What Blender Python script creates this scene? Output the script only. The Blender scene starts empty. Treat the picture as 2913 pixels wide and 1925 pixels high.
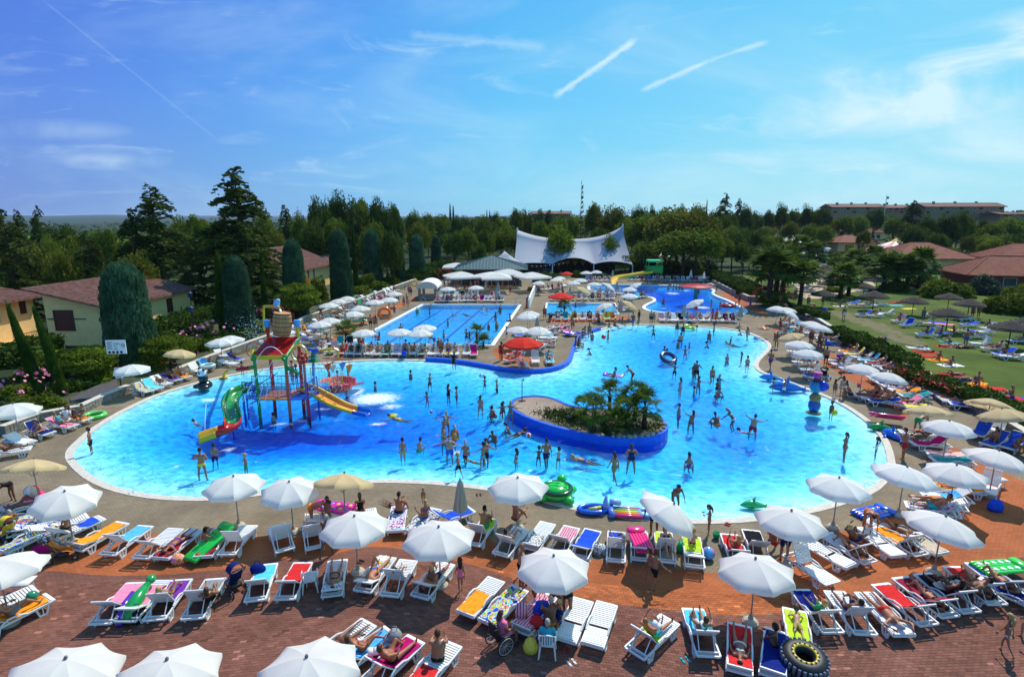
import bpy,bmesh,math,random
import numpy as np
from mathutils import Vector,Matrix
from mathutils.geometry import delaunay_2d_cdt
exec('V3=Vec'+'tor');random.seed(7);np.random.seed(7)
PI=math.pi
SC=bpy.context.scene
COL=SC.collection
#camera
W0,H0,F0,HC,YH=2913.0,1925.0,1600.0,12.5,618.0
PITCH=math.atan((H0/2-YH)/F0)
CP,SP=math.cos(PITCH),math.sin(PITCH)
cam_d=bpy.data.cameras.new('camera');cam=bpy.data.objects.new('camera',cam_d);COL.objects.link(cam)
cam.location=(0,0,HC);cam.rotation_euler=(PI/2-PITCH,0,0)
cam_d.sensor_width=36;cam_d.lens=36*F0/W0;cam_d.clip_start=.1;cam_d.clip_end=30000
SC.camera=cam
#sky and sun
SUN_EL=math.radians(53);SUN_H=V3((.50,.86,0)).normalized()
sun_dir=V3((SUN_H.x*math.cos(SUN_EL),SUN_H.y*math.cos(SUN_EL),math.sin(SUN_EL)))
sd=bpy.data.lights.new('sun','SUN');sd.energy=5.0;sd.angle=math.radians(.5);sd.color=(1.0,.945,.84)
so=bpy.data.objects.new('sun',sd);COL.objects.link(so);so.rotation_euler=sun_dir.to_track_quat('Z','Y').to_euler();so.location=(0,0,60)
wd=bpy.data.worlds.new('World');SC.world=wd;wd.use_nodes=True
wn=wd.node_tree;wn.nodes.clear()
def WN(t,**k):
 n=wn.nodes.new(t)
 for a,b in k.items():setattr(n,a,b)
 return n
wout=WN('ShaderNodeOutputWorld');bg=WN('ShaderNodeBackground');bg.inputs[1].default_value=.10
sky=WN('ShaderNodeTexSky');sky.sky_type='NISHITA';sky.sun_disc=False;sky.sun_elevation=SUN_EL
sky.sun_rotation=math.atan2(SUN_H.x,SUN_H.y);sky.altitude=100;sky.air_density=1.1;sky.dust_density=.35;sky.ozone_density=2.2
tc=WN('ShaderNodeTexCoord')
def WL(a,b):wn.links.new(a,b)
def M_(op,a,b=None,c=None,clamp=False):
 n=WN('ShaderNodeMath',operation=op);n.use_clamp=clamp
 for i,v in enumerate((a,b,c)):
  if v is None:continue
  if isinstance(v,(int,float)):n.inputs[i].default_value=v
  else:WL(v,n.inputs[i])
 return n.outputs[0]
sep=WN('ShaderNodeSeparateXYZ');WL(tc.outputs['Generated'],sep.inputs[0]);sx_,sy_,sz_=sep.outputs
def ramp(fac,stops):
 r=WN('ShaderNodeValToRGB');e=r.color_ramp.elements
 while len(e)<len(stops):e.new(.5)
 for i,(p,c)in enumerate(stops):e[i].position=p;e[i].color=(*c,1)
 WL(fac,r.inputs[0]);return r.outputs[0]
az=M_('MULTIPLY_ADD',sx_,.5,.5)
low=ramp(az,[(0.,(.14,.25,.62)),(.17,(.13,.28,.72)),(.36,(.15,.50,.88)),(.5,(.21,.68,.93)),(.72,(.30,.78,.95)),(.9,(.40,.84,.96))])
mid=ramp(az,[(0.,(.06,.16,.66)),(.2,(.09,.25,.85)),(.36,(.09,.42,.97)),(.5,(.12,.60,1.0)),(.72,(.20,.72,1.0)),(.9,(.26,.76,1.0))])
top=ramp(az,[(0.,(.035,.10,.50)),(.22,(.045,.15,.76)),(.38,(.05,.27,.92)),(.5,(.065,.45,.98)),(.72,(.13,.62,1.0)),(.9,(.18,.66,1.0))])
m1=WN('ShaderNodeMixRGB');WL(M_('MULTIPLY',sz_,5.5,clamp=True),m1.inputs[0]);WL(low,m1.inputs[1]);WL(mid,m1.inputs[2])
m2=WN('ShaderNodeMixRGB');WL(M_('MULTIPLY',M_('SUBTRACT',sz_,.16),4.0,clamp=True),m2.inputs[0]);WL(m1.outputs[0],m2.inputs[1]);WL(top,m2.inputs[2])
sc_=WN('ShaderNodeVectorMath',operation='SCALE');WL(m2.outputs[0],sc_.inputs[0]);sc_.inputs['Scale'].default_value=10.0
mxs=WN('ShaderNodeMixRGB');mxs.inputs[0].default_value=.86;WL(sky.outputs[0],mxs.inputs[1]);WL(sc_.outputs[0],mxs.inputs[2])
yy=M_('MAXIMUM',sy_,.05);g_=M_('DIVIDE',sx_,yy);h_=M_('DIVIDE',sz_,yy)
cb=WN('ShaderNodeCombineXYZ');WL(g_,cb.inputs[0]);WL(h_,cb.inputs[1])
def cloudnoise(scale,rot,sc3,loc,lo,hi,rough=.6,dist=.6):
 mp=WN('ShaderNodeMapping');WL(cb.outputs[0],mp.inputs[0]);mp.inputs['Rotation'].default_value=(0,0,rot);mp.inputs['Scale'].default_value=sc3;mp.inputs['Location'].default_value=loc
 nz=WN('ShaderNodeTexNoise');nz.inputs['Scale'].default_value=scale;nz.inputs['Detail'].default_value=5;nz.inputs['Roughness'].default_value=rough;nz.inputs['Distortion'].default_value=dist;WL(mp.outputs[0],nz.inputs['Vector'])
 mr=WN('ShaderNodeMapRange');mr.interpolation_type='SMOOTHSTEP';mr.inputs[1].default_value=lo;mr.inputs[2].default_value=hi;WL(nz.outputs[0],mr.inputs[0]);return mr.outputs[0]
veil=M_('MULTIPLY',cloudnoise(2.2,.25,(1,3.2,1),(1.3,.2,0),.42,.85),.34)
wisp=M_('MULTIPLY',cloudnoise(4.5,-.15,(1,4.5,1),(3.7,5.1,0),.54,.82,.66,1.0),.40)
def skyg(x,y):
 dx,dy=(x-W0/2)/F0,(H0/2-y)/F0;v=(dx,CP+dy*SP,-SP+dy*CP);return v[0]/v[1],v[2]/v[1]
def seg(x0,y0,x1,y1,w,amp):
 (a0,b0),(a1,b1)=skyg(x0,y0),skyg(x1,y1);L=math.hypot(a1-a0,b1-b0);ux,uy=(a1-a0)/L,(b1-b0)/L
 du=M_('SUBTRACT',g_,a0);dv=M_('SUBTRACT',h_,b0);t=M_('ADD',M_('MULTIPLY',du,ux),M_('MULTIPLY',dv,uy));d=M_('ABSOLUTE',M_('SUBTRACT',M_('MULTIPLY',dv,ux),M_('MULTIPLY',du,uy)))
 n=cloudnoise(38,0,(1,1,1),(x0*.01,2,0),.25,.75,.7,.2);ww=M_('MULTIPLY_ADD',n,w*1.1,w*.5)
 a=M_('SUBTRACT',1.0,M_('DIVIDE',d,ww),clamp=True);e=M_('MULTIPLY',M_('MULTIPLY',t,60,clamp=True),M_('MULTIPLY',M_('SUBTRACT',L,t),60,clamp=True));return M_('MULTIPLY',M_('MULTIPLY',a,e),amp)
def bank(x,y,rx,ry,amp,loc,slope=0):
 a0,b0=skyg(x,y);u=M_('DIVIDE',M_('SUBTRACT',g_,a0),rx);v=M_('DIVIDE',M_('SUBTRACT',M_('SUBTRACT',h_,b0),M_('MULTIPLY',M_('SUBTRACT',g_,a0),slope)),ry);r=M_('ADD',M_('MULTIPLY',u,u),M_('MULTIPLY',v,v));k=M_('SUBTRACT',1.0,r,clamp=True)
 return M_('MULTIPLY',M_('MULTIPLY',k,cloudnoise(3.6,.2,(1,2.6,1),loc,.30,.72)),amp)
acc=M_('ADD',veil,wisp)
for q in(seg(1571,280,1817,108,.0065,.7),seg(1817,261,2020,172,.0055,.55),seg(2000,180,2100,145,.004,.3),seg(2075,152,2192,117,.005,.5),seg(120,0,620,400,.0025,.10),seg(1160,100,1560,135,.010,.25),bank(2760,200,.36,.085,1.5,(2,1,0),.22),bank(2800,400,.4,.09,.6,(5,3,0),.05),bank(2200,440,.12,.022,.8,(7,2,0)),bank(320,460,.11,.016,.55,(9,2,0)),bank(150,370,.14,.02,.35,(4,8,0)),bank(2500,610,.6,.12,.35,(1,8,0)),bank(1500,500,.5,.05,.22,(6,6,0))):
 acc=M_('ADD',acc,q)
acc=M_('MINIMUM',acc,.85)
mixc=WN('ShaderNodeMixRGB');WL(acc,mixc.inputs[0]);WL(mxs.outputs[0],mixc.inputs[1]);mixc.inputs[2].default_value=(7.4,9.5,10.2,1)
WL(mixc.outputs[0],bg.inputs[0]);WL(bg.outputs[0],wout.inputs[0])
wd.cycles.sampling_method='MANUAL';wd.cycles.sample_map_resolution=256
SC.view_settings.view_transform='Standard';SC.view_settings.look='None';SC.view_settings.exposure=0.;SC.view_settings.gamma=1.0;SC.view_settings.use_curve_mapping=False
SC.render.engine='CYCLES'
SC.cycles.max_bounces=6;SC.cycles.transparent_max_bounces=12
#pixel (of the photograph) -> place
def P(x,y,z=0.):
 dx,dy=(x-W0/2)/F0,(H0/2-y)/F0
 d=V3((dx,CP+dy*SP,-SP+dy*CP));t=(z-HC)/d.z
 return V3((d.x*t,d.y*t,z))
def PD(x,y,D):
 dx,dy=(x-W0/2)/F0,(H0/2-y)/F0
 d=V3((dx,CP+dy*SP,-SP+dy*CP));t=D/d.y
 return V3((d.x*t,D,HC+d.z*t))
def proj(v):
 X,Y,Z=v[0],v[1],v[2]-HC
 zc=Y*CP-Z*SP;yc=Y*SP+Z*CP
 return(W0/2+F0*X/zc,H0/2-F0*yc/zc)if zc>.1 else(-9999,9999)
ORG={'A1':(0,1325),'A2':(700,1325),'A3':(1400,1325),'A4':(2183,1325),'B1':(0,850),'B2':(700,850),'B3':(1400,850),'B4':(2183,850),'C1':(0,450),'C2':(700,450),'C3':(1400,450),'C4':(2183,450)}
SCL={k:2.6137 for k in ORG}
ORG['S']=(0,0);SCL['S']=1.0
ORG['D']=(0,0);SCL['D']=.81462
ORG['M1']=(960,850);SCL['M1']=5.393
ORG['M2']=(1400,750);SCL['M2']=5.058
ORG['M3']=(1800,750);SCL['M3']=5.273
ORG['M4']=(600,780);SCL['M4']=5.273
ORG['M5']=(1050,720);SCL['M5']=5.273
ORG['R1']=(2500,1100);SCL['R1']=4.612
ORG['R2']=(2180,1000);SCL['R2']=5.226
def S(k,x,y):o=ORG[k];s=SCL[k];return o[0]+x/s,o[1]+y/s
def Q(k,x,y,z=0.):return P(*S(k,x,y),z)
#materials
MATS={}
def pmat(name,c,rough=.6,spec=.3,metal=0.,var=0.,scale=4.0,bump=0.,trans=0.,coord='Object',detail=4,rnd=0.,alpha=1.0,emit=None):
 key=(name,)
 if key in MATS:return MATS[key]
 m=bpy.data.materials.new(name);m.use_nodes=True;nt=m.node_tree;N=nt.nodes;L=nt.links
 b=N['Principled BSDF'];b.inputs['Base Color'].default_value=(*c,1);b.inputs['Roughness'].default_value=rough
 b.inputs['Specular IOR Level'].default_value=spec;b.inputs['Metallic'].default_value=metal
 if alpha<1:b.inputs['Alpha'].default_value=alpha
 src=None
 if var>0 or bump>0:
  t=N.new('ShaderNodeTexCoord');n=N.new('ShaderNodeTexNoise');n.inputs['Scale'].default_value=scale;n.inputs['Detail'].default_value=detail
  L.new(t.outputs[coord],n.inputs['Vector'])
  if var>0:
   r=N.new('ShaderNodeMapRange');r.inputs[1].default_value=.3;r.inputs[2].default_value=.7;r.inputs[3].default_value=1-var;r.inputs[4].default_value=1+var
   L.new(n.outputs[0],r.inputs[0]);src=r.outputs[0]
  if bump>0:
   bp=N.new('ShaderNodeBump');bp.inputs['Strength'].default_value=bump;bp.inputs['Distance'].default_value=.02
   L.new(n.outputs[0],bp.inputs['Height']);L.new(bp.outputs[0],b.inputs['Normal'])
 if rnd>0:
  oi=N.new('ShaderNodeObjectInfo');r2=N.new('ShaderNodeMapRange');r2.inputs[3].default_value=1-rnd;r2.inputs[4].default_value=1+rnd
  L.new(oi.outputs['Random'],r2.inputs[0])
  if src is not None:
   mm=N.new('ShaderNodeMath');mm.operation='MULTIPLY';L.new(src,mm.inputs[0]);L.new(r2.outputs[0],mm.inputs[1]);src=mm.outputs[0]
  else:src=r2.outputs[0]
 colout=None
 if src is not None:
  h=N.new('ShaderNodeVectorMath');h.operation='SCALE';h.inputs[0].default_value=c;L.new(src,h.inputs['Scale']);L.new(h.outputs[0],b.inputs['Base Color']);colout=h.outputs[0]
 if trans>0:
  tr=N.new('ShaderNodeBsdfTranslucent');tr.inputs[0].default_value=(*c,1)
  if colout is not None:L.new(colout,tr.inputs[0])
  mx=N.new('ShaderNodeMixShader');mx.inputs[0].default_value=trans
  L.new(b.outputs[0],mx.inputs[1]);L.new(tr.outputs[0],mx.inputs[2]);L.new(mx.outputs[0],N['Material Output'].inputs[0])
 if emit:b.inputs['Emission Color'].default_value=(*emit,1);b.inputs['Emission Strength'].default_value=1
 MATS[key]=m;return m
def pmt(name,cols,kind='stripe',scale=8,rough=.85):
 """printed cloth: a ramp of flat colours over a wave, noise or voronoi"""
 if(name,)in MATS:return MATS[(name,)]
 m=bpy.data.materials.new(name);m.use_nodes=True;nt=m.node_tree;N=nt.nodes;L=nt.links
 b=N['Principled BSDF'];b.inputs['Roughness'].default_value=rough;b.inputs['Specular IOR Level'].default_value=.1
 t=N.new('ShaderNodeTexCoord')
 if kind=='stripe':
  n=N.new('ShaderNodeTexWave');n.inputs['Scale'].default_value=scale;n.inputs['Distortion'].default_value=.3;n.bands_direction='X'
 elif kind=='cells':n=N.new('ShaderNodeTexVoronoi');n.inputs['Scale'].default_value=scale
 else:n=N.new('ShaderNodeTexNoise');n.inputs['Scale'].default_value=scale;n.inputs['Detail'].default_value=1
 L.new(t.outputs['Object'],n.inputs['Vector'])
 r=N.new('ShaderNodeValToRGB');r.color_ramp.interpolation='CONSTANT';els=r.color_ramp.elements
 while len(els)<len(cols):els.new(.5)
 lo,hi=(0.,1.0)if kind=='stripe' else((.34,.66)if kind=='noise' else(.1,.7))
 for i,c in enumerate(cols):els[i].position=0 if i==0 else lo+(hi-lo)*i/len(cols);els[i].color=(*c,1)
 L.new(n.outputs[1 if kind=='cellsc' else 0],r.inputs[0]);L.new(r.outputs[0],b.inputs['Base Color'])
 MATS[(name,)]=m;return m
 #mesh builder
class MB:
 def __init__(s):s.v=[];s.f=[];s.m=[]
 def add(s,vs,fs,mi=0):
  o=len(s.v);s.v.extend([tuple(v)for v in vs]);s.f.extend([tuple(i+o for i in f)for f in fs]);s.m.extend([mi]*len(fs));return s
 def box(s,c,d,mi=0,R=None,taper=1.0):
  x,y,z=d[0]/2,d[1]/2,d[2]/2;vs=[]
  for k in(-1,1):
   t=taper if k>0 else 1.0
   for a,b in((-1,-1),(1,-1),(1,1),(-1,1)):vs.append(V3((a*x*t,b*y*t,k*z)))
  if R is not None:vs=[R@v for v in vs]
  c=V3(c);return s.add([v+c for v in vs],[(3,2,1,0),(4,5,6,7),(0,1,5,4),(1,2,6,5),(2,3,7,6),(3,0,4,7)],mi)
 def bar(s,a,b,w,h=None,mi=0,up=(0,0,1)):
  a,b=V3(a),V3(b);h=h or w;d=b-a;L=d.length
  if L<1e-6:return s
  d.normalize();u=V3(up)
  if abs(d.dot(u))>.98:u=V3((0,1,0))
  r=d.cross(u).normalized();u=r.cross(d)
  vs=[p+r*(i*w/2)+u*(j*h/2)for p in(a,b)for i,j in((-1,-1),(1,-1),(1,1),(-1,1))]
  return s.add(vs,[(3,2,1,0),(4,5,6,7),(0,1,5,4),(1,2,6,5),(2,3,7,6),(3,0,4,7)],mi)
 def tube(s,pts,r,n=8,mi=0,cap=True,ell=None,lat=None):
  pts=[V3(p)for p in pts];K=len(pts);rs=r if hasattr(r,'__len__')else[r]*K
  vs=[];prev=V3(lat)if lat is not None else None
  for i,p in enumerate(pts):
   d=(pts[min(i+1,K-1)]-pts[max(i-1,0)])
   if d.length<1e-9:d=V3((0,0,1))
   d.normalize()
   if prev is None:
    prev=d.cross(V3((0,0,1)))if abs(d.z)<.95 else d.cross(V3((0,1,0)))
   a=(prev-d*prev.dot(d)).normalized();b=d.cross(a);prev=a
   for j in range(n):
    t=2*PI*j/n;e=ell[i]if ell else 1.0
    vs.append(p+a*(math.cos(t)*rs[i])+b*(math.sin(t)*rs[i]*e))
  fs=[(i*n+j,i*n+(j+1)%n,(i+1)*n+(j+1)%n,(i+1)*n+j)for i in range(K-1)for j in range(n)]
  if cap:fs+=[tuple(range(n-1,-1,-1)),tuple(range((K-1)*n,K*n))]
  return s.add(vs,fs,mi)
 def lathe(s,prof,n=12,c=(0,0,0),mi=0,R=None):
  vs=[];c=V3(c)
  for r,z in prof:
   for j in range(n):
    v=V3((r*math.cos(2*PI*j/n),r*math.sin(2*PI*j/n),z));vs.append((R@v if R is not None else v)+c)
  K=len(prof);fs=[(i*n+j,i*n+(j+1)%n,(i+1)*n+(j+1)%n,(i+1)*n+j)for i in range(K-1)for j in range(n)]
  if prof[0][0]>1e-4:fs.append(tuple(range(n-1,-1,-1)))
  if prof[-1][0]>1e-4:fs.append(tuple(range((K-1)*n,K*n)))
  return s.add(vs,fs,mi)
 def ball(s,c,r,n=10,k=7,mi=0,R=None):
  r=r if hasattr(r,'__len__')else(r,r,r);vs=[];c=V3(c)
  for i in range(k+1):
   t=PI*i/k
   for j in range(n):
    a=2*PI*j/n;v=V3((r[0]*math.sin(t)*math.cos(a),r[1]*math.sin(t)*math.sin(a),-r[2]*math.cos(t)));vs.append((R@v if R is not None else v)+c)
  return s.add(vs,[(i*n+j,i*n+(j+1)%n,(i+1)*n+(j+1)%n,(i+1)*n+j)for i in range(k)for j in range(n)],mi)
 def torus(s,c,R0,r,n=20,k=8,mi=0,R=None):
  vs=[];c=V3(c)
  for i in range(n):
   a=2*PI*i/n
   for j in range(k):
    b=2*PI*j/k;q=R0+r*math.cos(b);v=V3((q*math.cos(a),q*math.sin(a),r*math.sin(b)));vs.append((R@v if R is not None else v)+c)
  return s.add(vs,[(i*k+j,((i+1)%n)*k+j,((i+1)%n)*k+(j+1)%k,i*k+(j+1)%k)for i in range(n)for j in range(k)],mi)
 def grid(s,fn,nu,nv,mi=0):
  vs=[fn(i/nu,j/nv)for i in range(nu+1)for j in range(nv+1)]
  return s.add(vs,[(i*(nv+1)+j,(i+1)*(nv+1)+j,(i+1)*(nv+1)+j+1,i*(nv+1)+j+1)for i in range(nu)for j in range(nv)],mi)
 def prism(s,poly,z0,z1,mi=0,side=None):
  n=len(poly);vs=[(p[0],p[1],z0)for p in poly]+[(p[0],p[1],z1)for p in poly]
  s.add(vs,[tuple(range(n-1,-1,-1)),tuple(range(n,2*n))],mi);return s.add(vs,[(i,(i+1)%n,n+(i+1)%n,n+i)for i in range(n)],mi if side is None else side)
 def mesh(s,name,smooth=False):
  me=bpy.data.meshes.new(name);me.from_pydata(s.v,[],s.f);me.update()
  if any(s.m):me.polygons.foreach_set('material_index',s.m)
  if smooth:me.polygons.foreach_set('use_smooth',[True]*len(me.polygons))
  bm=bmesh.new();bm.from_mesh(me);bmesh.ops.remove_doubles(bm,verts=bm.verts,dist=1e-5);bmesh.ops.recalc_face_normals(bm,faces=bm.faces);bm.to_mesh(me);bm.free()
  return me
 def build(s,name,mats,parent=None,smooth=False,kind=None):
  return obj(name,s.mesh(name,smooth),mats,parent,kind)
def obj(name,me,mats=None,parent=None,kind=None):
 o=bpy.data.objects.new(name,me);COL.objects.link(o)
 if mats is not None:
  mats=mats if isinstance(mats,(list,tuple))else[mats]
  if me is not None and len(me.materials)==0:
   for m in mats:me.materials.append(m)
  elif me is not None:
   for i,m in enumerate(mats):
    if i<len(o.material_slots)and o.material_slots[i].material is not m:
     o.material_slots[i].link='OBJECT';o.material_slots[i].material=m
 if parent is not None:o.parent=parent
 if kind:o['kind']=kind
 return o
def tag(o,label,cat,group=None):
 o['label']=label;o['category']=cat
 if group:o['group']=group
 return o
def thg(name,label,cat,loc=(0,0,0),rz=0,group=None,scale=1.0):
 o=bpy.data.objects.new(name,None);COL.objects.link(o);o.empty_display_size=.2
 o.location=loc;o.rotation_euler=(0,0,rz);o.scale=(scale,)*3
 return tag(o,label,cat,group)
KIDS={}
def dup(root,loc=None,rz=None,label=None,group=None,scale=None,euler=None,mats=None):
 ks=KIDS.get(root.name)
 if ks is None:ks=[(c,list(c.children))for c in root.children];KIDS[root.name]=ks
 r=root.copy();COL.objects.link(r)
 if loc is not None:r.location=loc
 if rz is not None:r.rotation_euler=(0,0,rz)
 if euler is not None:r.rotation_euler=euler
 if scale is not None:r.scale=(scale,)*3 if not hasattr(scale,'__len__')else scale
 if label:r['label']=label
 if group:r['group']=group
 for ch,gs in ks:
  c=ch.copy();COL.objects.link(c);c.parent=r
  if mats and ch.name.split('.')[0]in mats:
   c.material_slots[0].link='OBJECT';c.material_slots[0].material=mats[ch.name.split('.')[0]]
  for g in gs:d=g.copy();COL.objects.link(d);d.parent=c
 return r
def kill(root):
 for c in list(root.children):
  for g in list(c.children):bpy.data.objects.remove(g)
  bpy.data.objects.remove(c)
 bpy.data.objects.remove(root)
def quads(name,centers,u,v,mats,parent=None,midx=None,kind=None):
 """many small quads: centre +-u +-v"""
 n=len(centers);co=np.empty((n,4,3));co[:,0]=centers-u-v;co[:,1]=centers+u-v;co[:,2]=centers+u+v;co[:,3]=centers-u+v
 return qmesh(name,co.reshape(-1,3),mats,parent,midx,kind)
def qmesh(name,co,mats,parent=None,midx=None,kind=None,link=True):
 n=len(co)//4;me=bpy.data.meshes.new(name)
 me.vertices.add(4*n);me.vertices.foreach_set('co',co.astype(np.float32).ravel())
 me.loops.add(4*n);me.loops.foreach_set('vertex_index',np.arange(4*n,dtype=np.int32))
 me.polygons.add(n);me.polygons.foreach_set('loop_start',np.arange(0,4*n,4,dtype=np.int32));me.polygons.foreach_set('loop_total',np.full(n,4,dtype=np.int32))
 for m in(mats if isinstance(mats,(list,tuple))else[mats]):me.materials.append(m)
 if midx is not None:me.polygons.foreach_set('material_index',midx.astype(np.int32))
 me.update(calc_edges=True)
 if not link:return me
 o=bpy.data.objects.new(name,me);COL.objects.link(o)
 if parent is not None:o.parent=parent
 if kind:o['kind']=kind
 return o
def rdir(n):
 v=np.random.normal(size=(n,3));return v/np.linalg.norm(v,axis=1,keepdims=True)
def luv(n,s,flat=0.,asp=.6):
 a=rdir(n);b=rdir(n);a[:,2]*=(1-flat);a/=np.linalg.norm(a,axis=1,keepdims=True)
 b=np.cross(a,b);b/=np.linalg.norm(b,axis=1,keepdims=True)
 s=s*np.random.uniform(.6,1.3,(n,1));return a*s,b*s*asp
def ins_(pts,poly):
 x,y=pts[:,0],pts[:,1];r=np.zeros(len(pts),bool);n=len(poly)
 for i in range(n):
  x0,y0=poly[i][0],poly[i][1];x1,y1=poly[(i+1)%n][0],poly[(i+1)%n][1]
  c=((y0>y)!=(y1>y));t=np.where(c,(x1-x0)*(y-y0)/((y1-y0)if y1!=y0 else 1e-9)+x0,0);r^=(c&(x<t))
 return r
def dist_poly(pts,poly,closed=True):
 d=np.full(len(pts),1e9);n=len(poly)
 for i in range(n if closed else n-1):
  a=np.array(poly[i][:2]);b=np.array(poly[(i+1)%n][:2]);ab=b-a;t=np.clip(((pts-a)@ab)/max(1e-9,ab@ab),0,1)
  d=np.minimum(d,np.linalg.norm(pts-(a+t[:,None]*ab),axis=1))
 return d
def spo(pts,k=2,closed=True):
 for _ in range(k):
  q=[]
  n=len(pts)
  for i in range(n if closed else n-1):
   a,b=pts[i],pts[(i+1)%n];q+=[a.lerp(b,.25),a.lerp(b,.75)]
  if not closed:q=[pts[0]]+q+[pts[-1]]
  pts=q
 return pts
def offset(poly,d):
 n=len(poly);A=sum(poly[i].x*poly[(i+1)%n].y-poly[(i+1)%n].x*poly[i].y for i in range(n));s=1 if A>0 else-1;out=[]
 for i in range(n):
  t=(poly[(i+1)%n]-poly[i-1]);t.z=0;t.normalize();out.append(poly[i]+V3((t.y,-t.x,0))*d*s)
 return out
def fill(name,outer,holes,z,mats,kind='structure',keep=None,parent=None):
 """flat sheet with holes"""
 vs=[];es=[]
 for pl in[outer]+holes:
  o=len(vs);n=len(pl);vs+=[V3((p[0],p[1]))for p in pl];es+=[(o+i,o+(i+1)%n)for i in range(n)]
 r=delaunay_2d_cdt(vs,es,[],1,1e-5);V=r[0];Fs=r[2]
 ce=np.array([[sum(V[i].x for i in f)/len(f),sum(V[i].y for i in f)/len(f)]for f in Fs]);ok=ins_(ce,outer)
 for h in holes:ok&=~ins_(ce,h)
 me=bpy.data.meshes.new(name);me.from_pydata([(v.x,v.y,z)for v in V],[],[f for f,k in zip(Fs,ok)if k]);me.update()
 bm=bmesh.new();bm.from_mesh(me)
 for f in bm.faces:
  if f.normal.z<0:f.normal_flip()
 bm.to_mesh(me);bm.free()
 return obj(name,me,mats,parent,kind)
def strip(name,inner,outer,z0,z1,mats,kind=None,parent=None,base=None):
 """kerb between two outlines, top at z1, sides down to z0"""
 n=len(inner);vs=[(p.x,p.y,z1)for p in inner]+[(p.x,p.y,z1)for p in outer]+[(p.x,p.y,z0)for p in inner]+[(p.x,p.y,z0)for p in outer];fs=[]
 for i in range(n):
  j=(i+1)%n;fs+=[(i,j,n+j,n+i),(i,2*n+i,2*n+j,j),(n+i,n+j,3*n+j,3*n+i)]
 m=MB();m.add(vs,fs);return m.build(name,mats,parent,kind=kind)
def sheet_strip(a,b,nz=0):
 m=MB();n=len(a);m.add([tuple(p)for p in a]+[tuple(p)for p in b],[(i,i+1,n+i+1,n+i)for i in range(n-1)]);return m
 #outlines (traced, then placed on the ground)
def outl(k,pts,z=0.):return[Q(k,x,y,z)for x,y in pts]
main_px=[(207,1301),(230,1328),(268,1359),(329,1386),(413,1405),(497,1413),(593,1415),(700,1406),(800,1393),(910,1377),(1056,1364),(1159,1365),(1255,1370),(1389,1384),(1500,1406),(1610,1434),(1700,1454),(1845,1473),(1985,1479),(2127,1474),(2283,1452),(2400,1421),(2470,1394),(2508,1360),(2527,1324),(2521,1282),(2506,1244),(2481,1215),(2451,1188),(2397,1152),(2344,1126),(2279,1101),(2233,1084),(2183,1066),(2158,1056),(2145,1043),(2147,1028),(2164,1010),(2181,994),(2185,979),(2172,968),(2151,956),(2122,945),(2084,937),(2028,931),(1933,926),(1857,923.5),(1800,923.5),(1750,926),(1716,936),(1687,945),(1662,954),(1645,968),(1638,985),(1632,1007),(1624,1033),(1598,1049),(1558,1058),(1515,1061),(1476,1061),(1430,1056),(1389,1047),(1312,1034),(1241,1027),(1121,1023),(1044,1025),(914,1034),(815,1043),(727,1055),(627,1073),(543,1095),(451,1123),(394,1149),(333,1180),(268,1222),(228,1258),(208,1280)]
main_pool=spo(outl('S',main_px),1)
lap_pool=outl('S',[(1205,866),(1476,867),(1396,981),(998,977)])
mid_pool=outl('S',[(1558,862),(1747,863),(1757,892),(1552,892)])
back_pool=spo(outl('S',[(1690,809),(1760,809),(1850,811),(1950,812),(2014,818),(2029,826),(2021,834),(2037,843),(2065,853),(2094,867.5),(2120,882),(2112,893),(2060,897),(1990,896),(1933,892),(1866,886),(1842,881),(1834,873),(1847,864),(1868,856),(1863,847),(1840,842),(1780,835),(1720,830),(1681,826),(1676,815)]),1)
island_px=[(120,790),(145,755),(210,727),(300,719),(400,724),(490,750),(560,785),(660,806),(780,815),(900,815),(1020,820),(1150,838),(1250,876),(1300,920),(1314,955),(1280,1000),(1180,1029),(1000,1040),(850,1035),(650,1000),(480,960),(330,915),(200,862),(140,822)]
ISZ=.42
island=spo(outl('B3',island_px,ISZ),1)
for p in island:p.z=0
RC=random.Random(5)
#pool floor, walls, water
def caustic_tile_mat():
 m=bpy.data.materials.new('pale_pool_tile_painted_caustics');m.use_nodes=True;N=m.node_tree.nodes;L=m.node_tree.links;b=N['Principled BSDF']
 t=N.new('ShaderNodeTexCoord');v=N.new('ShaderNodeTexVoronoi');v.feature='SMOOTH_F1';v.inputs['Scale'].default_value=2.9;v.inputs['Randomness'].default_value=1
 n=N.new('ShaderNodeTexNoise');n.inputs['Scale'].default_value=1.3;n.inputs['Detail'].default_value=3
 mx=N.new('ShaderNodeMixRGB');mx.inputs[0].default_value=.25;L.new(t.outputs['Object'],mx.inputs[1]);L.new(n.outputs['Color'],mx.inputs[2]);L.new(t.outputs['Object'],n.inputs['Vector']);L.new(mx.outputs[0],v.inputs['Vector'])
 r=N.new('ShaderNodeValToRGB');e=r.color_ramp.elements;e[0].position=.12;e[0].color=(.27,.64,.81,1);e[1].position=.62;e[1].color=(.60,.97,1.0,1);L.new(v.outputs[0],r.inputs[0]);L.new(r.outputs[0],b.inputs['Base Color'])  # pale cells imitate the sun's caustic network, painted into the tile colour
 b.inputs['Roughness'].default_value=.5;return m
M_CAUSTIC_TILE=caustic_tile_mat()
M_LANE=pmat('dark_blue_lane_tile',(.05,.18,.5))
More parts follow.
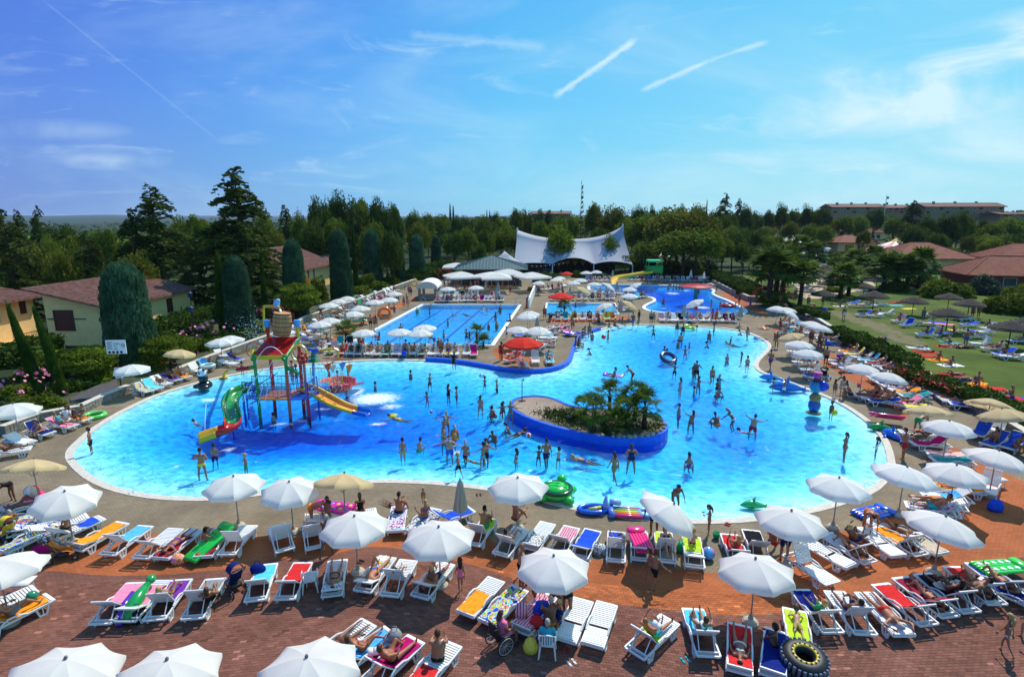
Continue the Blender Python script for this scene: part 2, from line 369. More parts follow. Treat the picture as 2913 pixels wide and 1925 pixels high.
def water_mat(name,sig,dens,fleck=1.0):
 m=bpy.data.materials.new(name);m.use_nodes=True;N=m.node_tree.nodes;L=m.node_tree.links;N.remove(N['Principled BSDF']);out=N['Material Output']
 t=N.new('ShaderNodeTexCoord');n1=N.new('ShaderNodeTexNoise');n1.inputs['Scale'].default_value=2.2;n1.inputs['Detail'].default_value=5;n1.inputs['Roughness'].default_value=.6;n1.inputs['Distortion'].default_value=1.2
 mp=N.new('ShaderNodeMapping');mp.inputs['Scale'].default_value=(1,.8,1);L.new(t.outputs['Object'],mp.inputs[0]);L.new(mp.outputs[0],n1.inputs['Vector'])
 bp=N.new('ShaderNodeBump');bp.inputs['Strength'].default_value=.9;bp.inputs['Distance'].default_value=.10;L.new(n1.outputs[0],bp.inputs['Height'])
 fr=N.new('ShaderNodeFresnel');fr.inputs['IOR'].default_value=1.33;L.new(bp.outputs[0],fr.inputs['Normal'])
 gl=N.new('ShaderNodeBsdfGlossy');gl.inputs['Roughness'].default_value=.09;L.new(bp.outputs[0],gl.inputs['Normal'])
 tr=N.new('ShaderNodeBsdfTransparent');mx=N.new('ShaderNodeMixShader');L.new(fr.outputs[0],mx.inputs[0]);L.new(tr.outputs[0],mx.inputs[1]);L.new(gl.outputs[0],mx.inputs[2]);L.new(mx.outputs[0],out.inputs['Surface'])
 va=N.new('ShaderNodeVolumeAbsorption');va.inputs['Color'].default_value=(*sig,1);va.inputs['Density'].default_value=dens;L.new(va.outputs[0],out.inputs['Volume'])
 return m
M_WATER=water_mat('clear_pool_water',(.0,.82,.99),1.8)
M_WATER2=water_mat('deep_blue_pool_water',(.0,.78,.988),.8)
M_WATER3=water_mat('lap_pool_water',(.0,.80,.99),.95)
def clip_holes(pts,holes):return[h for h in holes]
def make_pool(name,poly,depth_fn,wmat,step=.8,hole=None):
 xs=[p.x for p in poly];ys=[p.y for p in poly];x0,x1,y0,y1=min(xs)-1,max(xs)+1,min(ys)-1,max(ys)+1
 nx,ny=int((x1-x0)/step)+1,int((y1-y0)/step)+1
 gx,gy=np.meshgrid(np.linspace(x0,x1,nx),np.linspace(y0,y1,ny),indexing='ij');pts=np.stack([gx.ravel(),gy.ravel()],1)
 ins=ins_(pts,poly);d=dist_poly(pts,poly);d[~ins]*=-1
 z=-depth_fn(pts,d);m=MB();m.v=[(a[0],a[1],zz)for a,zz in zip(pts,z)]
 keep=d>-step*1.6
 for i in range(nx-1):
  for j in range(ny-1):
   q=(i*ny+j,(i+1)*ny+j,(i+1)*ny+j+1,i*ny+j+1)
   if all(keep[k]for k in q):m.f.append(q);m.m.append(0)
 fl=m.build(name+'_floor',M_CAUSTIC_TILE,smooth=True,kind='structure')
 w=MB();n=len(poly);w.add([(p.x,p.y,-.02)for p in poly]+[(p.x,p.y,-2.4)for p in poly],[(i,(i+1)%n,n+(i+1)%n,n+i)for i in range(n)]);w.build(name+'_wall',M_CAUSTIC_TILE,kind='structure')
 inner=offset(poly,-.004);me_o=fill(name+'_water',inner,[],-.035,wmat);bm=bmesh.new();bm.from_mesh(me_o.data)
 r=bmesh.ops.extrude_face_region(bm,geom=list(bm.faces));vs=[g for g in r['geom']if isinstance(g,bmesh.types.BMVert)]
 for v in vs:v.co.z=-2.3
 bmesh.ops.recalc_face_normals(bm,faces=bm.faces);bm.to_mesh(me_o.data);bm.free();return fl
def main_depth(pts,d):
 a=np.clip(d*.11+.10,.03,1.0)
 q=Q('B2',700,960);g=np.exp(-(((pts[:,0]-q.x)/13)**2+((pts[:,1]-q.y)/4.5)**2));q2=Q('B3',1000,1130);g2=np.exp(-(((pts[:,0]-q2.x)/11)**2+((pts[:,1]-q2.y)/3.5)**2))
 q3=Q('B3',1400,950);g3=np.exp(-(((pts[:,0]-q3.x)/8)**2+((pts[:,1]-q3.y)/5)**2))
 a=a*(1-.6*np.exp(-(dist_poly(pts,island)/3)**2))
 return a*(.55+.85*g+.45*g2+.35*g3)
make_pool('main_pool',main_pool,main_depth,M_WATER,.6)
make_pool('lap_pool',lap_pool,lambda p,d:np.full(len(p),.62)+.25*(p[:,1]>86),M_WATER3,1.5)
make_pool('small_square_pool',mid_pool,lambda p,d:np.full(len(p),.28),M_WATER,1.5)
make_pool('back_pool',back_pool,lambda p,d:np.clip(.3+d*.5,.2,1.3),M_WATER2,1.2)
a0,a1,b1,b0=[p.copy()for p in lap_pool]
for k in range(1,5):
 t=k/5;s_=a0.lerp(a1,t);e_=b0.lerp(b1,t);m=MB();m.bar((s_.x,s_.y-1,-.61),(e_.x,e_.y+1,-.61),.28,.01);m.build('lane_line',M_LANE,kind='structure')
 #materials of the paving
def brick_mat(name,c1,c2,mortar,bw=.2,bh=.1):
 m=bpy.data.materials.new(name);m.use_nodes=True;N=m.node_tree.nodes;L=m.node_tree.links;b=N['Principled BSDF']
 t=N.new('ShaderNodeTexCoord');k=N.new('ShaderNodeTexBrick');k.inputs['Scale'].default_value=1;k.inputs['Brick Width'].default_value=bw;k.inputs['Row Height'].default_value=bh;k.inputs['Mortar Size'].default_value=.006;k.inputs['Color1'].default_value=(*c1,1);k.inputs['Color2'].default_value=(*c2,1);k.inputs['Mortar'].default_value=(*mortar,1)
 n=N.new('ShaderNodeTexNoise');n.inputs['Scale'].default_value=.45;n.inputs['Detail'].default_value=5;L.new(t.outputs['Object'],n.inputs['Vector'])
 r=N.new('ShaderNodeMapRange');r.inputs[1].default_value=.3;r.inputs[2].default_value=.7;r.inputs[3].default_value=.78;r.inputs[4].default_value=1.2;L.new(n.outputs[0],r.inputs[0])
 s=N.new('ShaderNodeVectorMath');s.operation='SCALE';L.new(t.outputs['Object'],k.inputs['Vector']);L.new(k.outputs[0],s.inputs[0]);L.new(r.outputs[0],s.inputs['Scale']);L.new(s.outputs[0],b.inputs['Base Color'])
 b.inputs['Roughness'].default_value=.8;b.inputs['Specular IOR Level'].default_value=.08;return m
M_GREY=brick_mat('grey_beige_brick_paving',(.245,.19,.125),(.20,.155,.10),(.10,.08,.058))
M_ORANGE=brick_mat('orange_brick_paving',(.42,.125,.045),(.35,.10,.036),(.16,.06,.03))
M_BROWN=brick_mat('mauve_brown_brick_paving',(.20,.086,.060),(.16,.070,.050),(.055,.03,.026))
def facevar_mat(name,c):
 m=bpy.data.materials.new(name);m.use_nodes=True;N=m.node_tree.nodes;L=m.node_tree.links;b=N['Principled BSDF']
 a=N.new('ShaderNodeAttribute');a.attribute_name='tone';t=N.new('ShaderNodeTexCoord');n=N.new('ShaderNodeTexNoise');n.inputs['Scale'].default_value=.5;n.inputs['Detail'].default_value=5;L.new(t.outputs['Object'],n.inputs['Vector'])
 r=N.new('ShaderNodeMapRange');r.inputs[1].default_value=.3;r.inputs[2].default_value=.7;r.inputs[3].default_value=.8;r.inputs[4].default_value=1.18;L.new(n.outputs[0],r.inputs[0])
 mm=N.new('ShaderNodeMath');mm.operation='MULTIPLY';L.new(a.outputs['Fac'],mm.inputs[0]);L.new(r.outputs[0],mm.inputs[1])
 s=N.new('ShaderNodeVectorMath');s.operation='SCALE';s.inputs[0].default_value=c;L.new(mm.outputs[0],s.inputs['Scale']);L.new(s.outputs[0],b.inputs['Base Color']);b.inputs['Roughness'].default_value=.78;b.inputs['Specular IOR Level'].default_value=.08;return m
M_BR=[facevar_mat('grey_beige_brick',(.22,.17,.112)),facevar_mat('orange_brick',(.385,.115,.041)),facevar_mat('mauve_brown_brick',(.19,.080,.056))]
M_JOINT=pmat('dark_sand_joint',(.07,.045,.035),.9)
deck_outer=[V3(p)for p in((-30,3,0),(34,3,0))]+[P(2990,1440),P(2913,1262),P(2700,1125),P(2530,1040),P(2420,985),P(2330,925),P(2262,893),P(2180,862),P(2060,812),P(2010,797),P(1560,790),P(1180,790),P(1165,812),P(1060,868),P(960,915),P(880,950),P(700,1003),P(560,1050),P(400,1098),P(320,1125),P(200,1168),P(60,1225),P(-120,1300)]
holes=[main_pool,lap_pool,mid_pool,back_pool]
deck=fill('paved_deck',deck_outer,holes,0.,[M_GREY])
oz=.004
orange_lower=outl('S',[(0,1562),(120,1562),(250,1555),(383,1524),(500,1513),(650,1512),(730,1524),(830,1528),(960,1524),(1080,1512),(1200,1505),(1330,1508),(1400,1530),(1440,1580),(1560,1586),(1690,1590),(1780,1602),(1950,1620),(2020,1630),(2035,1625),(2200,1600),(2330,1530),(2500,1480),(2640,1440),(2700,1370),(2640,1300),(2700,1260),(2760,1300),(2820,1330),(2990,1400),(3100,1560),(2913,1585),(2760,1600),(2600,1640),(2450,1690),(2300,1730),(2183,1748),(2130,1750),(1936,1740),(1783,1725),(1675,1707),(1591,1688),(1503,1662),(1430,1635),(1350,1608),(1274,1589),(1178,1568),(1113,1556),(1044,1555),(968,1570),(914,1589),(776,1593),(700,1612),(612,1621),(497,1633),(363,1637),(268,1635),(172,1625),(88,1620),(0,1600)])
orange_lower=spo(orange_lower,1)
ow=[q for q in orange_lower]
brown=[V3((-30,3,0)),V3((34,3,0)),P(3100,1560)]+outl('S',[(2913,1585),(2760,1600),(2600,1640),(2450,1690),(2300,1730),(2183,1748),(2130,1750),(1936,1740),(1783,1725),(1675,1707),(1591,1688),(1503,1662),(1430,1635),(1350,1608),(1274,1589),(1178,1568),(1113,1556),(1044,1555),(968,1570),(914,1589),(776,1593),(700,1612),(612,1621),(497,1633),(363,1637),(268,1635),(172,1625),(88,1620),(0,1600),(-150,1590)])
YB=17.5
rng=np.random.RandomState(3)
def band(name,pxs,k='S'):
 return fill(name,spo(outl(k,pxs),1),[],oz,[M_ORANGE])
band('orange_paving_band',[(2340,1010),(2380,1005),(2420,1040),(2470,1075),(2540,1110),(2600,1180),(2560,1190),(2500,1130),(2430,1090),(2370,1055)])
band('orange_paving_band',[(2190,930),(2240,945),(2280,975),(2340,1010),(2370,1055),(2330,1030),(2270,985),(2215,960)])
band('orange_paving_band',[(1400,990),(1440,985),(1470,1005),(1510,1015),(1510,1035),(1440,1032),(1405,1015)])
band('orange_paving_band',[(1560,922),(1640,918),(1740,915),(1800,905),(1780,898),(1560,902)])
band('orange_paving_band',[(930,985),(975,955),(1070,905),(1165,862),(1200,850),(1190,843),(1140,858),(1040,905),(950,955)])
band('orange_paving_band',[(2040,825),(2080,838),(2150,870),(2190,900),(2180,905),(2130,880),(2070,850)])
def wave(x):return np.interp(x,[-30,-21,-15,-11,-7,-4.5,-1,2,5,9,14,20,30],[0,.1,.0,.35,.9,1.2,.8,.1,-.4,-.7,-.5,.0,.4])
def classify(pts):
 c=np.zeros(len(pts),int);c[ins_(pts,orange_lower)]=1;c[ins_(pts,brown)]=2;return c
bw,bh,gap=.2,.1,.008
rows=np.arange(60,215);xs_=np.arange(-125,125)
R_,X_=np.meshgrid(rows,xs_,indexing='ij');cx=(X_+.5*(R_%2))*bw;cy=R_*bh;cx=cx.ravel();cy=cy.ravel();cy=cy+wave(cx)
pts=np.stack([cx,cy],1)
ok=(np.abs(cx)<.98*cy+1.5)&(cy>8.0)&(cy<YB+wave(cx))&~ins_(pts,main_pool)
dm=dist_poly(pts,main_pool);ok&=dm>.5
pts=pts[ok];cls=classify(pts);order=np.argsort(pts[:,1]+.02*np.abs(pts[:,0]));pts=pts[order];cls=cls[order]
slope=(wave(pts[:,0]+.1)-wave(pts[:,0]-.1))/.2
near=(pts[:,1]>8.9)&(np.abs(pts[:,0]+5)<6)
idx_near=np.where(near)[0][:300];mask=np.ones(len(pts),bool);mask[idx_near]=False
def brick_mesh(c,sl,zt,tone,name,mat,parent,kind):
 n=len(c);hx,hy=bw/2-gap/2,bh/2-gap/2;co=np.empty((n,5,4,3));u=np.stack([np.ones(n),sl,np.zeros(n)],1);v=np.stack([np.zeros(n),np.ones(n),np.zeros(n)],1)
 C=np.stack([c[:,0],c[:,1],zt],1);dn=np.array([0,0,-1.0])*.03
 P4=[C-u*hx-v*hy,C+u*hx-v*hy,C+u*hx+v*hy,C-u*hx+v*hy]
 for j in range(4):co[:,0,j]=P4[j]
 for q in range(4):
  a,b=P4[q],P4[(q+1)%4];co[:,q+1,0]=a+dn;co[:,q+1,1]=b+dn;co[:,q+1,2]=b;co[:,q+1,3]=a
 o=qmesh(name,co.reshape(-1,3),mat,parent,None,kind);at=o.data.attributes.new('tone','FLOAT','FACE');at.data.foreach_set('value',np.repeat(tone,5).astype(np.float32));return o
joint=fill('joint_bed',[V3((-19,8.2,0)),V3((19,8.2,0))]+[V3((float(x),YB-.06+float(wave(x)),0))for x in np.linspace(19,-19,40)],[],.005,[M_JOINT])
joint.name='sand_joint_bed'
names=['grey_paving_bricks','orange_paving_bricks','brown_paving_bricks']
zt=.017+rng.uniform(-.0015,.0015,len(pts));tone=np.clip(rng.normal(1,.13,len(pts)),.6,1.45);hot=rng.rand(len(pts))<.012;tone[hot]=2.0
for c in range(3):
 k=mask&(cls==c)
 if k.any():brick_mesh(pts[k],slope[k],zt[k],tone[k],names[c],M_BR[c],deck,'stuff')
bm_=MB();bm_.box((0,0,0),(bw-gap,bh-gap,.03));bme=bm_.mesh('paving_brick')
for tn in(.85,1.0,1.15):pass
M_ONE=pmat('mauve_brown_single_brick',(.19,.080,.056),.78,.08,var=.18,scale=.5,coord='Generated',rnd=.22)
for i in idx_near:
 o=obj('brick',bme,[M_ONE],deck);o.location=(pts[i,0],pts[i,1],zt[i]-.015);o.rotation_euler=(0,0,math.atan(slope[i]))
fill('orange_paving_band',orange_lower,[],oz*.5,[M_ORANGE]);fill('brown_paving',brown,[],oz*.75,[M_BROWN])
#copings
M_COPE=pmat('pale_rough_coping_stone',(.56,.50,.42),.8,var=.15,scale=6)
M_WHITE=pmat('white_paint',(.78,.78,.76),.5)
M_BLUEK=pmat('blue_painted_concrete',(.008,.10,.60),.45,var=.12,scale=3)
n_=len(main_pool)
def near_blue(p):
 x,y=proj((p.x,p.y,0));return(1238<x<1722 and y<1075 and not(x>1500 and y<930))
outer_m=offset(main_pool,.34)
segs=[];cur=None
for i in range(n_):
 b=near_blue(main_pool[i])
 if cur is None or cur[0]!=b:cur=[b,[]];segs.append(cur)
 cur[1].append(i)
if len(segs)>1 and segs[0][0]==segs[-1][0]:segs[0][1]=segs[-1][1]+segs[0][1];segs.pop()
def kerb(poly_in,poly_out,ids,z0,z1,name,mt):
 m=MB();n=len(ids);a=[poly_in[i]for i in ids];b=[poly_out[i]for i in ids]
 m.add([(p.x,p.y,z1)for p in a]+[(p.x,p.y,z1)for p in b]+[(p.x,p.y,z0)for p in a]+[(p.x,p.y,z0)for p in b],[f for i in range(n-1)for f in((i,i+1,n+i+1,n+i),(2*n+i,2*n+i+1,i+1,i),(n+i,n+i+1,3*n+i+1,3*n+i))]+[(0,n,3*n,2*n),(n-1,3*n-1,4*n-1,2*n-1)])
 return m.build(name,mt,kind='structure')
inn=offset(main_pool,-.02)
for b,ids in segs:
 nid=ids+[(ids[-1]+1)%n_]
 if b:kerb(inn,offset(main_pool,.30),nid,-.30,.30,'blue_pool_kerb',M_BLUEK)
 else:kerb(inn,outer_m,nid,-.12,.022,'pool_coping',M_COPE)
for nm,pl,w in(('lap_pool_coping',lap_pool,.45),('small_pool_coping',mid_pool,.35),('back_pool_coping',back_pool,.45)):
 strip(nm,offset(pl,-.01),offset(pl,w),-.2,.03,M_WHITE,'structure')
 #the island
isl=MB();
strip('blue_island_wall',offset(island,-.22),island,-1.6,ISZ+.05,M_BLUEK,'structure')
M_DIRT=pmat('dry_island_soil',(.14,.115,.08),.95,var=.35,scale=1.2)
fill('island_soil',offset(island,-.2),[],ISZ,[M_DIRT])
pave_px=outl('B3',[(150,790),(170,755),(220,737),(300,729),(400,734),(480,757),(560,800),(500,830),(430,860),(380,890),(330,900),(220,850)],ISZ)
fill('island_brick_paving',spo(pave_px,1),[],ISZ+.012,[brick_mat('worn_grey_island_brick',(.36,.27,.20),(.29,.22,.165),(.12,.09,.07),.22,.11)])
#terrain
def sst(a,b,x):t=np.clip((x-a)/(b-a),0,1);return t*t*(3-2*t)
def terr(x,y):
 x=np.asarray(x,float);y=np.asarray(y,float);r=np.hypot(x,y)
 z=-.12-1.7*sst(-37,-41,x)*sst(30,48,y)
 z=z-3.2*((x>-31)&(x<86)&(y<114))
 ang=x/np.maximum(y,1)
 right=sst(.25,.6,ang);left=sst(-.15,-.5,ang)
 z=z+right*(7.0*sst(240,335,r))+left*(-14*sst(150,900,r))+(1-right)*(1-left)*2*sst(200,400,r)
 hills=(18+14*np.sin(x*.0011+1)+7*np.sin(x*.0037))
 z=z+sst(2500,6500,r)*(hills+left*14)+left*6*np.sin(x*.004+y*.003)*sst(700,1500,r)
 return z
def terrain():
 m=MB();rs=np.concatenate([[0,20],np.linspace(35,140,22),np.geomspace(155,14000,34)]);th=np.linspace(-1.25,1.25,120)
 for r in rs:
  for t in th:
   x,y=r*math.sin(t),r*math.cos(t)-12;m.v.append((x,y,float(terr(x,y))))
 k=len(th)
 for i in range(len(rs)-1):
  for j in range(k-1):m.f.append((i*k+j,i*k+j+1,(i+1)*k+j+1,(i+1)*k+j));m.m.append(0)
 mt=bpy.data.materials.new('dark_green_countryside');mt.use_nodes=True;N=mt.node_tree.nodes;L=mt.node_tree.links;b=N['Principled BSDF'];b.inputs['Roughness'].default_value=.95;b.inputs['Specular IOR Level'].default_value=.1
 t=N.new('ShaderNodeTexCoord');n=N.new('ShaderNodeTexNoise');n.inputs['Scale'].default_value=.02;n.inputs['Detail'].default_value=8;n.inputs['Roughness'].default_value=.7;L.new(t.outputs['Object'],n.inputs['Vector'])
 r=N.new('ShaderNodeValToRGB');e=r.color_ramp.elements;e[0].position=.35;e[0].color=(.012,.026,.01,1);e[1].position=.7;e[1].color=(.05,.07,.02,1);L.new(n.outputs[0],r.inputs[0]);L.new(r.outputs[0],b.inputs['Base Color'])
 m.build('terrain',mt,smooth=True,kind='structure')
terrain()
fill('garden_ground',[V3(p)for p in((-38,-8,0),(96,-8,0),(96,124,0),(-38,124,0))],holes,-.06,[pmat('dry_garden_soil',(.055,.06,.025),.95,var=.4,scale=.7)])
LZ=.55
wall_line=[P(*p)for p in((2262,893),(2330,925),(2420,985),(2530,1040),(2700,1125),(2913,1262),(2990,1330))]
def grass_mat():
 m=bpy.data.materials.new('mown_grass');m.use_nodes=True;N=m.node_tree.nodes;L=m.node_tree.links;b=N['Principled BSDF'];b.inputs['Roughness'].default_value=.9;b.inputs['Specular IOR Level'].default_value=.12
 t=N.new('ShaderNodeTexCoord');n=N.new('ShaderNodeTexNoise');n.inputs['Scale'].default_value=.22;n.inputs['Detail'].default_value=8;L.new(t.outputs['Object'],n.inputs['Vector'])
 r=N.new('ShaderNodeValToRGB');e=r.color_ramp.elements;e[0].position=.35;e[0].color=(.042,.075,.007,1);e[1].position=.68;e[1].color=(.10,.13,.016,1);L.new(n.outputs[0],r.inputs[0])
 w=N.new('ShaderNodeTexNoise');w.inputs['Scale'].default_value=14;L.new(t.outputs['Object'],w.inputs['Vector']);mm=N.new('ShaderNodeMixRGB');mm.blend_type='MULTIPLY';mm.inputs[0].default_value=.7;L.new(r.outputs[0],mm.inputs[1])
 r2=N.new('ShaderNodeMapRange');r2.inputs[1].default_value=.3;r2.inputs[2].default_value=.7;r2.inputs[3].default_value=.6;r2.inputs[4].default_value=1.3;L.new(w.outputs[0],r2.inputs[0]);L.new(r2.outputs[0],mm.inputs[2]);L.new(mm.outputs[0],b.inputs['Base Color']);return m
M_GRASS=grass_mat()
lawn_poly=wall_line+[V3((60,40,0)),V3((120,60,0)),V3((130,118,0)),V3((48,118,0)),P(2230,850)]
fill('lawn',lawn_poly,[],LZ,[M_GRASS])
M_WORN=bpy.data.materials.new('worn_dry_grass');M_WORN.use_nodes=True;N=M_WORN.node_tree.nodes;L=M_WORN.node_tree.links;b=N['Principled BSDF'];b.inputs['Base Color'].default_value=(.17,.14,.055,1);b.inputs['Roughness'].default_value=.95
t=N.new('ShaderNodeTexCoord');n=N.new('ShaderNodeTexNoise');n.inputs['Scale'].default_value=1.1;n.inputs['Detail'].default_value=8;L.new(t.outputs['Object'],n.inputs['Vector']);at=N.new('ShaderNodeAttribute');at.attribute_name='fade'
ad=N.new('ShaderNodeMath');ad.operation='MULTIPLY_ADD';L.new(at.outputs['Fac'],ad.inputs[0]);ad.inputs[1].default_value=.6;L.new(n.outputs[0],ad.inputs[2]);mr=N.new('ShaderNodeMapRange');mr.interpolation_type='SMOOTHSTEP';mr.inputs[1].default_value=.72;mr.inputs[2].default_value=1.05;mr.inputs[4].default_value=.8;L.new(ad.outputs[0],mr.inputs[0]);L.new(mr.outputs[0],b.inputs['Alpha'])
cl_=spo([Q('C4',x,y,LZ)for x,y in[(500,1120),(590,1180),(720,1215),(880,1270),(1000,1330),(1160,1410)]],2,False);V=[];FD=[];FS=[]
for i,p in enumerate(cl_):
 d=(cl_[min(i+1,len(cl_)-1)]-cl_[max(i-1,0)]).normalized();nn=V3((d.y,-d.x,0))
 for j in range(7):V.append(tuple(p+nn*(j-3)*.8+V3((0,0,.006))));FD.append((1-((j-3)/3)**2)*min(1,i/4,(len(cl_)-1-i)/4))
for i in range(len(cl_)-1):
 for j in range(6):FS.append((i*7+j,i*7+j+1,i*7+j+8,i*7+j+7))
me=bpy.data.meshes.new('worn_track');me.from_pydata(V,[],FS);me.update();a_=me.attributes.new('fade','FLOAT','POINT');a_.data.foreach_set('value',FD);obj('worn_lawn_track',me,[M_WORN],None,'structure')
M_SAND=pmat('pale_beach_sand',(.42,.33,.20),.95,var=.15,scale=.6)
sand=spo([Q('C4',x,y,LZ)for x,y in[(200,1010),(330,1060),(560,1000),(700,990),(820,960),(760,900),(560,850),(420,800),(330,780),(60,770),(60,880),(240,960)]],1)
fill('sand_beach',sand,[],LZ+.004,[M_SAND])
for pxs in([(110,745),(370,740),(360,765),(250,790),(200,785)],[(370,720),(560,725),(570,745),(500,755),(380,748)]):
 pl=[Q('C4',x,y,LZ)for x,y in pxs];fill('far_lagoon_water',pl,[],LZ+.012,[pmat('far_blue_water',(.02,.30,.75),.15)])
 strip('far_lagoon_coping',offset(pl,-.1),offset(pl,.7),LZ,LZ+.05,[M_WHITE],'structure')
M_STONE=pmat('rough_grey_wall_stone',(.26,.235,.20),.85,var=.3,scale=2.5,rnd=.25)
M_MORT=pmat('wall_mortar',(.20,.18,.15),.9)
def dense(line,step):
 out=[line[0]]
 for a,b in zip(line,line[1:]):
  n=max(1,int((b-a).length/step));out+=[a.lerp(b,(i+1)/n)for i in range(n)]
 return out
def sw_(name,label,line,h,t,base=0.,nearmax=0,cap=True,loc=None):
 root=thg(name,label,'wall',line[0]);o0=line[0]
 L_=[p-o0 for p in dense(line,1.0)];n=len(L_);m=MB();nr=[]
 for i in range(n):
  d=(L_[min(i+1,n-1)]-L_[max(i-1,0)]).normalized();nr.append(V3((d.y,-d.x,0)))
 for i in range(n-1):
  a,b=L_[i],L_[i+1];na,nb=nr[i]*t/2,nr[i+1]*t/2
  m.add([(a-na)+V3((0,0,base)),(a+na)+V3((0,0,base)),(b+nb)+V3((0,0,base)),(b-nb)+V3((0,0,base)),(a-na)+V3((0,0,h)),(a+na)+V3((0,0,h)),(b+nb)+V3((0,0,h)),(b-nb)+V3((0,0,h))],[(0,1,5,4),(2,3,7,6),(4,5,6,7),(1,2,6,5),(3,0,4,7)])
 m.build('wall_body',M_MORT,root)
 rr=random.Random(len(line)*7+int(h*100));st=MB();sb=MB();sb.box((0,0,0),(1,1,1),taper=.86);sme=sb.mesh('stone');cnt=0
 for i in range(n-1):
  a,b=L_[i],L_[i+1];d=(b-a);ln=d.length;d.normalize();nn=V3((d.y,-d.x,0));ang=math.atan2(d.y,d.x)
  for s in(-1,1):
   z=base+.02
   while z<h-.08:
    hh=rr.uniform(.12,.19);x=0
    while x<ln-.05:
     w=rr.uniform(.18,.34);c=a+d*(x+w/2)+nn*s*(t/2+.008);cz=min(z+hh/2,h-.07);wp=proj(o0+c+V3((0,0,cz)))
     if cnt<nearmax and s==(1 if True else-1)and rr.random()<.9:
      o=obj('stone',sme,[M_STONE],root);o.location=(c.x,c.y,cz);o.rotation_euler=(0,0,ang);o.scale=(w-.025,.05,hh-.02);cnt+=1
     else:
      st.box((c.x,c.y,cz),(w-.025,.05,hh-.02),R=Matrix.Rotation(ang,3,'Z'))
     x+=w
    z+=hh
 st.build('wall_stones',M_STONE,root,kind='stuff')
 if cap:
  c=MB()
  for i in range(0,n-1):
   a,b=L_[i],L_[i+1];d=b-a;g=d.normalized()*.01
   c.bar(a+g+V3((0,0,h+.03)),b-g+V3((0,0,h+.03)),t+.1,.06)
  c.build('wall_cap',M_COPE,root)
 return root
sw_('stone_wall','grey stone retaining wall under the hedge, right of the pool terrace',wall_line,.72,.35,-.05,200)
lw=[Q(k,x,y)for k,x,y in(('B1',600,850),('B1',780,765),('B1',960,690))]
sw_('stone_wall','low pale stone wall at the left edge, below the asphalt path',[Q('B1',20,1010),Q('B1',300,905)]+lw,.5,.35,-.05,80)
lw2=[Q(k,x,y)for k,x,y in(('B1',1330,560),('B1',1560,465),('B1',1908,335),('B2',340,245),('C2',420,1215),('C2',800,1085),('C2',1100,975),('C2',1260,915))]
sw_('stone_wall','long white capped wall behind the left row of sun loungers',lw2,.5,.35,-.1,0)
fill('asphalt_path',spo([Q('B1',x,y)for x,y in[(520,740),(530,770),(640,750),(880,665),(870,600),(960,570),(860,590),(700,650)]],0),[],.01,[pmat('grey_asphalt',(.075,.07,.07),.9,var=.2,scale=3)])
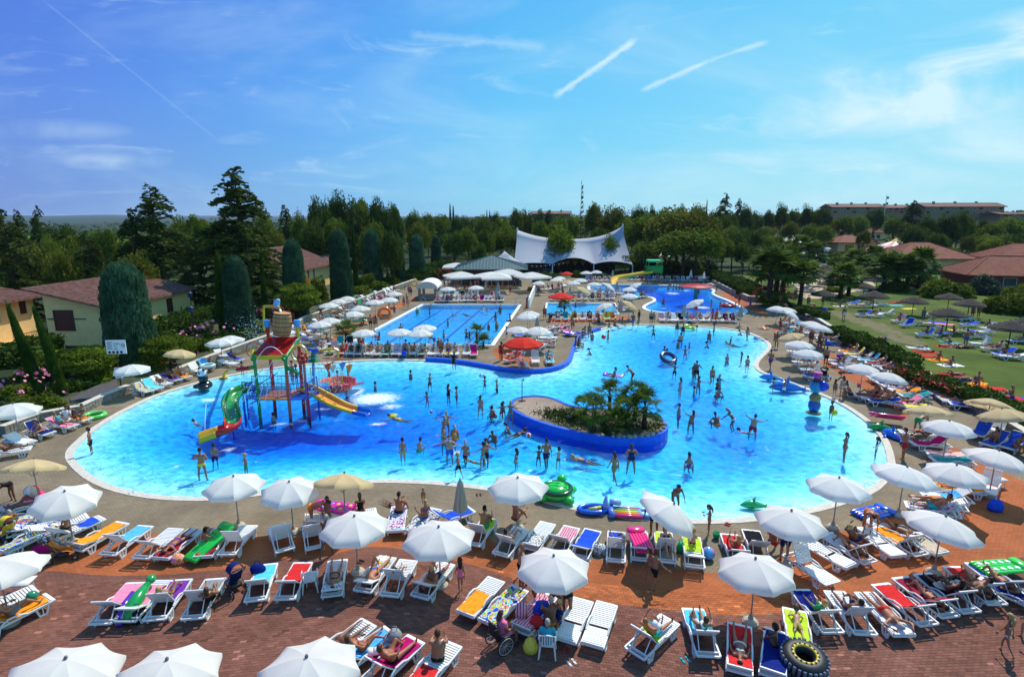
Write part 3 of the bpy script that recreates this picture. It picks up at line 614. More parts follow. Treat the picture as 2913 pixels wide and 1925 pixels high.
#houses
M_RT=pmat('terracotta_roof_tiles',(.26,.075,.040),.8,var=.28,scale=1.2,bump=.5)
M_RB=pmat('brown_mottled_roof_tiles',(.19,.085,.062),.85,var=.45,scale=2.2,bump=.5,detail=8)
M_YW=pmat('pale_yellow_render',(.82,.56,.24),.85,var=.06,scale=2)
M_PW=pmat('peach_render',(.70,.44,.20),.85,var=.06,scale=2)
M_RW=pmat('deep_red_brick_wall',(.20,.045,.03),.85,var=.2,scale=3)
M_SHUT=pmat('dark_brown_shutter',(.09,.022,.018),.6)
M_GLASS=pmat('dark_window_glass',(.03,.045,.06),.08,.6)
M_DKW=pmat('dark_brown_metal',(.05,.025,.02),.5)
def house(name,label,O,ux,lx,ly,z0,ze,roof,zr,wallm=None,roofm=None,over=.7,tiles=.0,wins=(),cat='house',ridge=None):
 """O near corner; ux unit vector of first wall; second wall is ux turned left (away)"""
 wallm=wallm or M_YW;roofm=roofm or M_RT
 root=thg(name,label,cat,(O.x,O.y,z0));ux=V3((ux[0],ux[1],0)).normalized();uy=V3((-ux.y,ux.x,0))
 if uy.y<0:uy=-uy
 def W(a,b,z):return ux*a+uy*b+V3((0,0,z-z0))
 m=MB()
 if roof=='mono':
  zl,zh=ze,zr;q=[W(0,0,z0),W(lx,0,z0),W(lx,ly,z0),W(0,ly,z0),W(0,0,zh),W(lx,0,zl),W(lx,ly,zl),W(0,ly,zh)]
 else:q=[W(0,0,z0),W(lx,0,z0),W(lx,ly,z0),W(0,ly,z0),W(0,0,ze),W(lx,0,ze),W(lx,ly,ze),W(0,ly,ze)]
 m.add(q,[(0,1,5,4),(1,2,6,5),(2,3,7,6),(3,0,4,7),(4,5,6,7)]);m.build('wall',wallm,root)
 r=MB();th=.16
 if roof=='mono':
  sl=(zl-zh)/lx;c=[W(a,b,zh+sl*a+.05)for a,b in((-over*2,-over),(lx+over,-over),(lx+over,ly+over),(-over*2,ly+over))]
  r.add(c+[p+V3((0,0,th))for p in c],[(3,2,1,0),(4,5,6,7),(0,1,5,4),(1,2,6,5),(2,3,7,6),(3,0,4,7)]);planes=[(c[3],c[0],c[1],c[2])]
 else:
  c=[W(a,b,ze+.03)for a,b in((-over,-over),(lx+over,-over),(lx+over,ly+over),(-over,ly+over))]
  if roof=='pyr':e0=e1=W(lx/2,ly/2,zr);
  elif lx>=ly:k=ly/2 if roof=='hip' else-over;e0,e1=W(k,ly/2,zr),W(lx-k,ly/2,zr)
  else:k=lx/2 if roof=='hip' else-over;e0,e1=W(lx/2,k,zr),W(lx/2,ly-k,zr)
  V=[c[0],c[1],c[2],c[3],e0,e1]+[p-V3((0,0,th))for p in c]
  if lx>=ly:F=[(0,1,5,4),(1,2,5),(2,3,4,5),(3,0,4)]
  else:F=[(0,1,4),(1,2,5,4),(2,3,5),(3,0,4,5)]
  r.add(V,F+[(9,8,7,6),(0,6,7,1),(1,7,8,2),(2,8,9,3),(3,9,6,0)])
  if lx>=ly:planes=[(c[0],c[1],e1,e0),(c[1],c[2],e1,e1),(c[2],c[3],e0,e1),(c[3],c[0],e0,e0)]
  else:planes=[(c[0],c[1],e0,e0),(c[1],c[2],e1,e0),(c[2],c[3],e1,e1),(c[3],c[0],e0,e1)]
 rf=r.build('roof',roofm,root)
 if tiles>0:
  tm=MB()
  if roof=='mono':planes=[(c[1],c[2],c[3],c[0])]
  for a,b,d,e_ in planes:
   up=V3((0,0,.02+(th if roof=='mono' else 0)));L_=(b-a).length;n=max(2,int(L_/tiles));ab=(b-a)/L_
   nrm=(b-a).cross(e_-a).normalized()if(e_-a).length>.1 else V3((0,0,1))
   se=(e_-a).dot(ab);sd_=(d-a).dot(ab);hgt=((e_-a)-ab*se)
   for i in range(n):
    s=(i+.5)/n*L_
    k=1.0
    if s<se:k=s/max(se,1e-6)
    elif s>sd_:k=(L_-s)/max(L_-sd_,1e-6)
    p0=a+ab*s;p1=p0+hgt*min(1,k)*.985
    if(p1-p0).length>.3:tm.bar(p0+up,p1+up,tiles*.5,.07,up=nrm)
  tm.build('roof_tile_rows',roofm,rf,kind='stuff')
  hp=MB()
  if roof!='mono':
   for p in range(4):hp.tube([c[p]+V3((0,0,.05)),(e0 if p in(0,3)and lx>=ly or p in(0,1)and lx<ly else e1)+V3((0,0,.05))],.1,6)
   if(e1-e0).length>.1:hp.tube([e0+V3((0,0,.05)),e1+V3((0,0,.05))],.1,6)
   hp.build('ridge_tiles',roofm,rf)
 for w in wins:
  f,s,z,ww,hh,kd=w;mt={'s':M_SHUT,'g':M_GLASS,'l':pmat('blue_grey_shutter',(.24,.30,.34),.5)}[kd]
  base,dr,nn={0:(W(0,0,z0),ux,-uy),1:(W(lx,0,z0),uy,ux),2:(W(0,0,z0),uy,-ux)}[f]
  cpt=base+dr*s+V3((0,0,z-z0));fr=MB();u=V3((0,0,1))
  for a_,b_ in((-1,0),(1,0)):fr.bar(cpt+dr*a_*(ww/2+.04)-u*hh/2+nn*.04,cpt+dr*a_*(ww/2+.04)+u*hh/2+nn*.04,.08,.1)
  fr.bar(cpt-dr*(ww/2+.1)+u*(hh/2+.04)+nn*.045,cpt+dr*(ww/2+.1)+u*(hh/2+.04)+nn*.045,.1,.08)
  fr.bar(cpt-dr*(ww/2+.12)-u*(hh/2+.04)+nn*.05,cpt+dr*(ww/2+.12)-u*(hh/2+.04)+nn*.05,.14,.07)
  wo=fr.build('window',M_COPE if kd!='s' else M_DKW,root);pn=MB();pn.bar(cpt-dr*ww/2+nn*.02,cpt+dr*ww/2+nn*.02,.04,hh);pn.build('shutter' if kd!='g' else 'pane',mt,wo)
 return root
hA=house('house','low yellow house with brown tiled roof behind the largest clipped conifer',V3((-48.1,57.2,0)),(1,-.02),6.4,14.8,-2.2,3.5,'mono',4.95,roofm=M_RB,over=.75,tiles=.34,wins=[(0,1.9,2.1,1.9,2.0,'s'),(0,2.4,-1.1,1.5,.9,'s'),(1,1.6,2.0,.45,1.5,'l'),(1,4.6,2.0,.45,1.5,'l'),(1,6.6,2.0,.45,1.5,'l'),(1,10.4,2.1,.9,1.5,'s')])
m=MB();m.tube([(6.46,8.6,5.4),(6.5,8.6,4.9),(6.52,8.6,.3)],.07,6);m.build('downpipe',M_DKW,hA)
m=MB();m.box((2.2,-.05,4.45),(4.0,.16,.1));m.build('lintel_beam',M_DKW,hA)
m=MB();m.box((4.3,-.2,1.1),(1.2,.38,.85));m.lathe([(.3,0),(.3,.03),(.05,.04),(.05,.0)],12,(4.35,-.4,1.1),0,Matrix.Rotation(PI/2,3,'X'));m.build('air_conditioner',M_WHITE,hA)
hB=house('house','yellow house at the left edge with balcony and brown roof',V3((-66,47,0)),(1,0),11,17,-2.2,3.6,'mono',5.6,roofm=M_RB,over=.9,tiles=.34,wins=[(1,3.2,2.2,.55,1.3,'s'),(1,8.6,2.2,.55,1.3,'s'),(1,12.2,2.2,.5,1.3,'l'),(1,15.5,2.6,.6,1.2,'s')])
m=MB();m.tube([(11.06,13.9,5.9),(11.1,13.9,.2)],.08,6);m.build('downpipe',M_DKW,hB)
m=MB();m.box((12.4,9.5,1.35),(2.8,13,.25));m.box((13.6,9.5,.7),(.25,13,1.4));m.build('lower_porch',M_PW,hB)
m=MB()
for i in range(18):m.bar((13.6,12.2+i*.22,1.5),(13.6,12.2+i*.22,2.5),.03)
m.bar((13.6,12.1,2.5),(13.6,16.1,2.5),.06);m.build('balcony_railing',M_DKW,hB)
hC=house('house','two storey yellow house with brown roof between tall conifers, middle left',V3((-41.5,92,0)),(1,-.05),5.6,17,-2,4.0,'mono',6.3,roofm=M_RB,over=.9,tiles=.45,wins=[(1,4,2.6,.6,1.8,'g'),(1,6.5,2.6,.6,1.8,'g'),(1,9,2.6,.6,1.8,'g'),(0,2.2,-.6,1.6,2.4,'g')])
hD=house('house','small yellow house with reddish roof behind the third clipped conifer',V3((-45.5,112,0)),(1,0),10,14,-2,4.3,'hip',6.2,roofm=M_RB,over=.9,tiles=.5,wins=[(1,4,2.6,.8,1.6,'g'),(1,8,2.6,.8,1.6,'g')])
hE=house('house','dark red walled pavilion with large terracotta hipped roof at the right edge',V3((77.3,95.2,0)),(.97,-.23),24,9.5,.3,3.0,'hip',5.9,wallm=M_RW,over=.8,tiles=.36,wins=[(0,6.0,1.9,1.8,1.3,'g')])
hF=house('house','pale pavilion with wide terracotta hipped roof behind the palms',V3((88.5,131,0)),(.9,-.1),17,13,.3,3.2,'hip',6.6,over=.9,tiles=.45,wins=[(0,4,1.8,1.6,1.3,'g'),(0,9,1.8,1.6,1.3,'g')])
hG=house('house','terracotta roofed pavilion half hidden between the two big right ones',V3((109,127,0)),(.95,-.2),13,11,.3,3.4,'hip',6.6,over=.8,tiles=.45)
far=[(2183,2283,668,690,215,'yellow pavilion, leftmost of the red roofed row behind the green kiosk'),(2283,2375,668,690,205,'yellow pavilion with wide red roof in the middle of the far row'),(2378,2480,668,690,200,'yellow pavilion with red roof at the right end of the far row'),(2290,2325,663,680,230,'small red roofed pavilion peeking over the far row'),(2325,2390,632,643,290,'distant low pavilion with pale membrane beside its red roof'),(2400,2450,645,658,260,'distant red roofed pavilion among the broadleaf trees'),(2470,2515,645,662,240,'distant red roofed pavilion left of the dark cedar'),(2080,2115,678,694,190,'small orange roofed pavilion right of the big round tree'),(2185,2220,637,650,300,'tiny distant pavilion with orange roof left of the far trees'),(2465,2500,676,700,190,'dark red roofed pavilion just behind the striped parasol tent'),(2725,2760,655,668,200,'red roofed pavilion seen between the dark trees at right')]
for x0,x1,yt,ye,D,lb in far:
 a=PD(x0,ye,D);b=PD(x1,ye,D);t=PD((x0+x1)/2,yt,D+5);w=(b.x-a.x)*.86
 house('house',lb,V3((a.x+(b.x-a.x)*.07,D,0)),(1,0),w,w*.75,a.z-3.2,a.z,'hip',t.z,over=.9,wins=[(0,w*.3,a.z-1.6,1.4,1.4,'g'),(0,w*.7,a.z-1.6,1.4,1.4,'g')],tiles=.8)
def longb(x0,x1,yt,yb,D,lb,wm,rm,nw,storeys=2,rz=-.12):
 a=PD(x0,yb,D);b=PD(x1,yb,D);t=PD((x0+x1)/2,yt,D);L_=b.x-a.x;hh=t.z-a.z;ze=a.z+hh*.66;wn_=[]
 for s in range(storeys):
  for i in range(nw):wn_.append((0,(i+.5)*L_/nw,a.z+hh*.66*(s+.55)/storeys,L_/nw*.42,hh*.66/storeys*.5,'g' if(i*7+s)%3 else 's'))
 r=house('apartment_block',lb,V3((a.x,D,0)),(1,rz),L_,14,a.z-3,ze,'gable',t.z,wallm=wm,roofm=rm,over=.8,wins=wn_,cat='building',tiles=1.2)
 for i in range(3):m=MB();m.box((L_*(.2+.3*i),5,t.z-a.z+3.2),(.9,.9,1.2));m.build('chimney',wm,r)
 return r
M_TAN=pmat('tan_render',(.30,.21,.11),.9)
longb(2366,2503,580,608,300,'long tiled apartment block at the left of the skyline buildings',M_TAN,M_RB,8)
longb(2507,2615,583,608,320,'tiled apartment block in the middle of the skyline buildings',M_TAN,M_RB,7)
longb(2630,2835,577,610,290,'longest yellow apartment block with balconies on the right skyline',M_TAN,M_RB,12)
longb(2845,2990,603,622,270,'low white building with grey roof at the right edge of the skyline',M_TAN,M_RB,6,1)
longb(1512,1620,601,622,330,'distant brown brick houses on the skyline above the membrane tent',M_RB,M_RB,8)
p=PD(2517,600,250);q=PD(2519,556,250);r=thg('flag_mast','white mast with small pennants standing over the skyline roofs','mast',(p.x,p.y,p.z-4));m=MB();m.tube([(0,0,0),(0,0,q.z-p.z+4)],.14,6);m.build('mast',M_WHITE,r)
for i in range(2):m=MB();m.box((.55,0,q.z-p.z+3-i*2.4),(1.0,.05,.9));m.build('pennant',pmat('dark_pennant',(.05,.09,.12)),r)
#cafe, tent, kiosk
M_GREENR=pmat('green_grey_metal_roof',(.045,.085,.075),.35,.5)
c=Q('C2',1815,832,3.0);c=V3((c.x,c.y+1,0))
cafe=thg('cafe_pavilion','cafe pavilion with dark green ribbed metal roof behind white parasols','cafe',(c.x,c.y,0))
m=MB();m.box((0,5.5,1.5),(10.5,9,2.9));m.build('wall',pmat('dark_timber_wall',(.06,.035,.025),.7),cafe)
m=MB();V=[(-7,0,3),(7,0,3),(7,12,3),(-7,12,3),(0,6,5.2)];m.add(V,[(0,1,4),(1,2,4),(2,3,4),(3,0,4),(3,2,1,0)]);rf=m.build('roof',M_GREENR,cafe)
m=MB();m2=[]
for k in range(4):
 R=Matrix.Rotation(k*PI/2,3,'Z')
 for i in range(-11,12):
  s=i/11.5;hw=7 if k%2==0 else 6;dp=6 if k%2==0 else 7;x=s*hw;kk=1-abs(s)
  p0=V3((x,-dp,3.06));p1=V3((x,-dp*(1-kk*.97),3.06+2.2*kk*.97));R_p=lambda v:R@v+V3((0,6,0))
  if kk>.05:m.bar(R_p(p0),R_p(p1),.09,.1)
m.build('roof_seam',pmat('pale_green_seam',(.13,.19,.17),.4,.4),rf,kind='stuff')
m=MB()
for i in range(6):m.box((-4.6+i*1.85,.95,1.3),(1.5,.06,1.5))
m.build('serving_opening',M_GLASS,cafe)
c=Q('C4',180,690,LZ);k2=thg('kiosk','round kiosk with dark green metal roof beside the far lagoon','kiosk',(c.x,c.y,LZ))
m=MB();m.lathe([(8.6,3.2),(8.6,3.35),(.5,5.9),(0,6.0)],12);m.build('roof',M_GREENR,k2);m=MB();m.lathe([(6.5,0),(6.5,3.2)],12);m.build('wall',pmat('dark_timber_wall',(.06,.035,.025)),k2)
Dt=131.0;M_MEM=pmat('grey_white_membrane',(.37,.38,.42),.7,.1,var=.03,scale=.3)
tx0=PD(1461,742,Dt).x;tx1=PD(1789,727,Dt).x;Wt=tx1-tx0
tent=thg('membrane_stage_tent','large pale grey tensile membrane tent with two horned peaks','tent',(tx0,Dt,0))
def tf(u,v):
 x=u*Wt;top=7.5+(2.1+.9*u)*abs(2*u-1)**2.6;arches=[0,.33,.68,1];lo=2.1
 for a,b in zip(arches,arches[1:]):
  if a<=u<=b:lo+=(.4 if a==0 else 1.5 if a<.5 else .7)*max(0,math.sin(PI*(u-a)/(b-a)))**.8
 w=abs(2*v-1);sgn=-1 if v<.5 else 1;d=1-(1-w)**1.0;z=top+(lo-top)*(w**.72);hw=8.5-1.5*math.sin(PI*u)
 return V3((x+(u-.5)*2*1.6*(1-w)*0-(.9*(u-.5)*2)*(1-w),sgn*w*hw+4,z))
m=MB();m.grid(tf,48,24);m.build('membrane',M_MEM,tent,smooth=True)
for u in(0,.33,.68,1):
 m=MB();a=tf(u,0);m.tube([(a.x,a.y-.3,0),(a.x,a.y,a.z)],.12,6);m.build('pole',M_WHITE,tent)
for u in(0.,1.0):
 a=tf(u,.5);m=MB();m.tube([(a.x,a.y,0),(a.x,a.y,a.z+.5)],.2,6);m.build('mast',M_WHITE,tent)
m=MB();m.box((Wt*.5,8,1.2),(Wt*.86,3,2.6));m.build('stage_wall',pmat('dark_stage_wall',(.05,.025,.02),.8),tent)
m=MB()
for i in range(5):
 x=Wt*.42+i*1.9;m.add([(x-.8,6.4,2.2),(x+.8,6.4,2.2),(x,6.38,1.0),(x-.8,6.46,2.2),(x+.8,6.46,2.2),(x,6.44,1.0)],[(0,2,1),(3,4,5),(0,1,4,3),(1,2,5,4),(2,0,3,5)])
m.build('yellow_triangle',pmat('yellow_panel',(.55,.36,.05)),tent)
m=MB()
for i in range(26):
 x=-1+i*.5;z=2.6-.7*math.sin(i/25*PI);m.add([(x,-4,z),(x+.3,-4,z),(x+.15,-4,z-.35),(x,-3.97,z),(x+.3,-3.97,z),(x+.15,-3.97,z-.35)],[(0,2,1),(3,4,5),(0,1,4,3),(1,2,5,4),(2,0,3,5)],i%2)
m.build('bunting',[M_WHITE,pmat('red_flag',(.5,.03,.03))],tent,kind='stuff')
for k,x,y,D,s,lb in(('C3',95,690,128,1.0,'small silver peaked tent left of the membrane stage'),('C3',1210,660,150,1.15,'small white peaked marquee right of the membrane stage')):
 a=PD(*S(k,x,y),D);r=thg('peaked_tent',lb,'tent',(a.x,a.y,0));m=MB();h=a.z
 def pf(u,v):
  t=u;q=t**.6;w=3.4*s*q;an=v*2*PI;c_,s_=math.cos(an),math.sin(an);mxx=max(abs(c_),abs(s_));return V3((w*c_/mxx,w*s_/mxx,h-(h-2.6)*t**.45))
 m.grid(pf,8,24);m.build('canopy',M_MEM if 'silver' in lb else M_WHITE,r,smooth=True)
 for i in(-1,1):
  for j in(-1,1):m=MB();m.tube([(i*3.2*s,j*3.2*s,0),(i*3.2*s,j*3.2*s,2.6)],.06,6);m.build('pole',M_WHITE,r)
a=PD(*S('C4',965,597),175);r=thg('striped_tent','round red and cream carousel style canopy behind the terracotta roof','tent',(a.x,a.y,.3));m=MB();n=16
for i in range(n):
 t0,t1=2*PI*i/n,2*PI*(i+1)/n
 pr=[(0,a.z),(1.8,a.z-1.3),(7.5,a.z-3.4),(9.5,a.z-4.8)]
 for(r0,z0),(r1,z1)in zip(pr,pr[1:]):m.add([(r0*math.cos(t0),r0*math.sin(t0),z0),(r0*math.cos(t1),r0*math.sin(t1),z0),(r1*math.cos(t1),r1*math.sin(t1),z1),(r1*math.cos(t0),r1*math.sin(t0),z1)],[(0,3,2,1)],0 if z1>a.z-2 else(1 if i%2 else 2))
m.build('canopy',[pmat('mustard_cloth',(.6,.42,.1)),pmat('pink_red_cloth',(.5,.10,.10)),M_WHITE],r);m=MB();m.tube([(0,0,0),(0,0,a.z)],.2);m.build('pole',M_WHITE,r)
c=Q('C2',1350,1050);kx=thg('arched_kiosk','stone bar kiosk with white barrel vaulted roof beside the lap pool','kiosk',(c.x,c.y,0),0,None,.8);px=1
m=MB()
for i in(-1,1):m.box((i*1.55,0,.9),(.5,.5,2.6));m.box((i*1.55,5.5,.9),(.5,.5,2.6))
m.build('stone_pier',M_STONE,kx);m=MB();m.box((0,-.1,.55),(3.4,.5,1.1));m.box((1.6,2.7,.55),(.4,5.0,1.1));m.build('counter',M_STONE,kx)
m=MB();m.grid(lambda u,v:V3((2.1*math.cos(PI*(1-u)),-.8+7.2*v,2.2+1.35*math.sin(PI*u))),14,3);m.grid(lambda u,v:V3((2.0*math.cos(PI*(1-u)),-.8+7.2*v,2.14+1.28*math.sin(PI*u))),14,3)
m.build('vault_roof',M_WHITE,kx);m=MB();m.add([(2.1*math.cos(PI*i/14),-.82,2.2+1.35*math.sin(PI*i/14))for i in range(15)]+[(2.1*math.cos(PI*i/14),-.72,2.2+1.35*math.sin(PI*i/14))for i in range(15)],[tuple(range(15)),tuple(range(29,14,-1))]);m.build('gable_panel',M_COPE,kx)
M_POLE=pmat('galvanised_pole',(.30,.30,.29),.4,.5,.6)
def lamp(k,x,y,h,lb,arm=1.2,dirx=-1):
 c=Q(k,x,y);r=thg('street_lamp',lb,'street lamp',(c.x,c.y,0));m=MB();m.tube([(0,0,0),(0,0,h-.3),(dirx*.15,0,h),(dirx*arm*2,0,h+.25)],.06,8);m.build('post',M_POLE,r)
 m=MB();m.box((dirx*(arm*2+.3),0,h+.25),(.8,.3,.15));m.build('lamp_head',M_POLE,r)
lamp('C2',706,1025,6.0,'tall lamp post with curved arm in front of the second clipped conifer',1.1,-1)
def globe(k,x,y,h,lb,dark=True):
 c=Q(k,x,y);r=thg('garden_lamp',lb,'lamp',(c.x,c.y,0));m=MB();m.tube([(0,0,0),(0,0,h)],.05,6);m.build('post',M_DKW,r);m=MB();m.lathe([(.1,h),(.22,h+.1),(.25,h+.5),(.05,h+.62)],8);m.build('lantern',pmat('dark_blue_lantern',(.02,.04,.09),.4)if dark else M_WHITE,r)
globe('B1',1462,420,4.0,'dark garden lantern behind the cream parasol');globe('B1',1450,280,4.2,'dark garden lantern beside the pine bush, farther of two');globe('C3',556,845,3.4,'white globe lantern in front of the stage',False)
hz=MB();hz.box((0,6000,24),(26000,14400,84));hm_=bpy.data.materials.new('thin_blue_haze');hm_.use_nodes=True;N=hm_.node_tree.nodes;N.remove(N['Principled BSDF']);pv=N.new('ShaderNodeVolumePrincipled');pv.inputs['Color'].default_value=(.55,.72,1.0,1);pv.inputs['Density'].default_value=6e-5;pv.inputs['Anisotropy'].default_value=.2;hm_.node_tree.links.new(pv.outputs[0],N['Material Output'].inputs['Volume']);hz.build('haze',hm_,kind='stuff')
#vegetation
def fmt(name,c,c2=None,rnd=.22,trans=.12):
 if(name,)in MATS:return MATS[(name,)]
 c2=c2 or tuple(v*1.9 for v in c);m=bpy.data.materials.new(name);m.use_nodes=True;N=m.node_tree.nodes;L=m.node_tree.links;b=N['Principled BSDF'];b.inputs['Roughness'].default_value=.65;b.inputs['Specular IOR Level'].default_value=.04
 t=N.new('ShaderNodeNewGeometry');n=N.new('ShaderNodeTexNoise');n.inputs['Scale'].default_value=.9;n.inputs['Detail'].default_value=6;n.inputs['Roughness'].default_value=.7;L.new(t.outputs['Position'],n.inputs['Vector'])
 r=N.new('ShaderNodeValToRGB');e=r.color_ramp.elements;e[0].position=.38;e[0].color=(*c,1);e[1].position=.66;e[1].color=(*c2,1);L.new(n.outputs[0],r.inputs[0])
 oi=N.new('ShaderNodeObjectInfo');mr=N.new('ShaderNodeMapRange');mr.inputs[3].default_value=1-rnd;mr.inputs[4].default_value=1+rnd;L.new(oi.outputs['Random'],mr.inputs[0])
 s=N.new('ShaderNodeVectorMath');s.operation='SCALE';L.new(r.outputs[0],s.inputs[0]);L.new(mr.outputs[0],s.inputs['Scale']);L.new(s.outputs[0],b.inputs['Base Color'])
 tr=N.new('ShaderNodeBsdfTranslucent');L.new(s.outputs[0],tr.inputs[0]);mx=N.new('ShaderNodeMixShader');mx.inputs[0].default_value=trans;L.new(b.outputs[0],mx.inputs[1]);L.new(tr.outputs[0],mx.inputs[2]);L.new(mx.outputs[0],N['Material Output'].inputs[0])
 MATS[(name,)]=m;return m
F_CEDAR=fmt('dark_cedar_needles',(.036,.06,.01),(.11,.14,.024),.22,.28)
F_CLIP=fmt('blue_green_clipped_foliage',(.03,.075,.036),(.09,.17,.085),.22,.28)
F_CYP=fmt('cypress_foliage',(.026,.058,.008),(.08,.13,.014),.22,.28)
F_BROAD=fmt('broadleaf_foliage',(.065,.1,.009),(.2,.24,.022),.22,.28)
F_OLIVE=fmt('olive_yellow_foliage',(.085,.10,.012),(.21,.205,.026),.22,.28)
F_DARKB=fmt('dark_broadleaf_foliage',(.032,.06,.009),(.11,.15,.018),.22,.28)
F_PALM=fmt('fan_palm_leaf',(.045,.085,.01),(.14,.19,.026),.22,.28)
F_HEDGE=fmt('hedge_leaf',(.022,.052,.006),(.085,.125,.018),.12,.2)
F_GREY=fmt('grey_green_shrub_leaf',(.035,.06,.035),(.10,.14,.08),.15,.2)
M_BARK=pmat('brown_bark',(.07,.045,.03),.95,var=.3,scale=3)
M_PBARK=pmat('fibrous_palm_trunk',(.05,.033,.022),1.0,var=.4,scale=6,bump=.6)
M_PINKF=pmat('pink_oleander_blossom',(.75,.22,.35),.7);M_REDF=pmat('red_blossom',(.55,.05,.04),.7)
def crown_mesh(name,C,s,flat=0,asp=.6,mat=None,zs=1):
 u,v=luv(len(C),s,flat,asp);u[:,2]*=zs;v[:,2]*=zs;co=np.empty((len(C),4,3));co[:,0]=C-u-v;co[:,1]=C+u-v;co[:,2]=C+u+v;co[:,3]=C-u+v
 return qmesh(name,co.reshape(-1,3),mat,link=False)
def mk_broad(n,lobes,s,seed,sx=1.0,low=.15,rag=.35):
 np.random.seed(seed);D=rdir(lobes);D[:,2]=np.abs(D[:,2])*1.0-.25;R=np.random.uniform(.45,.8,(lobes,1));cen=D*R*np.array([1,1,.8]);rad=np.random.uniform(.22,.42,lobes)
 k=np.random.randint(0,lobes,n);d=rdir(n);rr=np.random.uniform(.55,1.0+rag*.4,(n,1));C=cen[k]+d*rad[k][:,None]*rr;C[:,2]=C[:,2]*.5+.62;return C*np.array([1,1,1]),s
ZS={'broad':.42,'olive':.42,'dark':.42,'cedar':.28,'fir':.3,'bare':.3,'open':.42}
def T(name,C,s,mat,flat=0,asp=.6,trunk=None,tm=None):
 cm=crown_mesh('crown',C,s,flat,asp,mat,ZS.get(name,1));t=MB()
 (trunk or(lambda t:t.tube([(0,0,0),(.01,0,.3),(0,.02,.75)],[.05,.035,.012],7)))(t)
 return cm,t.mesh('trunk'),tm or M_BARK
def limbs(t,seed=1,top=.85):
 r=random.Random(seed);t.tube([(0,0,0),(.02,0,.3),(0,.02,top)],[.05,.036,.01],7)
 for i in range(6):a=r.uniform(0,6.28);z=r.uniform(.3,.6);t.tube([(0,0,z-.1),(math.cos(a)*.3,math.sin(a)*.3,z+.1),(math.cos(a)*.55,math.sin(a)*.55,z+.22)],[.02,.012,.005],5)
TR={}
for i in range(4):
 C,s=mk_broad(7000,26+4*i,.035,10+i);TR['broad%d'%i]=T('broad',C,.036,F_BROAD,trunk=lambda t,i=i:limbs(t,i))
for i in range(2):
 C,s=mk_broad(6500,30,.035,20+i);TR['olive%d'%i]=T('olive',C,.036,F_OLIVE,trunk=lambda t,i=i:limbs(t,i+5))
for i in range(2):
 C,s=mk_broad(6500,24,.035,30+i);TR['dark%d'%i]=T('dark',C,.036,F_DARKB,trunk=lambda t,i=i:limbs(t,i+9))
def cedar_pts(n,seed,layers=15,sparse=.0,droop=.05,topw=.05):
 np.random.seed(seed);pts=[];rr=random.Random(seed);boughs=[]
 for l in range(layers):
  z=.12+.86*(l/(layers-1))**.95;R=(1-z)**.55*1.0+topw;nb=rr.randint(5,8)if z<.85 else 4
  for b in range(nb):
   a=rr.uniform(0,6.283);L_=R*rr.uniform(.55,1.1);boughs.append((z+rr.uniform(-.015,.015),a,L_))
 wts=np.array([b[2]**1.3 for b in boughs]);k=np.random.choice(len(boughs),n,p=wts/wts.sum());B=np.array(boughs)[k];t=np.random.uniform(.05,1,n)**.75
 spread=(.10+.22*(1-t)*1.0)*B[:,2]*np.random.normal(0,.6,n);x=np.cos(B[:,1])*t*B[:,2]-np.sin(B[:,1])*spread;y=np.sin(B[:,1])*t*B[:,2]+np.cos(B[:,1])*spread
 z=B[:,0]+.035*t*(1-t)*4-droop*t**2*B[:,2]+np.random.normal(0,.006,n)-np.abs(spread)*.05
 return np.stack([x,y,z],1),boughs
for i in range(3):
 C,bo=cedar_pts(11000,40+i,17+i,droop=.05)
 def trk(t,bo=bo):
  t.tube([(0,0,0),(0,0,.5),(0,0,.99)],[.05,.035,.006],6)
  for z,a,l in bo[::2]:t.bar((0,0,z-.02),(math.cos(a)*l*.8,math.sin(a)*l*.8,z+.01),.012)
 TR['cedar%d'%i]=T('cedar',C,.034,F_CEDAR,.75,.45,trk)
C,bo=cedar_pts(900,77,15,topw=.12);C[:,:2]*=np.where(C[:,2]>.45,.9,1)[:,None]
TR['bare']=T('bare',C,.03,F_CEDAR,.6,.4,lambda t,bo=bo:[t.tube([(0,0,0),(.04,0,.6),(0,0,1)],[.07,.05,.02],6)]+[t.bar((0,0,z),(math.cos(a)*l*.8,math.sin(a)*l*.8,z+.02),.02)for z,a,l in bo[::3]])
C,bo=cedar_pts(5000,88,22,droop=.12);TR['fir']=T('fir',C,.03,F_CEDAR,.5,.5,lambda t:t.tube([(0,0,0),(0,0,1)],[.06,.005],6))
def surf_pts(n,prof,seed,jit=.012):
 np.random.seed(seed);zz=np.linspace(0,1,200);R=np.array([prof(z)for z in zz]);w=R+.02;z=np.interp(np.random.rand(n),np.cumsum(w)/w.sum(),zz);r=np.interp(z,zz,R);a=np.random.rand(n)*2*PI
 lump=1+.03*np.sin(a*5+z*9)+.02*np.sin(a*11-z*23);r=r*lump+np.random.normal(0,jit,n);return np.stack([np.cos(a)*r,np.sin(a)*r,z+np.random.normal(0,jit*.4,n)],1)
clip_prof=lambda z:(1-.30*z if z<.66 else .802*math.sqrt(max(0,1-((z-.66)/.34)**2.2)))*(.9+.1*min(1,z*8))
def core(t,prof,k=.93,n=14):t.lathe([(max(prof(z)*k,.001),z)for z in np.linspace(0,.985,16)],n)
TR['clip']=T('clip',surf_pts(15000,clip_prof,3,.04),.026,F_CLIP,0,.6,lambda t:core(t,clip_prof),F_CLIP)
TR['clipf']=T('clipf',surf_pts(5000,clip_prof,4,.04),.035,F_CLIP,0,.6,lambda t:core(t,clip_prof),F_CLIP)
cyp_prof=lambda z:(math.sin(min(1,z*1.6+.35)*PI/2)*(1-z)**.55*.95+.02)
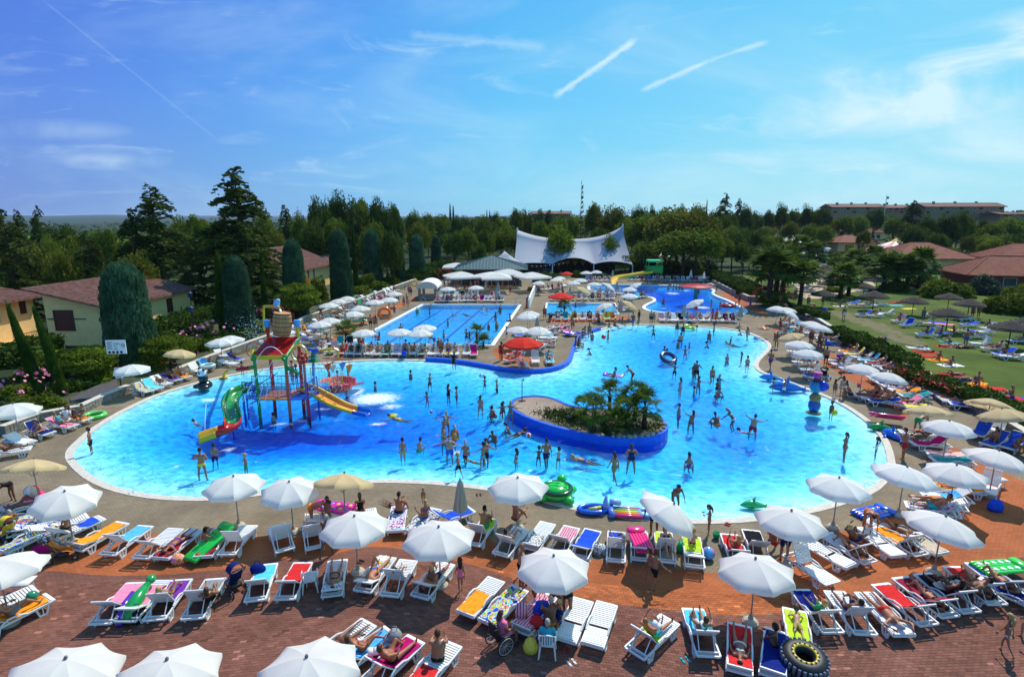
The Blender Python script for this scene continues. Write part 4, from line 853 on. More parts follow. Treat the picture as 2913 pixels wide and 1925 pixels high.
TR['cyp']=T('cyp',surf_pts(5000,cyp_prof,5,.05),.035,F_CYP,0,.5,lambda t:core(t,cyp_prof,.9,8),F_CYP)
np.random.seed(6);C=rdir(4000)*np.random.uniform(.6,1,(4000,1))**.4;C[:,2]=.62+C[:,2]*.36;C[:,:2]*=1+.12*np.sin(C[:,2:3]*30)
TR['mop']=T('mop',C,.04,F_BROAD)
np.random.seed(61);C=rdir(3500)*np.random.uniform(.5,1,(3500,1))**.4;C[:,2]=.84+C[:,2]*.15;TR['umbpine']=T('umbpine',C,.05,F_DARKB)
def bush_pts(seed,n=3000):
 np.random.seed(seed);D=rdir(14);D[:,2]=np.abs(D[:,2]);cen=D*np.random.uniform(.3,.65,(14,1));k=np.random.randint(0,14,n);C=cen[k]+rdir(n)*np.random.uniform(.25,.42,(n,1));C[:,2]=np.abs(C[:,2]);return C
for i,(nm,mt)in enumerate((('bush',F_HEDGE),('dbush',F_DARKB),('gbush',F_GREY),('bbush',F_BROAD))):
 TR[nm]=T(nm,bush_pts(100+i),.055,mt,0,.5,lambda t:[t.bar((0,0,0),(math.cos(a)*.3,math.sin(a)*.3,.6),.03)for a in range(6)])
C,s_=mk_broad(2600,30,.03,91);C[:,2]=np.clip((C[:,2]-.35)*1.35+.12,.1,1);TR['open']=T('open',C,.05,F_BROAD,trunk=lambda t:limbs(t,3))
GR={'broad':'broadleaf trees of the park','olive':'yellowish trees of the park','dark':'dark trees of the park','cedar':'dark cedars of the park','fir':'firs on the skyline','clip':'clipped columnar conifers','clipf':'clipped columnar conifers','cyp':'slim cypresses','mop':'round headed pines','umbpine':'round headed pines','bush':'garden shrubs','dbush':'garden shrubs','gbush':'garden shrubs','bbush':'garden shrubs','bare':None,'open':None}
NMS={'broad':'broadleaf_tree','olive':'broadleaf_tree','dark':'broadleaf_tree','cedar':'cedar_tree','fir':'fir_tree','clip':'clipped_conifer','clipf':'clipped_conifer','cyp':'cypress_tree','mop':'pine_tree','umbpine':'pine_tree','bush':'shrub','dbush':'shrub','gbush':'shrub','bbush':'shrub','bare':'broken_conifer','open':'broadleaf_tree'}
def put(kind,loc,h,r,lb,rz=None,tilt=None):
 cm,tm_,tmat=TR[kind];b=kind.rstrip('0123456789');root=thg(NMS[b],lb,'shrub' if 'shrub' in NMS[b]else 'tree',loc,0,GR.get(b))
 root.rotation_euler=(tilt[0]if tilt else 0,tilt[1]if tilt else 0,(0 if tilt else random.uniform(0,6.28))if rz is None else rz);root.scale=(r,r,h)
 obj('trunk' if 'shrub' not in NMS[b]else 'stem',tm_,[tmat],root);obj('crown' if 'shrub' not in NMS[b]else 'foliage',cm,[cm.materials[0]],root);return root
def tree(kind,x,yt,D,wpx,lb,k='S',base=None,tilt=None):
 sx,sy=S(k,x,yt);t=PD(sx,sy,D);zg=float(terr(t.x,D))if base is None else base;Z=D*CP+(HC-t.z)*SP;r=wpx/SCL[k]*Z/F0/2
 return put(kind,(t.x,D,zg),t.z-zg,r,lb,tilt=tilt)
def gtree(kind,x,yt,yb,wpx,lb,k='S',z0=0.,**kw):
 bx,by=S(k,x,yb);g=P(bx,by,z0);return tree(kind,x,yt,g.y,wpx,lb,k,base=z0,**kw)
for x,yt,yb,w,lb in((340,750,1042,149,'largest blue green clipped conifer, nearest, in front of the yellow house'),(664,731,960,92,'dark clipped conifer between two slim cypresses, second from the left'),(828,683,897,75,'clipped conifer in front of the middle yellow house'),(961,655,851,70,'tall clipped conifer beside the curved lamp post'),(1056,655,806,60,'clipped conifer right of the slim cypress, fifth from the left'),(1128,672,797,46,'clipped conifer half hidden by a slim cypress, sixth from the left'),(1184,668,792,53,'clipped conifer left of the green embankment by the cafe'),(1239,670,762,34,'smallest clipped conifer, farthest of the row, near the cafe')):
 gtree('clip' if w>60 else 'clipf',x,yt,yb,w*.9,lb)
for x,yt,yb,w,lb in((617,720,958,42,'slim cypress left of the second clipped conifer'),(740,714,940,21,'slender dark cypress behind the playground barrel'),(1003,641,826,18,'tall slim cypress right of the curved lamp post'),(1128,649,800,12,'slender cypress in front of a clipped conifer, toward the cafe'),(1000,770,838,11,'short slim cypress at the foot of the tall one'),(1101,748,812,7,'thin young cypress between clipped conifers'),(941,780,855,12,'short cypress left of the lamp post'),(515,870,925,8,'thin brownish cypress on the corner of the yellow house')):
 gtree('cyp',x,yt,yb,w,lb)
gtree('cyp',72,858,1130,36,'leaning dark cypress at the left edge, nearest the frame',tilt=(0,-.19));gtree('cyp',138,866,1122,34,'leaning cypress second from the left edge, before the yellow house',tilt=(0,-.17))
for i,(x,yt,D,w,lb)in enumerate(((665,484,78,250,'tallest dark cedar, standing above all the trees on the left'),(425,536,86,210,'second tallest cedar with a bent top, left of the tallest'),(367,600,84,130,'cedar shoulder with curved top beside the bent cedar'),(103,591,118,70,'distant cedar with thin crown near the left edge'),(45,603,100,80,'cedar with nodding top by the left edge of the frame'),(5,603,70,150,'cedar cut by the left edge of the frame'),(245,664,76,120,'broad tiered cedar above the roof ridge of the yellow house'),(535,690,74,110,'light tiered cedar right of the roof of the yellow house'),(811,588,128,90,'slender cedar in the gap left of the poplars'),(700,660,74,190,'wide low cedar behind the second clipped conifer'),(1005,590,120,90,'dark cedar in front of the poplar group'),(2602,574,180,90,'dark flat topped cedar before the skyline apartment blocks'),(2690,640,165,80,'dark cedar behind the terracotta pavilions'))):
 tree('cedar%d'%(i%3),x,yt,D,w*1.35,lb)
tree('bare',1655,517,150,34,'thin broken conifer rising above the membrane tent')
for x,yt,D,w,lb in((2066,553,260,42,'pointed dark fir on the skyline right of the round tree'),(2105,567,270,30,'smaller pointed fir beside the skyline fir')):tree('cedar1',x,yt,D,w*1.9,lb)
for x,yt,D,w,lb in((1280,580,420,9,'tall dark cypress on the skyline, left of a pair'),(1289,585,425,9,'dark cypress on the skyline, right of a pair'),(1385,597,430,6,'tiny skyline cypress above the cafe'),(1393,599,430,6,'tiny skyline cypress right beside its twin'),(2012,571,240,8,'dark pointed cypress on the skyline left of the fir')):tree('cyp',x,yt,D,w,lb)
LIST=[('dark',2090,652,135,80),('dark',2140,655,140,70),('broad',2180,664,142,60),('dark',2215,668,150,50),('broad',2060,672,126,70),('dark',2120,690,124,60),('dark',2165,690,128,50),('dark',2060,610,170,50),('dark',165,622,115,90),('olive',70,690,78,110),('olive',170,700,74,100),('broad',135,672,95,60),('broad',185,662,105,60),('broad',290,645,110,70),('olive',380,710,72,100),('broad',505,618,112,60),('broad',560,600,115,90),('broad',610,622,110,60),('broad',742,590,120,60),('broad',850,604,125,50),('olive',780,640,112,60),('dark',905,558,135,70),('dark',935,548,140,60),('dark',976,543,142,80),('broad',1020,553,138,70),('dark',1075,560,136,70),('dark',1113,565,140,60),('dark',890,620,115,80),('broad',950,610,118,80),('broad',1060,625,112,80),('dark',1110,640,108,60),('broad',1175,600,165,50),('olive',1190,625,135,70),('broad',1215,604,180,44),('broad',1250,608,190,50),('dark',1300,612,185,44),('broad',1262,605,230,34),('dark',1330,614,200,50),('broad',1372,610,190,50),('dark',1405,602,260,36),('broad',1425,615,170,60),('olive',1470,590,175,44),('olive',1497,590,178,40),('dark',1535,594,240,30),('dark',1562,592,250,30),('broad',1597,604,240,26),('broad',1630,608,180,50),('olive',1690,573,165,60),('olive',1750,577,160,84),('dark',1810,583,210,34),('dark',1832,580,215,34),('dark',1855,583,212,30),('dark',1893,582,220,34),('dark',1940,580,225,40),('broad',1985,577,230,50),('broad',1330,650,130,60),('broad',1380,645,135,60),('dark',1290,655,128,60),('broad',1440,640,140,90),('dark',1360,690,118,50),('broad',1540,620,155,60),('broad',1590,615,158,60),('dark',1710,640,145,80),('broad',1780,625,150,80),('broad',1830,600,140,110),('broad',1900,595,132,130),('olive',1935,583,128,170),('olive',1990,590,124,150),('broad',1950,640,118,200),('broad',2020,650,116,90),('broad',1840,680,124,70),('dark',2040,588,200,40),('dark',2080,595,190,50),('dark',2125,580,210,44),('broad',2090,640,150,70),('dark',2060,660,130,60),('dark',2120,640,150,50),('dark',2155,600,230,40),('dark',2190,590,235,36),('dark',2228,576,230,40),('dark',2262,586,232,34),('dark',2300,580,230,36),('dark',2348,579,228,40),('dark',2325,592,226,34),('broad',2180,640,215,60),('olive',2250,628,195,60),('broad',2310,635,190,60),('broad',2350,640,180,50),('broad',2400,608,220,60),('dark',2492,590,230,50),('broad',2440,610,225,60),('broad',2550,615,210,60),('broad',2460,650,185,36),('dark',2640,610,160,60),('dark',2700,600,158,70),('dark',2735,595,160,50),('broad',2755,605,170,50),('dark',2800,620,190,40),('broad',2830,628,170,70),('broad',2880,618,175,90),('broad',2800,660,150,60),('olive',2760,665,145,40),('broad',2850,665,140,100),('dark',2900,660,138,80),('dark',2670,655,150,70),('dark',2610,640,155,80),('broad',2420,690,128,24)]
ZON=lambda x:'at the far left' if x<300 else 'left of the tall cedar' if x<640 else 'right of the tall cedar' if x<860 else 'in the poplar group' if x<1130 else 'behind the cafe' if x<1450 else 'behind the membrane tent' if x<1800 else 'in the big round group right of the tent' if x<2030 else 'among the red roofed pavilions' if x<2400 else 'below the skyline apartment blocks' if x<2700 else 'at the right edge'
for i,(kd,x,yt,D,w)in enumerate(LIST):
 hgt='skyline' if yt<605 else 'mid height' if yt<640 else 'low'
 tree(kd+str(i%{'broad':4,'olive':2,'dark':2}[kd]),x,yt,D,w*1.12,'%s %s tree %s'%(hgt,{'broad':'green','olive':'yellowish','dark':'dark green'}[kd],ZON(x)))
gtree('open',1592,640,772,100,'open branched tree standing in front of the left half of the tent');gtree('open',1735,665,772,70,'thin pale tree in front of the right half of the tent')
BU=[('mop','B1',670,600,3.6,2.2,'mop headed young pine in front of the largest clipped conifer'),('mop','B1',1270,500,3.6,2.3,'bright round pine bush right of the largest clipped conifer'),('mop','C2',395,1190,4.6,3.0,'round green tree behind the playground, left of the parasols'),('bbush','C2',530,1050,4.2,2.6,'leafy shrub left of the curved lamp post'),('mop','B1',480,580,3,1.8,'dark shrub below the yellow house'),('bush','B1',100,480,2.6,3.5,'hedge mass at the left edge'),('bbush','B1',150,720,1.5,2,'oleander with pink flowers at the foot of the leaning cypresses'),('dbush','B1',60,850,1.6,2.2,'dark shrub behind the parasol at the left edge'),('bbush','B1',300,800,1.4,1.8,'shrub beside the asphalt path'),('bush','B1',520,660,1.3,2.2,'low green shrub along the asphalt path'),('dbush','B1',400,560,2.6,3,'dark shrub between leaning cypress and young pine'),('bbush','B1',760,600,1.6,2.0,'shrub below the largest clipped conifer'),('bbush','B1',1100,520,1.7,1.8,'shrub with red blossoms beside the notice board'),('dbush','B1',1190,440,2.2,2.2,'dark shrub right of the largest clipped conifer'),('bbush','B1',1460,380,2.0,2.2,'oleander beside the dark garden lantern'),('bush','B1',1150,330,2.6,3.2,'trimmed hedge at the corner of the yellow house'),('bush','B1',1400,250,2.6,3.6,'trimmed hedge along the yellow house'),('bbush','B1',1600,330,2.0,2.6,'oleander below the slim cypress'),('bbush','B1',1800,300,2.0,2.6,'flowering oleander under the second clipped conifer'),('bbush','B2',40,230,2.0,2.6,'oleander left of the yellow water pipe'),('dbush','B2',200,170,2.0,2.4,'shrub behind the barrel'),('bbush','C2',620,1120,1.4,2.2,'shrub behind the wall beside the white parasols'),('bbush','C2',850,1010,1.8,2.8,'shrub behind the long white wall'),('bbush','C2',900,960,3,3,'large shrub under the fifth clipped conifer'),('bbush','C2',1000,980,2,2.4,'shrub row behind the long white wall'),('dbush','C2',1060,930,2.2,2.6,'dark shrub near the far end of the wall'),('dbush','C2',1460,890,2.0,2.6,'dark red leaved shrub beside the cafe parasols'),('bush','C2',1550,680,3.0,4,'bright green shrub behind the cafe'),('bush','C3',430,900,2.0,3.2,'green shrub below the stage steps'),('bush','C3',660,880,1.6,3,'low shrub in front of the stage'),('gbush','C3',780,880,1.6,3,'greyish shrub between the far white parasols'),('mop','C3',990,850,4.4,3.4,'palm like bush beside the yellow water slide'),('bush','C3',1090,850,3.2,3.4,'bright bush left of the green slide tower'),('dbush','C3',1310,850,4.2,5,'dark shrub mass right of the green slide tower'),('dbush','C3',1450,855,4.4,5,'dark shrub mass under the big round tree'),('dbush','C3',1580,850,4,5,'dark shrub mass at the end of the back pool'),('dbush','C3',1150,800,3,4,'dark shrub behind the green slide tower'),('bbush','C3',290,985,.9,1.2,'small clipped shrub on the ramp by the lap pool'),('gbush','C4',1620,1010,3.4,3.4,'silvery olive shrub in front of the red pavilion'),('bbush','C4',1250,1030,3.4,4.4,'large green shrub left of the silvery olive'),('bbush','C4',1420,1030,2.6,4.0,'green shrub behind the straw parasols'),('bbush','C4',1820,1150,3.2,4.4,'round shrub at the right edge of the lawn'),('bbush','C4',1900,1080,3.4,3.6,'shrub under the red pavilion at the right edge'),('dbush','C4',1180,960,3,3.6,'dark shrub behind the palm group'),('dbush','C4',950,990,2.6,3.4,'dark shrub under the palm group'),('bbush','C4',500,990,1.2,2.4,'low shrub at the edge of the sand beach'),('bbush','C4',30,1070,2,3.2,'shrub with red blossoms at the start of the lawn'),('bbush','C4',600,840,1.8,3,'shrub behind the straw parasols of the beach'),('dbush','C4',420,860,2,3.4,'shrub between the beach parasols'),('bbush','C4',520,740,2,4,'hedge at the far lagoon'),('mop','C4',1310,790,4.6,4.4,'dark olive tree before the terracotta roofs')]
rq=random.Random(8)
for i in range(30):
 x_,y_=rq.uniform(20,640),rq.uniform(745,900)
 if .2<(y_-720)/70<.9 and x_<380:continue
 BU.append((rq.choice(['dbush','bbush','mop']),'C4',x_,y_,rq.uniform(1.6,3.6),rq.uniform(1.6,3.4),'garden shrub of the beach area '+('near the lagoon' if y_<800 else 'between the straw parasols')))
for kd,k,x,y,h,r,lb in BU:
 z=LZ if k=='C4' else 0;p=Q(k,x,y,z);put(kd,(p.x,p.y,z-.1),h*(.78 if k[0]in 'B' and p.x<0 else 1),r*.9,lb)
def blossoms(k,x,y,h,r,n,mt,lb):
 p=Q(k,x,y);np.random.seed(int(x+y));d=rdir(n);d[:,2]=np.abs(d[:,2]);C=d*np.array([r,r,h])*.98+np.array([p.x,p.y,0]);u,v=luv(n,.11,0,.9);o=quads('blossoms',C,u,v,mt,None,None,'stuff');o['label']=lb;o['category']='blossoms'
blossoms('B1',240,740,2.2,2.0,70,M_PINKF,'pink oleander blossoms at the foot of the leaning cypresses');blossoms('B1',1120,500,2.2,1.9,60,M_REDF,'red blossoms beside the notice board');blossoms('B1',1490,380,2.4,2.3,60,M_PINKF,'pink blossoms beside the garden lantern');blossoms('B1',1620,320,2.3,2.6,40,M_PINKF,'pink blossoms below the slim cypress');blossoms('B2',200,180,2.4,2.6,120,M_REDF,'red blossoms behind the barrel');blossoms('C4',30,1060,2.4,3.2,160,M_REDF,'red blossoms at the start of the lawn');blossoms('C2',1460,895,2.2,2.7,200,M_REDF,'red leaves beside the cafe parasols')
def hedge(line,w,h,lb,base=LZ,s=.09,mt=None,dens=95):
 mt=mt or F_HEDGE;L_=dense(line,1.2);o0=L_[0];root=thg('hedge',lb,'hedge',(o0.x,o0.y,base));C=[];rr=np.random.RandomState(len(L_));m=MB()
 for a,b in zip(L_,L_[1:]):
  d=(b-a);ln=d.length;d.normalize();nn=V3((d.y,-d.x,0));n=int(dens*ln*(w+2*h));t=rr.rand(n)*ln;q=rr.rand(n)*(w+2*h)-h;lump=.14*np.sin((t+(a-o0).length)*2.1)+rr.normal(0,.07,n)
  off=np.clip(q,0,w)-w/2;zz=np.where(q<0,h+q,np.where(q>w,h-(q-w),h))+np.where((q>0)&(q<w),lump,0);off=off+np.where(q<0,-lump,np.where(q>w,lump,0))
  pts_=np.array(a-o0)[None,:]+np.array(d)[None,:]*t[:,None]+np.array(nn)[None,:]*off[:,None];pts_[:,2]=zz;C.append(pts_);m.bar(a-o0+V3((0,0,h*.45)),b-o0+V3((0,0,h*.45)),w*.86,h*.84)
 m.build('branch_core',F_DARKB,root);C=np.concatenate(C);u,v=luv(len(C),s,0,.6);quads('foliage',C,u,v,mt,root)
offl=[p+V3((.9,.9,0))for p in wall_line]
hedge([Q('C4',230,1150,LZ),Q('C4',300,1165,LZ),Q('C4',420,1200,LZ)],1.6,.8,'short trimmed hedge beside the steps to the lawn')
hedge([Q('C4',x,y,LZ)for x,y in((480,1310),(620,1350),(800,1430),(960,1510),(1060,1550))],1.8,.8,'long trimmed hedge between stone wall and lawn')
hedge([Q('B4',x,y,LZ)for x,y in((1000,560),(1150,620),(1350,680),(1600,770),(1800,850),(1980,960))],1.7,.65,'hedge with red flowers at the near end of the lawn',mt=F_HEDGE)
hedge([Q('C3',x,y,.5)for x,y in((1640,880),(1720,920),(1830,970),(1920,1020))],3.2,1.3,'bright clipped hedge right of the back pool',base=.4)
hedge([Q('B1',x,y)for x,y in((1090,330),(1300,260),(1560,160))],2.0,1.9,'tall trimmed hedge in front of the yellow house',base=0,dens=50,s=.12)
hedge([Q('C1',x,y)for x,y in((0,1540),(200,1480),(420,1420))],2.0,1.5,'hedge at the left edge below the balcony house',base=0,dens=50,s=.12)
hedge([Q('C2',x,y)for x,y in((1290,905),(1400,850),(1500,820))],6.0,1.6,'green embankment left of the cafe',base=0,dens=20,s=.25)
bl=np.concatenate([np.array(Q('B4',x,y,LZ+.7))[None]+np.random.RandomState(int(x)).normal(0,1,(26,3))*np.array([.9,.9,.12])for x,y in((1000,530),(1080,540),(1180,590),(1240,610),(1300,640),(930,500))]);u,v=luv(len(bl),.08);o=quads('blossoms',bl,u,v,M_REDF,None,None,'stuff');tag(o,'red flowers on top of the lawn hedge','blossoms')
rg=np.random.RandomState(12);Cs=[];Us=[]
n_t=3600;th=rg.uniform(-1.0,1.0,n_t);rr_=np.exp(rg.uniform(math.log(125),math.log(2600),n_t));X=rr_*np.sin(th);Y=rr_*np.cos(th)
okk=(Y>118)&~((np.abs(X+3)<75)&(Y<172))&~((X>20)&(Y<128));X,Y=X[okk],Y[okk];ZT=terr(X,Y)
HX=np.array([[o.location.x,o.location.y]for o in COL.objects if o.name.startswith('house')])
for x,y,z in zip(X,Y,ZT):
 r0=math.hypot(x,y);hmax=11.5 if r0<500 else 13
 if x>20 and y<290:
  hmax=4.6
  if y<205 and .40<x/y<.69:continue
  if np.min(np.abs(HX[:,0]+6-x)+np.abs(HX[:,1]-3-y)*.6)<13 or(y<165 and abs(x/y-.56)<.13):continue
 h=rg.uniform(hmax*.55,hmax);w=h*rg.uniform(.35,.6);n=70 if r0<400 else 34;d=rdir(n);d[:,2]=d[:,2]*.5+.5;c=d*np.array([w,w,h*.62])*rg.uniform(.7,1.0,(n,1));c[:,2]+=h*.3+z;c[:,0]+=x;c[:,1]+=y;Cs.append(c);Us.append(np.full(n,(.55 if r0<400 else 1.0)*w/5))
C=np.concatenate(Cs);s=np.concatenate(Us)[:,None];u,v=luv(len(C),1.0,.2,.7);cl=(np.sin(C[:,0]*.013)+np.sin(C[:,1]*.017+C[:,0]*.004)+rg.normal(0,.5,len(C))>.3).astype(int)
o=quads('distant_woodland',C,u*s*1.25,v*s*1.25,[F_DARKB,F_BROAD],None,cl,'stuff');tag(o,'distant wooded countryside stretching to the horizon','woodland')
#palms
def fan_leaf(nb=13,L_=.62,stalk=.75,droop=.25,seed=0,wd=.034):
 r=random.Random(seed);m=MB();p0=V3((0,0,0));pe=V3((0,stalk,.12));m.tube([p0,pe*.5+V3((0,0,.05)),pe],[.018,.014,.01],4,cap=False)
 for i in range(nb):
  a=(i/(nb-1)-.5)*3.6;d=V3((math.sin(a),math.cos(a),0));l=L_*(1-.15*abs(a)/1.8)*r.uniform(.85,1.05);s=V3((d.y,-d.x,0))
  q0=pe;q1=pe+d*l*.45+V3((0,0,.02));q2=pe+d*l+V3((0,0,-droop*l*r.uniform(.4,1.4)));w=wd
  m.add([q0,q1-s*w,q1+s*w,q2,q1+V3((0,0,.012))],[(0,1,4),(0,4,2),(1,3,4),(4,3,2)])
 return m.mesh('palm_leaf')
FAN=[fan_leaf(seed=i,droop=.2+.15*i)for i in range(3)];FANL=[fan_leaf(10,seed=i,wd=.075)for i in range(2)]
def palm_crown_np(nl,seed,spread=1.0):
 """joined crown for distant palms"""
 r=random.Random(seed);m=MB();me=FANL[0];V=[v.co.copy()for v in me.vertices];Fs=[tuple(p.vertices)for p in me.polygons]
 for i in range(nl):
  el=r.uniform(-.5,1.25);az=i*2.4+r.uniform(-.3,.3);s=r.uniform(.85,1.15)*spread;M=Matrix.Rotation(az,3,'Z')@Matrix.Rotation(el,3,'X')@Matrix.Scale(s,3)
  m.add([M@v for v in V],Fs)
 me=m.mesh('crown');me.materials.append(F_PALM);return me
PC=[palm_crown_np(44,1),palm_crown_np(44,2)]
pt=MB();pt.tube([(0,0,0),(.02,0,.5),(0,0,1)],[.16,.12,.14],8);PT=pt.mesh('trunk')
def palm(loc,h,lb,sc=1.0,near=False,seed=0,group='fan palms',nl=30):
 root=thg('fan_palm',lb,'palm',loc,random.Random(seed).uniform(0,6),group)
 t=obj('trunk',PT,[M_PBARK],root);t.scale=(sc,sc,h)
 if near:
  r=random.Random(seed)
  for i in range(nl):
   el=r.uniform(-.55,1.3);l=obj('palm_leaf',FAN[i%3],[F_PALM],root);l.location=(0,0,h-.05);l.rotation_euler=(el,0,i*2.4+r.uniform(-.3,.3));l.scale=(sc*r.uniform(.85,1.2),)*3
 else:
  c=obj('crown',PC[seed%2],[F_PALM],root);c.location=(0,0,h-.05);c.scale=(sc,)*3
 return root
ISL_G='fan palms on the island'
for i,(x,y,h,s,lb)in enumerate(((752,985,2.1,1.15,'leftmost fan palm of the island with tall bare trunk'),(868,900,2.7,1.0,'tallest slender fan palm behind the others on the island'),(1000,960,1.5,1.25,'short bushy fan palm in the middle of the island'),(1130,960,2.2,1.15,'rightmost fan palm of the island, leaning outward'),(940,985,.7,1.1,'lowest fan palm with foliage touching the ground on the island'),(1060,900,2.6,1.0,'tall fan palm behind the right pair on the island'),(690,880,.9,1.0,'low fan palm beside the soil at the left of the group'))):
 p=Q('B3',x,y,ISZ);palm((p.x,p.y,ISZ),h*.58,lb,s*.88,True,i+1,ISL_G,24)
p=Q('C4',250,1090,LZ)
for i,(x,y,h,s,lb)in enumerate(((240,1090,5.2,1.7,'tall fan palm at the start of the lawn steps'),(540,1040,3.8,1.7,'fan palm between two straw parasols'),(600,1020,3.2,1.6,'shorter fan palm beside the straw parasol'),(1120,970,5.4,2.0,'fan palm right of the palm group before the terracotta roof'),(950,980,4.6,2.2,'broad fan palm in the middle of the palm group'),(860,975,4.2,2.0,'fan palm at the left of the palm group'),(1030,985,4.0,2.0,'lower fan palm inside the palm group'),(785,880,5.0,1.8,'fan palm in front of the pale pavilion wall'),(650,870,4.0,1.9,'fan palm left of the pale pavilion'),(60,1060,5.5,2.2,'fan palm behind the red blossoms'),(10,1080,6.0,2.4,'fan palm farthest left on the lawn'),(110,1000,5.6,2.3,'fan palm right behind the leftmost lawn palm'),(330,800,4.0,2.2,'fan palm beside the far lagoon'),(235,790,5.6,2.2,'taller fan palm before the green kiosk'),(150,770,4.0,2.0,'fan palm left of the green kiosk'),(30,760,4.0,2.4,'fan palm near the beach end of the back pool'),(720,900,3.2,1.8,'fan palm below the pale pavilion corner'))):
 q=Q('C4',x,y,LZ);palm((q.x,q.y,LZ),h*.74,lb,s*1.3,False,i+20,'fan palms of the beach garden')
q=Q('M1',2140,700);palm((q.x,q.y,0),1.1,'spiky potted palm at the near right corner of the lap pool',.9,True,50,None,26)
q=Q('M1',2240,740);palm((q.x,q.y,0),.35,'low spiky plant in a stone trough beside the pool ladder',.8,True,51,None,22)
q=Q('M1',140,660);palm((q.x,q.y,0),.9,'bushy palm between the loungers left of the lap pool',1.2,True,52,None,30)
q=Q('M2',1040,720);palm((q.x,q.y,0),1.0,'small palm at the near edge of the square pool',.85,True,53,None,26)
rk=random.Random(4);sm=MB();sm.ball((0,0,0),(.17,.13,.10),7,5);sme=sm.mesh('boulder');rp_=[Q('B3',x,y,ISZ+.1)for x,y in((1180,865),(1215,880),(1255,900),(1280,930),(1275,955),(1255,975),(1225,990),(1190,1003),(1150,1012),(1110,1018),(1060,1020),(1020,1022),(980,1022),(940,1020),(900,1018),(590,860),(575,875),(610,855),(1240,925),(1150,860),(820,1010),(850,930))]
for i,q in enumerate(rp_):
 o=obj('boulder',sme,[pmat('pale_boulder',(.30,.25,.18),.85,var=.2,scale=4,rnd=.25)]);o.location=q;o.rotation_euler=(0,0,rk.uniform(0,3));s=rk.uniform(.7,1.3);o.scale=(s,s,s);tag(o,'pale rounded boulder edging the planted end of the island','boulder','boulders around the island bed')
gc=np.concatenate([np.array(Q('B3',x,y,ISZ))[None]+np.random.RandomState(i).normal(0,1,(380,3))*np.array([sx,sy,.0])for i,(x,y,sx,sy)in enumerate(((620,940,1.1,.7),(560,880,1.1,.6),(480,850,.7,.5),(1180,950,.9,.5),(760,900,1.0,.5)))]);gi=ins_(gc[:,:2],offset(island,-.4));gc=gc[gi];gc[:,2]=ISZ+np.abs(np.random.normal(0,.07,len(gc)));u,v=luv(len(gc),.09,-1,.3);o=quads('ground_cover',gc,u,v,F_HEDGE,None,None,'stuff');tag(o,'weedy green ground cover on the island soil','ground cover')
#sun loungers
M_PLA=pmat('white_plastic',(.72,.715,.70),.4,.4,rnd=.06);M_PLG=pmat('grey_shaded_plastic_lounger',(.42,.45,.48),.45,.4)
SEAT_Z,HINGE,LL=.34,1.15,1.92
def lp(s,a):
 if s<=HINGE:return .96-s,SEAT_Z+.02*math.cos(s*3)
 d=s-HINGE;return .96-HINGE-d*math.cos(a),SEAT_Z+d*math.sin(a)
def lounger_proto(a,lod):
 a=math.radians(a);root=thg('sun_lounger','x','sun lounger');w=.66
 if lod==0:
  sb=MB();sb.box((0,0,0),(w-.06,.058,.018));sme=sb.mesh('slat');n1=13;n2=9
  for i in range(n1):
   s=.05+i*(HINGE-.08)/n1;y,z=lp(s,a);o=obj('slat',sme,[M_PLA],root);o.location=(0,y,z)
  for i in range(n2):
   s=HINGE+.07+i*(LL-HINGE-.10)/n2;y,z=lp(s,a);o=obj('slat',sme,[M_PLA],root);o.location=(0,y,z+.0);o.rotation_euler=(-a,0,0)
 else:
  m=MB()
  for i in range(8):y,z=lp(.07+i*.135,a);m.box((0,y,z),(w-.06,.10,.018))
  m.build('seat',M_PLA,root)
 fr=MB()
 if lod==1:
  for i in range(5):y,z=lp(HINGE+.09+i*.15,a);fr.box((0,y,z),(w-.06,.11,.018),R=Matrix.Rotation(-a,3,'X'))
 for sx in(-1,1):
  y0,z0=lp(HINGE,a);y1,z1=lp(LL,a);fr.bar((sx*(w/2-.02),y0,z0),(sx*(w/2-.02),y1,z1),.04,.03)
 y1,z1=lp(LL-.01,a);fr.bar((-w/2,y1,z1),(w/2,y1,z1),.035,.05);y1,z1=lp(HINGE+.42,a)
 if a>.2:
  for sx in(-1,1):fr.bar((sx*.22,y1,z1-.02),(sx*.22,-.78,.27),.025)
 fr.build('backrest_frame',M_PLA,root)
 for sx in(-1,1):
  m=MB();x=sx*w/2;m.bar((x,.97,SEAT_Z-.01),(x,-.96,SEAT_Z-.05),.045,.06)
  m.tube([(x,.25,SEAT_Z),(x,.05,SEAT_Z+.09),(x,-.22,SEAT_Z+.10),(x,-.42,SEAT_Z)],.028,6)
  m.build('side_rail',M_PLA,root)
  for y in(.62,-.62):
   g=MB();g.bar((x,y+.17,SEAT_Z-.04),(x,y+.09,.02),.045,.05);g.bar((x,y-.17,SEAT_Z-.04),(x,y-.09,.02),.045,.05);g.bar((x,y-.11,.025),(x,y+.11,.025),.05,.05)
   if lod==0:g.bar((x,y,SEAT_Z-.04),(x,y,.03),.03,.03)
   g.build('leg',M_PLA,root)
 for y,z in((.97,SEAT_Z-.01),(-.95,SEAT_Z-.06),(-.66,.12),(-.78,.27))[:4 if lod==0 else 2]:m=MB();m.bar((-w/2,y,z),(w/2,y,z),.05,.05);m.build('cross_rail',M_PLA,root)
 return root
LPR={}
def lproto(a,lod):
 if(a,lod)not in LPR:LPR[(a,lod)]=lounger_proto(a,lod)
 return LPR[(a,lod)]
